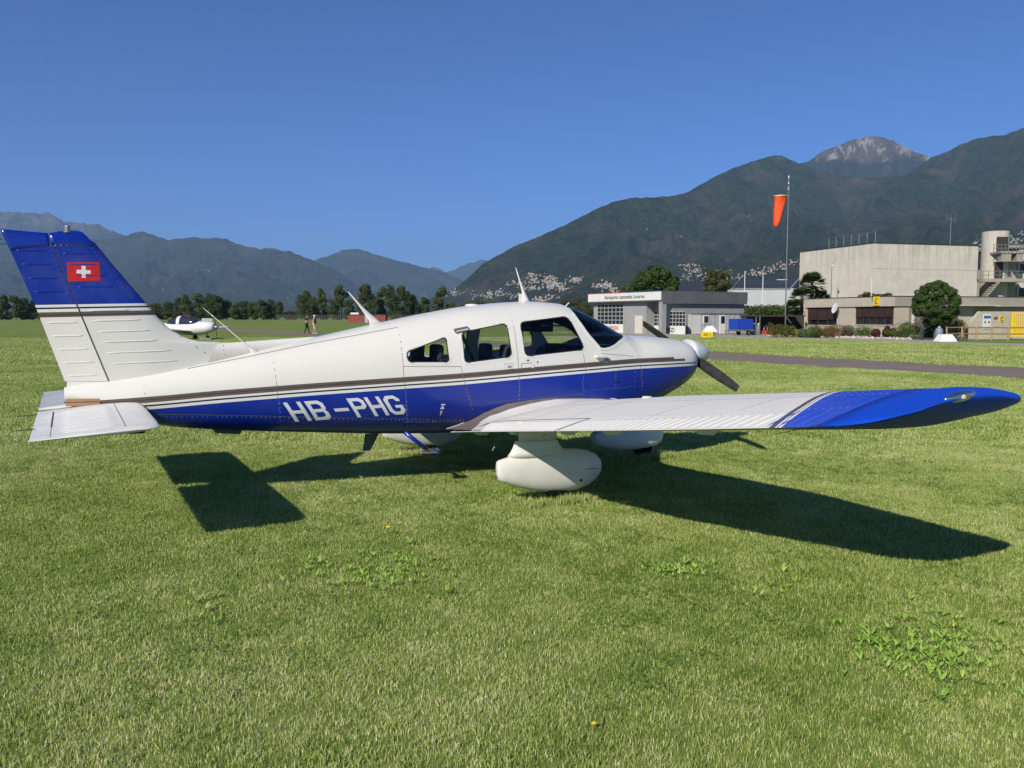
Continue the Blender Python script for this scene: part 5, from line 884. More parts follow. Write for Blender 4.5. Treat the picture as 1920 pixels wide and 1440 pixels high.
rl = empty('roof_railing', (A_[0], A_[1], TH + .08), BL, 'galvanised railing along the left roof edge of the tall block', 'railing'); n_ = 7; r0, r1 = hit(1633, A_, u1), hit(1547, A_, u1)
for k in range(n_): b = MB(); x = r0 + .1 + (r1 - r0) * k / (n_ - 1); b.tube((x, sb_ * .3, 0), (x, sb_ * .3, 1.12), .03, n=6); b.build('post', GRY, rl)
for z_ in (.55, 1.1): b = MB(); b.tube((r0 + .1, sb_ * .3, z_), (r1 + .1, sb_ * .3, z_), .022, n=6); b.build('rail', GRY, rl)
def thin_pole(name, label, cat, px, py0, py1, D, r=.04, extra=None, m=None):
    o = empty(name, at(px, D), 0, label, cat); b = MB(); b.tube((0, 0, zat(py1, D)), (0, 0, zat(py0, D)), r, r * .7, 8); b.build('pole', m or GRY, o); 
    if extra: extra(o)
    return o
def fork(o):
    b = MB(); D = 92; R = Vector(RH)
    for z_ in (zat(413, D),): b.tube(tuple(R * -.45 + Vector((0, 0, z_))), tuple(R * .45 + Vector((0, 0, z_))), .03, n=5)
    for s_ in (-.45, 0, .45): b.tube(tuple(R * s_ + Vector((0, 0, zat(418, D)))), tuple(R * s_ + Vector((0, 0, zat(404, D)))), .025, n=5)
    b.build('antenna_element', GRY, o)
thin_pole('radio_mast', 'thin forked radio mast on the roof of the tall block', 'mast', 1776, 410, 462, 92, .05, fork)
thin_pole('roof_pole', 'slim white pole standing on the low roof in front of the block corner', 'pole', 1632, 521, 556, 69.5, .035, None, WHT)
def camh(o): b = MB(); z_ = zat(500, 88); b.tube((0, 0, z_ + .15), (.25, .3, z_ + .15), .03, n=5); b.lathe([(.02, -.1), (.11, -.06), (.12, .05), (.04, .1)], 10, (.25, .3, z_)); b.build('camera_head', WHT, o, smooth=True)
thin_pole('camera_pole', 'pole with a white camera head in front of the left face of the block', 'pole', 1557, 493, 556, 88, .045, camh); thin_pole('wall_pipe', 'thin pipe on the left face of the tall block', 'pipe', 1586, 496, 556, 91.3, .025)
# stair tower and white wing at the far right
TC = at(1860, 92); tw = empty('stair_tower', TC, 0, 'round concrete stair tower with open balconies at the right edge', 'building'); WHC = conc('pale_concrete', (.56, .52, .45), .35); tz = zat(437, 92); b = MB(); n = 28; pr = [(1.32 * math.cos(a), 1.32 * math.sin(a)) for a in np.linspace(0, 2 * PI, n, endpoint=False)]; b.prism(pr, 0, tz); b.build('shaft', WHC, tw, smooth=False)
Rv = Vector(RH); Fv = Vector(FH)
def ob(o, D, px0, px1, py0, py1, d0, d1, name, m): # box aligned with the view direction's ground frame
    b = MB(); C_ = at(960, D); x0 = (at(px0, D) - C_).dot(Rv); x1 = (at(px1, D) - C_).dot(Rv)
    for x in (x0, x1):
        for y in (d0, d1):
            for z in (zat(py1, D), zat(py0, D)): q = C_ + Rv * x + Fv * y; b.v.append((q.x - o.location.x, q.y - o.location.y, z))
    b.f += [(0, 1, 3, 2), (4, 6, 7, 5), (0, 4, 5, 1), (2, 3, 7, 6), (0, 2, 6, 4), (1, 5, 7, 3)]; b.m += [0] * 6; return b.build(name, m, o)
ob(tw, 90.6, 1864, 1884, 446, 474, -.03, .2, 'opening', DK); ob(tw, 90.5, 1862, 1876, 492, 524, -.03, .2, 'opening', DK)  # dark boxes on the solid shaft, painted as the shade of openings
ob(tw, 90.5, 1857, 1914, 474, 478, -1.3, .8, 'balcony_slab', CON3); ob(tw, 90.2, 1828, 1914, 524, 530, -1.3, .8, 'balcony_slab', CON3)
b = ob(tw, 91, 1884, 1905, 478, 556, .3, .6, 'back_wall', CON3); ob(tw, 89.8, 1868, 1886, 478, 492, -.5, .5, 'bracket', CON3); ob(tw, 89.8, 1896, 1908, 478, 492, -.5, .5, 'bracket', CON3)
for (pxa, pxb, ya, yb) in ((1858, 1914, 460, 474), (1829, 1914, 509, 524)):
    for k in range(9): px_ = pxa + (pxb - pxa) * k / 8; ob(tw, 89.1, px_ - .45, px_ + .45, ya, yb, 0, .04, 'railing_post', GRY)
    for y_ in (ya, (ya + yb) / 2): ob(tw, 89.1, pxa, pxb, y_ - .5, y_ + .5, -.01, -.002, 'rail', GRY)
for k in range(7): ob(tw, 89.5, 1840 + k * 3.2, 1844 + k * 3.2, 554 - k * 4.0, 557 - k * 4.0, -.8, .2, 'stair_tread', CON3)
wwg = empty('office_wing', at(1925, 92), 0, 'pale office wing with dark windows at the right edge, beside the stair tower', 'building'); ob(wwg, 91.5, 1905, 1990, 466, 622, 0, 8, 'wall', WHC); ob(wwg, 91.45, 1909, 1990, 496, 513, -.02, .1, 'window', DGL); ob(wwg, 91.45, 1909, 1990, 540, 556, -.02, .1, 'window', DGL); ob(wwg, 91.4, 1880, 1990, 462, 466, -.2, 8, 'roof', CON3)
ob(wwg, 91, 1828, 1840, 556, 600, 1, 3, 'link_wall', WHC); ob(wwg, 90, 1825, 1832, 536, 556, 1, 3, 'window', DGL)
# ---- solar hangar
sh_ = empty('solar_hangar', at(1400, 130), 0, 'long light grey hangar with solar panels on its roof behind the fire station', 'building'); LGW = mat('light_cladding', (.50, .52, .54), .6, .05, 1); PVM = mat('solar_cell_blue', (.04, .045, .06), .55, .2, 2, spec=.3)
ob(sh_, 130, 1372, 1497, 541, 600, 0, 14, 'wall', LGW); ob(sh_, 133, 1240, 1372, 548, 600, 0, 12, 'wall', LGW)
def roofgrid(px0, px1, ya, yb, Da, Db, nc, nr):
    P = lambda u, v: (lambda D, px, py: Vector((*at(px, D).xy, zat(py, D))))(Da + (Db - Da) * v, px0 + (px1 - px0) * u + 18 * v, ya + (yb - ya) * v); b = MB()
    for i in range(nc):
        for j in range(nr):
            q = [P((i + .06) / nc, (j + .06) / nr), P((i + .94) / nc, (j + .06) / nr), P((i + .94) / nc, (j + .94) / nr), P((i + .06) / nc, (j + .94) / nr)]; b.add([tuple(v - sh_.location) for v in q] + [tuple(v - sh_.location - Vector((0, 0, .06))) for v in q], [(0, 1, 2, 3), (0, 4, 5, 1), (1, 5, 6, 2), (3, 2, 6, 7), (0, 3, 7, 4)])
    o = b.build('solar_panel', PVM, sh_); o['kind'] = 'stuff'; b = MB(); q = [P(-.01, 0), P(1.01, 0), P(1.01, 1), P(-.01, 1)]; b.add([tuple(v - sh_.location - Vector((0, 0, .09))) for v in q] + [tuple(v - sh_.location - Vector((0, 0, .35))) for v in q], [(0, 1, 2, 3), (7, 6, 5, 4), (0, 4, 5, 1), (1, 5, 6, 2), (2, 6, 7, 3), (3, 7, 4, 0)]); b.build('roof', FR, sh_)
roofgrid(1372, 1480, 540, 519.5, 130, 140, 16, 6); roofgrid(1240, 1345, 547, 530, 133, 142, 15, 5); ob(sh_, 131, 1478, 1499, 521, 541, 6, 7, 'gable', LGW)
for i, (px_, ya, yb) in enumerate(((1395, 509, 556), (1429, 513, 575), (1362, 510, 535))): thin_pole('lamp_post', ['white lamp post in front of the solar panels, left one', 'white lamp post in front of the solar panels, right one', 'short white lamp post behind the loose crowned tree'][i], 'lamp post', px_, ya, yb + 40, 118 - i * 2, .07, lambda o: None, WP)['group'] = 'lamp posts by the hangar'
# ---- windsock
ws = empty('windsock', at(1472.5, 80), 0, 'hanging orange windsock on a tall thin mast', 'windsock'); b = MB(); b.tube((0, 0, 0), (0, 0, zat(362, 80)), .07, .045, 10); b.build('mast', GRY, ws); topz = zat(362, 80)
b = MB(); b.lathe([(.05, 0), (.14, .02), (.14, .30), (.05, .34), (.04, .5), (.17, .56), (.08, .66), (.04, .8), (.03, 1.0), (.09, 1.05), (.10, 1.2), (.02, 1.45)], 14, (0, 0, topz)); b.build('obstruction_lamp', GRY, ws, smooth=False)
OR_ = mat('windsock_orange', (.85, .09, .015), .7, .08, 3); b = MB(); rg = []; tz_ = zat(372, 80); bz_ = zat(427, 80); off = Rv * ((1459 - 1474) / FPX * 80)
for u in np.linspace(0, 1, 14):
    z_ = tz_ + (bz_ - tz_) * u; rr_ = .58 - .27 * u if u < .93 else .22; c_ = off + Rv * (-.30 * u ** 1.1); rg.append([(c_.x + rr_ * (1 + .10 * math.sin(3 * a + 5 * u)) * math.cos(a) * (1 - .25 * abs(math.sin(a * 2)) * u), c_.y + rr_ * (1 + .10 * math.sin(3 * a + 5 * u)) * math.sin(a), z_) for a in np.linspace(0, 2 * PI, 24, endpoint=False)])
b.loft(rg, caps=False); b.build('sock', OR_, ws, smooth=True); b = MB(); b.lathe([(.57, 0), (.60, 0), (.60, .06), (.57, .06), (.57, 0)], 24, (off.x, off.y, tz_)); b.tube((0, 0, tz_ + .03), (off.x, off.y, tz_ + .03), .03, n=6); b.build('ring', WHT, ws)
# ---- shelter, trailer, cylinders, reel, signs
shl = empty('shelter', at(1452, 79), 0, 'dark low open shelter between the container and the flower bed', 'shelter'); ob(shl, 78, 1398, 1508, 591, 593.5, -.4, 3, 'roof', DK); ob(shl, 81, 1398, 1508, 593.5, 627, 0, .3, 'back_wall', DK)  # near-black back wall paints in the shade inside the shelter
for px_ in (1418, 1425, 1473): ob(shl, 77.6, px_ - .8, px_ + .8, 593.6, 626, 0, .1, 'post', GRY)
b = MB(); q0, q1 = at(1474, 77.6) - shl.location, at(1484, 77.6) - shl.location; b.tube((q0.x, q0.y, zat(594, 77.6)), (q1.x, q1.y, zat(606, 77.6)), .04, n=5); b.build('brace', GRY, shl)
tr = empty('covered_trailer', at(1390, 75), math.atan2(RH[1], RH[0]) + .35, 'small two wheeled trailer with a bright blue cover', 'trailer'); CB = mat('tarpaulin_blue', (.012, .055, .42), .45, .1, 4); b = MB(); b.box(-.88, .85, -.6, .6, .52, 1.45); b.build('cover', CB, tr, bevel=.04); b = MB(); b.box(-.95, .9, -.65, .65, .36, .52); b.build('tray', GRY, tr)
for s_ in (-.72, .72): b = MB(); b.lathe([(.10, -.07), (.21, -.06), (.23, 0), (.21, .06), (.10, .07)], 18, (.25, s_, .23), axis='y'); w_ = b.build('wheel', TY, tr, smooth=True); b = MB(); b.lathe([(.02, -.075), (.10, -.072), (.10, .072), (.02, .075)], 14, (.25, s_, .23), axis='y'); b.build('rim', GRY, w_)
b = MB(); b.tube((-.9, 0, .42), (-1.7, 0, .38), .04, n=6); b.tube((-1.6, 0, .38), (-1.6, 0, .05), .03, n=6); b.build('drawbar', GRY, tr)
for i, px_ in enumerate((1413.5, 1422.5)): o = empty('gas_cylinder', at(px_, 75.5), 0, ['grey gas cylinder with a pale cap, the one next to the blue trailer', 'grey gas cylinder with a pale cap, the one next to the red hose reel'][i], 'cylinder', 'gas cylinders beside the trailer'); b = MB(); b.lathe([(.17, 0), (.18, .04), (.18, .82), (.13, .92), (.06, .95)], 16); b.build('body', mat('cylinder_grey', (.16, .18, .20), .45), o, smooth=True); b = MB(); b.lathe([(.085, .93), (.085, 1.03), (.03, 1.07)], 12); b.build('cap', WP, o, smooth=True)
hr = empty('hose_reel', at(1438, 74.5), .4, 'red hose reel cart in front of the shelter', 'hose reel'); RP = mat('red_paint', (.5, .02, .02), .4); b = MB(); b.box(-.45, .5, -.25, .25, .10, .32); b.box(.25, .5, -.2, .2, .32, .45); b.build('frame', RP, hr, bevel=.02); b = MB(); 
for a in range(12): a0, a1 = a * PI / 6, (a + 1) * PI / 6; b.tube((-.12 + .33 * math.cos(a0), -.15, .5 + .33 * math.sin(a0)), (-.12 + .33 * math.cos(a1), -.15, .5 + .33 * math.sin(a1)), .03, n=5); b.tube((-.12 + .33 * math.cos(a0), .15, .5 + .33 * math.sin(a0)), (-.12 + .33 * math.cos(a1), .15, .5 + .33 * math.sin(a1)), .03, n=5)
b.build('reel', GRY, hr); b = MB(); b.tube((-.45, 0, .2), (-.85, 0, .55), .025, n=5); b.build('handle', RP, hr)
rz = math.atan2(RH[1], RH[0]); ys = empty('apron_sign', at(1326, 61), rz, 'small yellow board reading AIS with an arrow, on two short black legs', 'sign'); b = MB(); b.box(-.44, .44, -.04, .04, .15, .56); b.build('board', YEL, ys); 
for s_ in (-.40, .38): b = MB(); b.box(s_ - .03, s_ + .03, -.035, .035, 0, .15); b.build('leg', BLK, ys)
fit_text('AIS', .30, .17, BLK, 'lettering', ys, (-.26, -.045, .27), 0) if False else fit_text('AIS', .30, .17, BLK, 'lettering', ys, (-.26, -.0 - .042 if True else 0, .27), 0)
b = MB(); b.add([(.12, -.046, .345), (.24, -.046, .345), (.24, -.046, .315), (.30, -.046, .36), (.24, -.046, .405), (.24, -.046, .375), (.12, -.046, .375)], [(0, 1, 2, 3, 4, 5, 6)]); b.add([(x, -.041, z) for x, z in ((.12, .345), (.24, .345), (.24, .315), (.30, .36), (.24, .405), (.24, .375), (.12, .375))], [(6, 5, 4, 3, 2, 1, 0)]); b.build('arrow', BLK, ys)
def trap(name, label, px, D, w0, w1, h, dd=.5): o = empty(name, at(px, D), rz, label, 'marker'); b = MB(); b.add([(-w0, -dd, 0), (w0, -dd, 0), (w0, dd, 0), (-w0, dd, 0), (-w1, -dd * .6, h), (w1, -dd * .6, h), (w1, dd * .6, h), (-w1, dd * .6, h)], [(3, 2, 1, 0), (4, 5, 6, 7), (0, 1, 5, 4), (1, 2, 6, 5), (2, 3, 7, 6), (3, 0, 4, 7)]); b.build('hood', mat('marker_white', (.85, .85, .83), .5, .02), o, bevel=.03); return o
trap('edge_marker', 'white hood shaped marker on the path at the right', 1774, 56, .58, .33, .47)
o = trap('edge_marker', 'white hood shaped marker by the container office', 1331, 71, .56, .22, .48); o.location.z = .38; b = MB(); b.box(-.35, .35, -.2, .2, -.38, 0); b.build('stand', DG, o)
bn = empty('canister', at(1762, 57.5), 0, 'grey round canister with a pale lid beside the wooden fence', 'canister'); b = MB(); b.lathe([(.20, 0), (.245, .05), (.25, .72), (.17, .86), (.09, .90)], 20); b.build('body', mat('canister_grey', (.20, .24, .28), .5), bn, smooth=True); b = MB(); b.lathe([(.08, .88), (.08, .95), (.02, .99)], 12); b.build('lid', mat('lid_cream', (.7, .55, .3), .5), bn)
bl = empty('path_bollard', at(1729, 60), 0, 'short dark square bollard lamp at the edge of the flower bed', 'bollard'); b = MB(); b.box(-.10, .10, -.10, .10, 0, .50); b.build('post', mat('bollard_dark', (.05, .06, .07), .5), bl); b = MB(); b.box(-.13, .13, -.13, .13, .50, .60); b.build('head', mat('bollard_dark', (.05, .06, .07)), bl)
WD = mat('weathered_wood', (.20, .13, .07), .85, .3, 12); WDL = mat('pale_wood', (.38, .26, .14), .85, .25, 12); wf = empty('wooden_fence', at(1776, 58.5), 0, 'rustic wooden rail fence in front of the yard wall', 'fence'); pp = [at(px_, D) for px_, D in ((1776, 59), (1805, 58.6), (1832, 58.2), (1861, 57.9), (1892, 57.6), (1925, 57.3))]
for k, P in enumerate(pp): b = MB(); q = P - wf.location; b.tube((q.x, q.y, 0), (q.x, q.y, .92 + .02 * (k % 2)), .06, .055, 8); b.build('post', WDL, wf)
for k in range(len(pp) - 1):
    for z_ in (.45, .88): b = MB(); q, r_ = pp[k] - wf.location, pp[k + 1] - wf.location; b.tube((q.x, q.y, z_ + .02 * (k % 2)), (r_.x, r_.y, z_ + .02 * ((k + 1) % 2)), .042, n=7); b.build('rail', WD, wf)
yg = empty('yellow_gate', at(1897, 60), 0, 'tall yellow barred gate at the right edge', 'gate'); ob(yg, 60, 1897, 1901, 586, 631, 0, .12, 'frame', YEL); ob(yg, 60, 1901, 1940, 586, 589, 0, .1, 'frame', YEL); ob(yg, 60, 1901, 1940, 628, 631, 0, .1, 'frame', YEL)
for k in range(9): ob(yg, 60, 1903 + k * 4, 1905 + k * 4, 589, 628, .02, .08, 'bar', YEL)
# ---------------------------------------------------------------- vegetation
def crown_mesh(name, blobs, n, size, seed, flat=.0, jitter=.5):
    r = np.random.default_rng(seed); B = np.array(blobs, float); vol = np.cbrt(B[:, 3] * B[:, 4] * B[:, 5]) ** 1.7; bi = r.choice(len(B), n, p=vol / vol.sum()); d = r.normal(size=(n, 3)); d /= np.linalg.norm(d, axis=1)[:, None]; d[:, 2] = np.where((d[:, 2] < -.5) & (r.random(n) < .2), -d[:, 2], d[:, 2])
    rad = (1 - np.abs(r.normal(0, .16, n))).clip(.3, 1.05); P = B[bi, :3] + d * B[bi, 3:6] * rad[:, None]; nn = d + r.normal(0, jitter, (n, 3)); nn /= np.linalg.norm(nn, axis=1)[:, None]
    u = np.cross(nn, r.normal(size=(n, 3))); u /= np.linalg.norm(u, axis=1)[:, None]; w = np.cross(nn, u); s = size * r.uniform(.6, 1.3, n)[:, None]
    V = np.stack([P - u * s, P - w * s * .55, P + u * s, P + w * s * .55], 1).reshape(-1, 3); F = np.arange(4 * n).reshape(n, 4); bt = r.random(len(B)); ti = np.clip(.5 * r.random(n) + .5 * bt[bi] + .0, 0, 1); return np_mesh(name, V, F, {'tint': np.repeat(ti, 4)})
def blobset(r, k, H, Wd, z0, up=1.0):
    out = []
    for i in range(k):
        a = r.uniform(0, 2 * PI); q = math.sqrt(r.random()) * Wd * .62; u = r.random() ** .8; z = z0 + (H - z0) * (.12 + .76 * u); sh = math.sin(PI * min(max((z - z0) / (H - z0), .12), .95)) ** .6 * up; s = Wd * r.uniform(.30, .48); out.append((q * math.cos(a) * sh, q * math.sin(a) * sh, z, s, s, s * r.uniform(.65, .95)))
    return out
L_A = leafmat('foliage_dark', (.034, .058, .016), (.075, .110, .030), (.130, .160, .048), .2); L_B = leafmat('foliage_olive', (.040, .056, .016), (.085, .105, .032), (.15, .16, .055), .2); L_C = leafmat('foliage_deep_green', (.022, .048, .008), (.055, .100, .018), (.11, .165, .032), .2)
BARK = mat('bark_brown', (.10, .08, .06), .9, .25, 8)
r = np.random.default_rng(77); TV = []
for k in range(7):
    H, Wd, z0 = [(17, 4.6, .6), (17, 4.2, 1.5), (15, 5.5, .3), (12, 5.5, .2), (18, 4.0, 4.0), (10, 5.0, .4), (14, 4.6, .3)][k]; cm = crown_mesh('crown', blobset(r, [26, 18, 30, 26, 18, 22, 22][k], H, Wd, z0), 4600, .40, 200 + k, 0, .8); b = MB(); b.tube((0, 0, 0), (.1, .1, H * .55), .30, .14, 7); b.tube((.05, .05, H * .3), (1.2, .6, H * .6), .12, .05, 5); b.tube((.05, .05, H * .35), (-1.1, -.5, H * .65), .12, .05, 5); tm = b.mesh('trunk', True); TV.append((H, Wd, cm, tm))
for i, (H, Wd, cm, tm) in enumerate(TV): cm.materials.append([L_A, L_B][i % 2]); tm.materials.append(BARK)
def tree(px, D, top, hw, v, label=None, group='trees along the far edge of the airfield', name='broadleaf_tree', rot=None):
    H, Wd, cm, tm = TV[v]; o = empty(name, at(px, D), r.uniform(0, 6.28) if rot is None else rot, label or 'dark green broadleaf tree in the row along the far edge of the airfield', 'tree', group); hz = zat(top, D) / H; hx = hw / FPX * D / Wd
    for nm, me in (('crown', cm), ('trunk', tm)): c = bpy.data.objects.new(nm, me); COL.objects.link(c); c.parent = o; c.scale = (hx * 1.12, hx * 1.12, hz * 1.02)
    return o
TL = [(3, 552, 17, 2), (30, 553, 15, 0), (45, 558, 12, 3), (62, 560, 13, 2), (84, 566, 12, 6), (270, 570, 12, 3), (292, 568, 13, 3), (315, 565, 13, 6), (335, 558, 13, 2), (352, 552, 14, 2), (372, 549, 15, 0), (392, 550, 15, 2), (408, 553, 13, 6), (425, 562, 12, 3), (441, 568, 11, 5), (457, 563, 12, 6), (475, 566, 11, 3), (492, 562, 12, 6), (508, 561, 12, 2), (524, 565, 9, 3), (566, 552, 13, 2), (578, 544, 13, 0), (592, 556, 11, 2), (603, 540, 11, 4), (625, 560, 13, 6), (640, 534, 14, 4), (655, 561, 12, 6), (683, 530, 17, 1), (697, 550, 13, 2), (715, 536, 14, 0), (733, 534, 15, 2), (750, 533, 13, 1), (762, 545, 12, 2), (778, 552, 14, 2), (797, 557, 12, 6), (826, 535, 16, 0), (846, 566, 11, 3), (862, 572, 10, 5), (880, 566, 13, 3), (900, 562, 13, 6), (921, 566, 13, 3), (944, 570, 12, 5), (1040, 570, 13, 3), (1062, 562, 14, 6), (1082, 557, 14, 2), (1098, 566, 12, 3)]
SPL = {578: 'tall dark tree at the left end of the group beside the walking people', 603: 'slim high trunked tree with a small round crown, left of the high dome tree', 640: 'high domed tree standing alone above its neighbours left of the red sheds', 683: 'tall round crowned tree directly behind the red sheds', 826: 'round crowned tree standing at the right end of the tall group', 30: 'bushy tree at the far left edge of the picture'}
SEG = [(-50, 110, 'left of the tail fin'), (110, 350, 'above the small white aircraft'), (350, 470, 'behind the nose of the small white aircraft'), (470, 560, 'between the small aircraft and the walking people'), (560, 660, 'behind the walking people'), (660, 730, 'behind the red shed'), (730, 870, 'above the fuselage right of the red shed'), (870, 1000, 'low over the cabin roof antenna puck'), (1000, 1110, 'left of the fire station')]
ORD = ['first', 'second', 'third', 'fourth', 'fifth', 'sixth', 'seventh', 'eighth']; cntr = {}
for px_, top, hw, v in TL:
    sg_ = next(q for q in SEG if q[0] <= px_ < q[1]); cntr[sg_[2]] = cntr.get(sg_[2], 0) + 1; lab = SPL.get(px_) or ('far tree, ' + ORD[cntr[sg_[2]] - 1] + ' from the left ' + sg_[2]); tree(px_, 430 + r.uniform(-25, 25), top, hw, v, lab)
for k in range(58): px_ = -20 + k * 19.8 + r.uniform(-6, 6); tree(px_, 452 + r.uniform(-8, 8), r.uniform(578, 586), r.uniform(12, 17), 5, 'low dark bush in the belt along the far edge of the airfield', 'bushes along the far edge of the airfield', 'hedgerow_bush')
def big_tree(name, label, cat, px, D, blobs, n, size, m, trunk, seed, jitter=.6):
    o = empty(name, at(px, D), 0, label, cat); link('crown', crown_mesh('crown', blobs, n, size, seed, 0, jitter), m, o)
    if trunk:
        b = MB()
        for t_ in trunk: b.tube(*t_)
        b.build('trunk', BARK, o)
    return o
rr = np.random.default_rng(5)
def dome(k, cx, cz, rx, rz, s, rad=.86): # clumps over the shell of an ellipsoid
    out = [(cx, 0, cz, rx * rad, rx * rad, rz * rad)]
    for i in range(k):
        d = rr.normal(size=3); d /= np.linalg.norm(d); out.append((cx + d[0] * rx * .86, d[1] * rx * .86, cz + d[2] * rz * .86, s * rr.uniform(.8, 1.2), s * rr.uniform(.8, 1.2), s * rr.uniform(.7, 1.0)))
    return out
u = 105 / FPX; big_tree('evergreen_oak', 'dense round dark green tree behind the fire station', 'tree', 1229, 105, dome(80, 0, zat(537, 105), 42 * u, 36 * u, .60), 22000, .14, L_C, [((0, 0, 0), (0, 0, 5), .3, .2, 8)], 301)
big_tree('grey_green_tree', 'duller sparse tree at the left of the round tree behind the fire station', 'tree', 1192, 112, dome(26, 0, 4.2, 2.3, 1.9, .6), 5000, .14, L_B, [((0, 0, 0), (0, 0, 4), .2, .1, 8)], 302)
u = 104 / FPX; big_tree('silver_birch', 'loose pale green tree rising behind the dark grey roof', 'tree', 1346, 104, [(rr.normal(0, 12 * u), rr.normal(0, .8), zat(510 + 38 * q_, 104), (6 + 12 * q_) * u * .5, .6, 6 * u) for q_ in rr.random(46)], 7000, .12, leafmat('foliage_pale', (.05, .065, .022), (.11, .125, .05), (.17, .18, .08), .3), [((0, 0, 0), (0, 0, 6), .12, .05, 6)], 303, .9)
u = 63.5 / FPX; big_tree('clipped_laurel', 'big round clipped dark green tree in front of the office building', 'tree', 1754, 63.5, dome(120, 0, zat(571, 63.5), 42 * u, 45 * u, .30), 34000, .060, L_C, [((0, 0, 0), (0, 0, 1.5), .1, .08, 8)], 304)
# palm
PALM = leafmat('palm_leaf', (.025, .05, .012), (.055, .095, .022), (.12, .15, .05), .2)
def palm_head(r_, n, L, cz, cx=0.0):
    V = []; F = []; T = []
    for i in range(n):
        a = r_.uniform(0, 2 * PI); el = r_.uniform(-.6, 1.35); d = Vector((math.cos(a) * math.cos(el), math.sin(a) * math.cos(el), math.sin(el))); side = d.cross(Vector((0, 0, 1))).normalized(); c = Vector((cx, 0, cz)) + d * L * .55; ti = r_.random()
        for k in range(9):
            th_ = (k - 4) * .33; q = (d * math.cos(th_) + side * math.sin(th_)); e = c + q * L * .5 * (1 - .03 * abs(k - 4)) + Vector((0, 0, -.10 * L)); w = side * .05 * L if k == 4 else q.cross(d.cross(side)).normalized() * .05 * L; b0 = len(V); V += [tuple(c - w), tuple(c + w), tuple(c + (e - c) * .6 + w * .9), tuple(e)]; F.append((b0, b0 + 1, b0 + 2, b0 + 3)); T += [ti] * 4
        b0 = len(V); w = side * .012; V += [tuple(Vector((cx, 0, cz)) - w), tuple(Vector((cx, 0, cz)) + w), tuple(c + w), tuple(c - w)]; F.append((b0, b0 + 1, b0 + 2, b0 + 3)); T += [.3] * 4
    return np_mesh('fronds', V, F, {'tint': T})
for i, (px_, py_, D, L) in enumerate([(1521, 536, 83, 1.45), (1503, 560, 82, 1.3), (1540, 562, 84, 1.0), (1488, 578, 81, 1.0)]):
    o = empty('fan_palm', at(px_, D), 0, ['tallest fan palm left of the office building', 'middle fan palm, lower left of the tallest', 'small fan palm against the concrete block', 'lowest fan palm beside the hedge'][i], 'palm', 'fan palms beside the office building'); link('fronds', palm_head(np.random.default_rng(i), 85, L * 1.1, zat(py_, D)), PALM, o); b = MB(); b.tube((0, 0, 0), (0, 0, zat(py_, D)), .16, .13, 8); b.build('trunk', BARK, o)
# hedge behind the shelter
o = empty('hedge', at(1440, 85), 0, 'dark green clipped hedge above the open shelter', 'hedge'); u = 85 / FPX; link('foliage', crown_mesh('foliage', [((px_ - 1440) * u * RH[0] + q_ * .3, (px_ - 1440) * u * RH[1], zat(585, 85) + rr.normal(0, .12), .45, .7, .62) for px_ in range(1398, 1502, 5) for q_ in (0, 1)] + [((px_ - 1440) * u * RH[0], (px_ - 1440) * u * RH[1], .8, .6, .8, .9) for px_ in range(1400, 1502, 12)], 11000, .08, 310), L_C, o)
# shrubs of the flower bed
def lm(nm, a, b_, c): return leafmat(nm, *[tuple(min(v * 1.5, .7) for v in q) for q in (a, b_, c)], .22)
CL = {'olive': lm('shrub_olive', (.05, .055, .012), (.10, .09, .022), (.17, .12, .035)), 'green': lm('shrub_green', (.03, .05, .012), (.065, .10, .022), (.12, .16, .04)), 'yellow': lm('shrub_yellow', (.11, .11, .015), (.22, .20, .03), (.34, .28, .06)), 'blue': lm('shrub_blue', (.035, .075, .05), (.07, .125, .08), (.11, .18, .12)), 'brown': lm('shrub_brown', (.05, .03, .015), (.10, .055, .025), (.15, .09, .04)), 'red': lm('shrub_red', (.035, .010, .012), (.08, .018, .022), (.14, .035, .035)), 'white': lm('shrub_flowering', (.04, .06, .02), (.08, .10, .04), (.55, .55, .48))}
SH = [(1460, 628, 13, 23, 'olive', 'olive shrub at the left end of the flower bed'), (1479, 627, 12, 20, 'green', 'green shrub next to the olive one at the left end of the bed'), (1493, 629, 9, 14, 'yellow', 'small yellow green shrub left of the blue green juniper'), (1512, 630, 17, 14, 'blue', 'blue green spreading juniper in the flower bed'), (1536, 631, 11, 17, 'yellow', 'golden shrub right of the juniper'), (1556, 630, 13, 18, 'yellow', 'second golden shrub in front of the reddish dome'), (1568, 624, 26, 22, 'brown', 'large reddish brown dome shrub in the flower bed'), (1588, 631, 13, 19, 'blue', 'spiky blue green plant right of the golden shrubs'), (1619, 630, 20, 18, 'green', 'low spreading green shrub in the middle of the bed'), (1644, 629, 8, 14, 'red', 'small dark red shrub, left of the spiky one'), (1665, 629, 8, 18, 'red', 'spiky dark red shrub right of the middle of the bed'), (1698, 632, 13, 18, 'yellow', 'pale yellow shrub near the right end of the bed'), (1702, 621, 22, 26, 'green', 'taller green shrub behind the pale yellow one'), (1737, 628, 17, 38, 'white', 'tall flowering shrub with white blossoms under the round tree'), (1776, 622, 20, 26, 'green', 'green shrub under the right side of the round tree'), (1756, 630, 15, 22, 'green', 'dark green shrub directly below the round tree, behind the canister'), (1800, 626, 18, 30, 'olive', 'shrub with pale flowers behind the wooden fence'), (1818, 629, 10, 15, 'brown', 'small brownish shrub at the corner of the yard wall'), (1530, 622, 16, 18, 'green', 'dark green shrub under the left window'), (1682, 626, 12, 12, 'green', 'small green shrub between the red and yellow ones')]
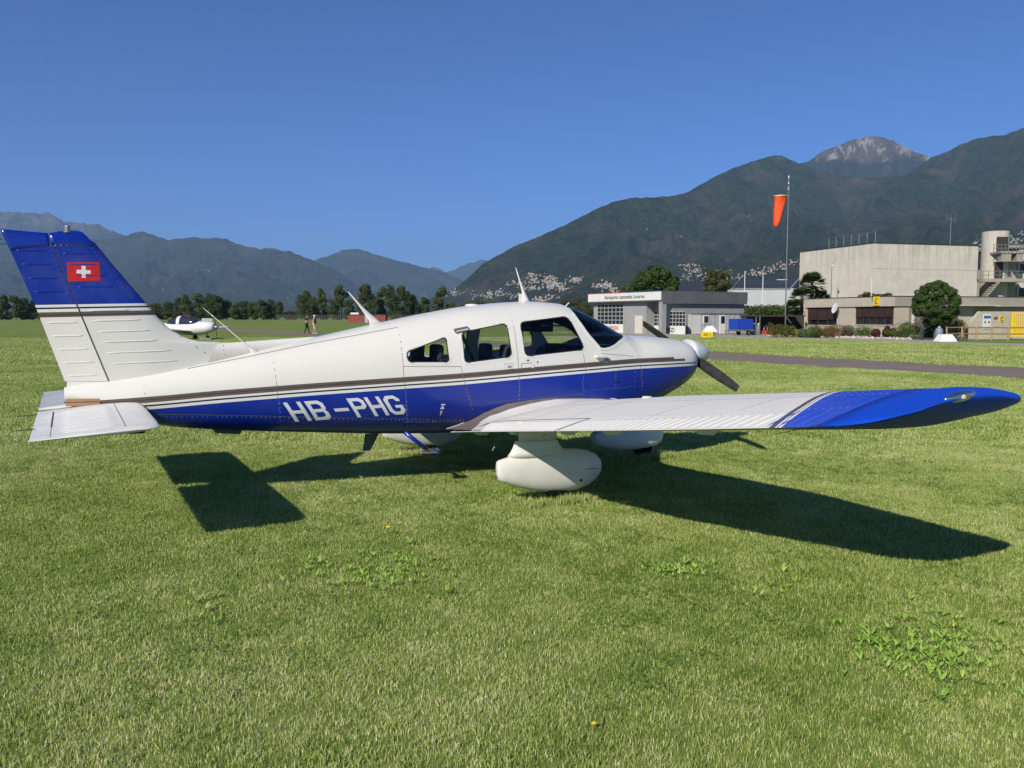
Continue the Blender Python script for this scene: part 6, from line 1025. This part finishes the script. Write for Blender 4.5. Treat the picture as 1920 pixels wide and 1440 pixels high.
for i, (px_, by, hw, hh, c, lab) in enumerate(SH):
    D = CAMP[2] * FPX / (by - HY) if by > 626 else 66; D = min(D, 67); u = D / FPX; o = empty('shrub', at(px_, D), 0, lab, 'shrub', 'shrubs of the flower bed'); k = 10; W_, H_ = hw * u * 1.25, hh * u * 1.25; bl_ = [(rr.normal(0, W_ * .45), rr.normal(0, W_ * .4), H_ * rr.uniform(.25, .68), W_ * .42, W_ * .42, H_ * .34) for _ in range(k)] + [(0, 0, H_ * .4, W_ * .75, W_ * .7, H_ * .5)]; link('foliage', crown_mesh('foliage', bl_, 2600, .045 if c != 'red' else .06, 400 + i, 0, .9), CL[c], o)
o = empty('roof_plant', at(1634, 72), 0, 'green plants growing on the low roof in front of the block', 'plant'); u = 72 / FPX; link('foliage', crown_mesh('foliage', [(rr.uniform(-28, 30) * u * -.886, rr.normal(0, .3), 3.3 + rr.uniform(0, .25), .35, .35, .18) for _ in range(18)], 2600, .08, 450, 0, 1.0), L_B, o)
ag = empty('ornamental_grass', at(1798, 56.5), 0, 'tuft of grey green ornamental grass right of the white marker', 'plant'); link('foliage', blades('foliage', .9, 420, .25, .55, .02, 460, 1.2), leafmat('grass_grey', (.08, .10, .06), (.16, .19, .11), (.30, .32, .2)), ag)
SOIL = mat('bed_soil', (.10, .08, .055), .95, .3, 3); b = MB(); bp_ = [at(px_, D) for px_, D in ((1440, 72.5), (1500, 69.5), (1600, 65.5), (1700, 61.5), (1750, 60.5), (1830, 61), (1825, 66), (1700, 70), (1500, 80), (1440, 80))]; b.add([(q.x, q.y, .006) for q in bp_], [tuple(range(len(bp_)))]); o = b.build('flower_bed', SOIL, fix=False); o['kind'] = 'structure'
o.data.flip_normals() if o.data.polygons[0].normal.z < 0 else None
b = MB(); gp = [at(px_, D) for px_, D in ((1792, 55), (1830, 54), (1925, 51.5), (2100, 48), (2100, 58), (1925, 61), (1800, 60))]; b.add([(q.x, q.y, .010) for q in gp], [tuple(range(len(gp)))]); o = b.build('grass_bank', GM, fix=False); o['kind'] = 'structure'; o.data.flip_normals() if o.data.polygons[0].normal.z < 0 else None
STN = mat('border_stone', (.50, .45, .38), .85, .25, 3); sm = []
for k in range(4):
    bm = bmesh.new(); bmesh.ops.create_icosphere(bm, subdivisions=1, radius=.17)
    for v in bm.verts: v.co = Vector((v.co.x * 1.3, v.co.y, v.co.z * .7)) * rr.uniform(.75, 1.2)
    me = bpy.data.meshes.new('border_stone'); bm.to_mesh(me); bm.free(); me.materials.append(STN); sm.append(me)
for k in range(92):
    px_ = 1442 + k * 2.9; Dd = np.interp(px_, [1440, 1500, 1600, 1700, 1712], [71.5, 68.6, 64.6, 60.8, 60.5]) + rr.normal(0, .35); o = bpy.data.objects.new('border_stone', sm[k % 4]); COL.objects.link(o); o.location = at(px_ + rr.normal(0, 1), Dd, .05); o.rotation_euler[2] = rr.uniform(0, 6); o.scale = (rr.uniform(.6, 1.2),) * 3; tag(o, 'pale rounded stone in the border of the flower bed', 'stone', 'stones bordering the flower bed')
# ---------------------------------------------------------------- far fence, sheds, people, other aircraft
RS = mat('red_corrugated', (.26, .06, .05), .7, .25, 1.5); rs = empty('red_shed', at(687, 234), rz, 'long low red corrugated shed with a grey door by the far fence', 'shed'); u = 234 / FPX
def rbx(name, m, px0, px1, py0, py1, d0, d1, par=None): b = MB(); b.box((px0 - 687) * u, (px1 - 687) * u, d0, d1, max(zat(py1, 234), 0), zat(py0, 234)); return b.build(name, m, par or rs)
for k in range(14): rbx('wall_panel', RS, 653 + k * 5, 657.6 + k * 5, 590.5 - .04 * k, 606, -.06 if k % 2 else 0, 4)
rbx('door', FR, 684, 690, 592, 606, -.12, -.08); rbx('roof', mat('red_corrugated', (.26, .06, .05)), 652, 723, 589.8, 590.4, -.2, 4.2); rbx('roof_box', WP, 656, 671, 586, 589.5, 1, 3)
def far_fence(label, px0, D0, px1, D1_, n):
    o = empty('security_fence', at(px0, D0), 0, label, 'fence', 'fences at the far side of the airfield'); A0, A1 = at(px0, D0), at(px1, D1_); pm = MB(); pm.tube((0, 0, 0), (0, 0, 1.9), .035, n=5); pm.tube((0, 0, 1.9), (.30, -.25, 2.25), .03, n=5); pm = pm.mesh('post', True); pm.materials.append(mat('fence_post_pale', (.28, .27, .25), .7))
    for k in range(n + 1): q = A0.lerp(A1, k / n) - A0; c = bpy.data.objects.new('post', pm); COL.objects.link(c); c.parent = o; c.location = q
    t_ = A1 - A0; b = MB()
    for z_ in np.arange(.1, 1.9, .22): b.tube((0, 0, z_), (t_.x, t_.y, z_), .016, n=3)
    b.build('wire', GRY, o)['kind'] = 'stuff'
far_fence('pale posted security fence running left from the red shed', 520, 250, 651, 238, 34); far_fence('pale posted security fence running right from the red shed', 724, 236, 1100, 150, 52)
fb = MB(); fb.box(-1.6, 1.6, -1, 1, 0, 1.1); tag(fb.build('white_kiosk', WP, loc=at(388, 300)), 'tiny white block far out on the airfield, right of the small aircraft', 'kiosk')
SKIN = mat('skin', (.45, .26, .18), .6)
def person(label, loc, rot, J, R_, cols, hair, cap=None, H=1.0):
    "one continuous body grown round a posed skeleton; clothes by height bands"
    names = list(J); me = bpy.data.meshes.new('body'); idx = {k: i for i, k in enumerate(names)}; ed = [('pelvis', 'chest'), ('chest', 'neck'), ('neck', 'head'), ('head', 'crown'), ('chest', 'sl'), ('sl', 'el'), ('el', 'wl'), ('wl', 'hl'), ('chest', 'sr'), ('sr', 'er'), ('er', 'wr'), ('wr', 'hr'), ('pelvis', 'pl'), ('pl', 'kl'), ('kl', 'al'), ('al', 'tl'), ('pelvis', 'pr'), ('pr', 'kr'), ('kr', 'ar'), ('ar', 'tr')]
    me.from_pydata([J[k] for k in names], [(idx[a], idx[b]) for a, b in ed], []); o = bpy.data.objects.new('tmp', me); COL.objects.link(o); sk = o.modifiers.new('s', 'SKIN'); sk.use_smooth_shade = True
    for k in names: q = me.skin_vertices[0].data[idx[k]]; q.radius = (R_[k],) * 2 if np.isscalar(R_[k]) else R_[k]; q.use_root = k == 'pelvis'
    ss = o.modifiers.new('u', 'SUBSURF'); ss.levels = 2; bpy.context.view_layer.update(); m2 = evaluated(o, 'body'); bpy.data.objects.remove(o)
    root = empty('person', loc, rot, label, 'person', 'people walking on the grass'); mats_ = []
    for c in cols: mats_.append(c[3])
    b = link('body', m2, mats_, root)
    for f in m2.polygons:
        c = f.center; near = min(names, key=lambda k: (Vector(J[k]) - c).length); f.material_index = next((i for i, q in enumerate(cols) if near in q[0] and q[1] <= c.z <= q[2]), len(cols) - 1); f.use_smooth = True
    hb_ = MB(); h = Vector(J['head']); hb_.lathe([(.02, .135), (.07, .12), (.098, .06), (.100, .02), (.09, -.01)], 14, (h.x - .012, h.y, h.z + .01)); hb_.build('hair' if cap is None else 'cap', hair, root, smooth=True)
    if cap: q = MB(); q.box(h.x + .05, h.x + .17, h.y - .06, h.y + .06, h.z + .055, h.z + .068); q.build('cap_brim', cap, root)
    n_ = MB(); n_.lathe([(.004, .03), (.014, 0), (.002, -.02)], 6, (h.x + .10, h.y, h.z)); n_.build('nose', SKIN, root)
    return root
RAD = dict(pelvis=.15, chest=(.20, .14), neck=.058, head=.095, crown=.07, sl=.075, el=.052, wl=.036, hl=.04, sr=.075, er=.052, wr=.036, hr=.04, pl=.105, kl=.066, al=.045, tl=.045, pr=.105, kr=.066, ar=.045, tr=.045)
BLKC = mat('black_cloth', (.012, .012, .014), .9); allj = tuple(RAD)
J1 = dict(pelvis=(0, 0, .95), chest=(.03, 0, 1.32), neck=(.05, 0, 1.52), head=(.08, 0, 1.66), crown=(.08, 0, 1.74), sl=(.03, .19, 1.43), el=(.02, .25, 1.16), wl=(.24, .16, 1.20), hl=(.31, .10, 1.24), sr=(.03, -.19, 1.43), er=(.04, -.25, 1.17), wr=(.27, -.14, 1.22), hr=(.34, -.07, 1.26), pl=(0, .10, .90), kl=(.13, .10, .52), al=(.20, .10, .09), tl=(.36, .11, .05), pr=(0, -.10, .90), kr=(-.03, -.10, .50), ar=(-.24, -.10, .12), tr=(-.10, -.11, .05))
person('person in black trousers and black top walking with raised hands, left one of the pair', at(574.5, 82), rz + 0, J1, RAD, [(('tl', 'tr'), 0, .13, BLKC), (('el', 'wl', 'er', 'wr', 'hl', 'hr', 'head', 'crown', 'neck'), 1.0, 2, SKIN), (allj, 0, 3, BLKC)], mat('hair_grey_brown', (.09, .06, .045), .8))
BEI = mat('beige_cloth', (.50, .42, .33), .9)
J2 = dict(J1); J2.update(el=(-.06, .24, 1.15), wl=(.08, .25, .93), hl=(.12, .25, .86), er=(.05, -.24, 1.16), wr=(.26, -.20, 1.16), hr=(.33, -.15, 1.19), kl=(.02, .10, .50), al=(-.10, .10, .10), tl=(.05, .11, .05), kr=(.14, -.10, .51), ar=(.16, -.10, .09), tr=(.32, -.11, .05))
p2 = person('person in white cap, beige top and shorts, right one of the walking pair', at(588, 79.5), rz + .1, J2, RAD, [(('tl', 'tr', 'al', 'ar'), 0, .14, WP), (('kl', 'kr', 'al', 'ar'), 0, .50, SKIN), (('el', 'wl', 'er', 'wr', 'hl', 'hr', 'head', 'crown', 'neck'), .8, 2, SKIN), (allj, 0, 3, BEI)], WP, WP)
q_ = MB(); q_.box(-.12, .12, -.08, .08, 0, .42); q_ = q_.build('shoulder_bag', mat('bag_dark', (.03, .03, .035), .8), None, bevel=.03, loc=at(590.5, 79.2, 1.0)); tag(q_, 'dark bag hanging at the side of the person in beige', 'bag')

def small_plane(label, loc, rot, body, accent, tipc, canopy=True):
    o = empty('small_aircraft', loc, rot, label, 'aircraft'); S_ = [(0.35, 1.14, .74, .20), (.42, 1.24, .62, .34), (.9, 1.29, .46, .46), (1.5, 1.32, .36, .52), (2.2, 1.32, .34, .55), (3.1, 1.32, .36, .54), (4.0, 1.24, .50, .40), (5.0, 1.10, .72, .20), (6.3, 1.10, .88, .09), (6.8, 1.08, .95, .05)]
    b = MB(); b.loft([[(x, w * math.cos(a), (zt + zb) / 2 + (zt - zb) / 2 * math.sin(a)) for a in np.linspace(0, 2 * PI, 20, endpoint=False)] for x, zt, zb, w in S_]); b.build('fuselage', body, o, smooth=True)
    CA = [(1.55, 1.30, .34), (1.9, 1.48, .44), (2.2, 1.61, .49), (2.6, 1.69, .50), (3.1, 1.68, .49), (3.6, 1.54, .42), (4.1, 1.26, .28)]
    b = MB(); b.loft([[(x, w * math.cos(a), 1.12 + (zt - 1.12) * max(math.sin(a), 0) ** .8) for a in np.linspace(0, PI, 14)] for x, zt, w in CA]); b.build('canopy', mat('canopy_tint', (.03, .04, .07), .08), o, smooth=True)
    b = MB(); b.loft([[(x, (w + .012) * math.cos(a), 1.12 + (zt + .015 - 1.12) * max(math.sin(a), 0) ** .8) for a in np.linspace(0, PI, 14)] for x, zt, w in [(2.9, 1.70, .505), (3.15, 1.69, .50)]]); b.build('canopy_arch', body, o); b = MB(); b.loft([[(x, .30 * math.cos(a) if 0 else (.22) * math.cos(a), zt + .012 + .03 * math.sin(a)) for a in np.linspace(0, PI, 8)] for x, zt, w in CA[2:]]); b.build('canopy_roof', accent if tipc else body, o)
    for s_ in (1, -1):
        b = MB(); b.loft([[(x0 + c * (1 - math.cos(a)) / 2, s_ * y, z + t_ * math.sin(a)) for a in np.linspace(0, 2 * PI, 16, endpoint=False)] for y, x0, c, z, t_ in ((.35, 1.9, 1.5, .62, .09), (2.5, 2.0, 1.3, .74, .08), (4.4, 2.15, 1.0, .88, .05), (4.6, 2.3, .7, .90, .02))]); b.build('wing', body, o, smooth=True)
        b = MB(); b.loft([[(x0 + c * (1 - math.cos(a)) / 2, s_ * y, 1.0 + t_ * math.sin(a)) for a in np.linspace(0, 2 * PI, 12, endpoint=False)] for y, x0, c, t_ in ((.05, 6.1, .8, .04), (1.45, 6.25, .6, .02))]); b.build('tailplane', body, o, smooth=True)
        b = MB(); b.tube((2.6, s_ * .4, .6), (2.7, s_ * .95, .22), .035, n=6); w_ = b.build('gear_leg', body, o); b = MB(); b.lathe([(.08, -.05), (.17, -.04), (.17, .04), (.08, .05)], 16, (2.7, s_ * 1.0, .18), axis='y'); b.build('wheel', TY, o)
    b = MB(); b.loft([[(x0 + c * (1 - math.cos(a)) / 2, t_ * math.sin(a), z) for a in np.linspace(0, 2 * PI, 12, endpoint=False)] for z, x0, c, t_ in ((1.0, 5.7, 1.25, .04), (1.6, 6.2, .9, .03), (2.15, 6.55, .55, .02))]); b.build('fin', accent, o, smooth=True)
    b = MB(); b.tube((1.05, 0, .6), (.95, 0, .2), .035, n=6); b.lathe([(.07, -.045), (.15, -.035), (.15, .035), (.07, .045)], 16, (.93, 0, .16), axis='y'); b.build('nose_gear', TY, o); b = MB(); b.lathe([(.005, 0), (.08, .06), (.13, .2), (.14, .34)], 16, (0, 0, .9), axis='x'); b.build('spinner', GRY, o, smooth=True)
    for s_ in (1, -1): b = MB(); b.loft([[(.25 + .02 * math.sin(a) - .03 * math.cos(a), w * math.cos(a) + s_ * .1 * r_, .9 + s_ * r_) for a in np.linspace(0, 2 * PI, 8, endpoint=False)] for r_, w in ((.05, .06), (.45, .07), (.82, .03))]); b.build('propeller_blade', PR, o)
    return o
WB = mat('gloss_white', (.78, .78, .77), .3, .03, 2, coat=.5); RA = mat('accent_red', (.5, .03, .04), .4); YA = mat('accent_yellow', (.75, .62, .04), .4)
pa = small_plane('white light aircraft with dark canopy and red roof stripe parked beyond the tail', at(410, 59.5), math.atan2(-RH[1], -RH[0]) - .28, WB, RA, True)
small_plane('small yellow and white aircraft half hidden behind the windshield, beside the fire station', at(1062, 112), math.atan2(-RH[1], -RH[0]) + PI + .2, YA, YA, False)
tl_ = empty('flatbed_trailer', at(1003, 78), rz, 'white flatbed equipment trailer seen through the front side window', 'trailer'); b = MB(); b.box(-.95, .95, -.6, .6, .52, .68); b.build('bed', WB, tl_, bevel=.02)
for s_ in (-.3, .15): b = MB(); b.lathe([(.08, -.06), (.21, -.05), (.21, .05), (.08, .06)], 14, (s_, -.5, .21), axis='y'); b.build('wheel', TY, tl_)
b = MB(); b.box(-.5, .4, -.4, .4, .3, .52); b.build('chassis', GRY, tl_)
td = empty('tow_dolly', at(386, 58.3), rz, 'low blue grey tow dolly under the nose of the small white aircraft', 'dolly'); b = MB(); b.box(-.4, .42, -.3, .3, .05, .17); b.build('deck', mat('dolly_grey', (.18, .21, .26), .6), td, bevel=.03)
# ---------------------------------------------------------------- houses of the hillside town
V, F = TERR['dark wooded mountainside rising to the right above the hillside town']; bvA = BVHTree.FromPolygons([tuple(v) for v in V.astype(float)], [tuple(f) for f in F.tolist()])
V, F = TERR['dark wooded ridge climbing out of the picture at the right']; bvC = BVHTree.FromPolygons([tuple(v) for v in V.astype(float)], [tuple(f) for f in F.tolist()])
V, F = TERR['broad hazy blue mountain behind the tail fin']; bvD = BVHTree.FromPolygons([tuple(v) for v in V.astype(float)], [tuple(f) for f in F.tolist()])
def ray(px, py): d = Vector(FH) + Vector(RH) * ((px - 960) / FPX * .99688) + Vector((0, 0, (HY - py) / FPX)); return d.normalized()
def land(px, py):
    o = Vector(CAMP); best = None
    for bv in (bvA, bvC, bvD):
        h = bv.ray_cast(o, ray(px, py))
        if h[0] is not None and (best is None or (h[0] - o).length < (best - o).length): best = h[0]
    return best
HM = [mat('render_white', (.50, .49, .45), .8, .05), mat('render_cream', (.42, .35, .26), .8, .05), mat('render_ochre', (.46, .27, .16), .8, .05), mat('render_grey', (.33, .33, .33), .8, .05)]; RM = [mat('roof_tile_red', (.26, .11, .07), .8, .2), mat('roof_grey', (.22, .21, .20), .8, .2)]; hv = []
for k in range(10):
    w, d, h = rr.uniform(4.5, 8), rr.uniform(4.5, 7), rr.uniform(4.5, 9.5); b = MB(); b.box(-w, w, -d, d, -6, h)
    if k % 3 == 2: b.box(-w - .3, w + .3, -d - .3, d + .3, h + .01, h + .5, 1)
    else: b.add([(-w - .6, -d - .6, h + .02), (w + .6, -d - .6, h + .02), (w + .6, d + .6, h + .02), (-w - .6, d + .6, h + .02), (-w * .9, 0, h + 2.2), (w * .9, 0, h + 2.2)], [(0, 1, 5, 4), (2, 3, 4, 5), (0, 4, 3), (1, 2, 5), (3, 2, 1, 0)], 1)
    for q in range(2): b.box(-w * .5 + q * w * .8, -w * .5 + q * w * .8 + 1.2, -d - .06, d + .06, h * .55, h * .8, 2)
    me = b.mesh('hillside_house', True)
    for m_ in (HM[[0, 1, 0, 2, 0, 3, 0, 1, 0, 1][k]], RM[k % 2], DGL): me.materials.append(m_)
    hv.append(me)
CLU = [(851, 549, 10, 6, 26), (872, 548, 9, 5, 8), (921, 551, 9, 6, 26), (939, 550, 14, 6, 34), (996, 516, 9, 5, 26), (968, 533, 18, 6, 34), (1003, 526, 20, 7, 40), (1030, 524, 13, 6, 60), (1040, 536, 22, 6, 72), (1050, 543, 20, 5, 30), (1072, 528, 12, 5, 22), (1084, 524, 7, 3, 16), (995, 540, 16, 5, 34), (968, 555, 16, 5, 26), (1010, 562, 14, 5, 26), (1030, 558, 14, 6, 18), (912, 558, 16, 6, 14), (890, 556, 10, 6, 12), (1120, 537, 12, 5, 26), (1140, 534, 14, 6, 30), (1150, 545, 16, 5, 22), (1290, 498, 14, 4, 26), (1300, 508, 20, 6, 46), (1285, 520, 12, 7, 22), (1320, 520, 20, 7, 30), (1360, 512, 16, 5, 26), (1385, 520, 14, 6, 20), (1420, 512, 22, 5, 50), (1445, 504, 14, 6, 26), (1465, 500, 12, 8, 18), (1485, 494, 10, 5, 14), (1833, 470, 4, 16, 16), (1833, 520, 3, 20, 14), (1895, 452, 16, 6, 36), (1870, 448, 10, 6, 10), (1822, 455, 8, 5, 12), (1910, 440, 10, 4, 8), (1290, 395, 8, 3, 0), (1325, 440, 10, 3, 5), (1398, 408, 9, 2, 6), (1270, 445, 7, 2, 4), (1208, 430, 4, 4, 2), (395, 509, 9, 2, 9), (372, 506, 7, 2, 6), (300, 545, 30, 5, 10), (500, 492, 6, 2, 6), (440, 540, 60, 8, 8), (545, 560, 12, 4, 10), (1590, 445, 60, 8, 0), (1460, 368, 10, 3, 0)]
cnt = 0; stf = MB(); spots = []
for cx, cy, sx_, sy_, n in CLU:
    for _ in range(int(n * (1.0 if cx > 700 else .5))):
        px_, py_ = cx + rr.normal(0, sx_ * .55), cy + rr.normal(0, sy_ * .55); h = land(px_, py_)
        if h is not None: spots.append((px_, py_, h))
order = rr.permutation(len(spots)); F_L = math.atan2(FH[1], FH[0]) - PI / 2
for j, i in enumerate(order):
    px_, py_, h = spots[i]; d = (h - Vector(CAMP)).length; sc_ = (.32 if px_ > 1250 else .42) * rr.uniform(.6, 1.4) * (1.3 if px_ < 700 else 1); me = hv[int(rr.integers(0, 10))]; rot = F_L + rr.normal(0, .35)
    if j < 290: o = bpy.data.objects.new('hillside_house', me); COL.objects.link(o); o.location = h; o.rotation_euler[2] = rot; o.scale = (sc_,) * 3; tag(o, 'pale house of the town on the hillside', 'house', 'houses on the hillside')
    else:
        c, s_ = math.cos(rot), math.sin(rot); vs = [(h.x + sc_ * (v.co.x * c - v.co.y * s_), h.y + sc_ * (v.co.x * s_ + v.co.y * c), h.z + sc_ * v.co.z) for v in me.vertices]; b0 = len(stf.v); stf.v += vs; mm = {0: 0, 1: 4, 2: 6}; wallm = [0, 1, 0, 2, 0, 3, 0, 1, 0, 1][hv.index(me)]; stf.f += [tuple(b0 + q for q in p.vertices) for p in me.polygons]; stf.m += [(wallm if p.material_index == 0 else 4 + hv.index(me) % 2 if p.material_index == 1 else 6) for p in me.polygons]
o = stf.build('hillside_houses', HM + RM + [DGL], fix=False); tag(o, 'mass of small pale houses of the town on the hillside', None, None, 'stuff')
for o in [x for x in bpy.data.objects if x.users == 0]: bpy.data.objects.remove(o)
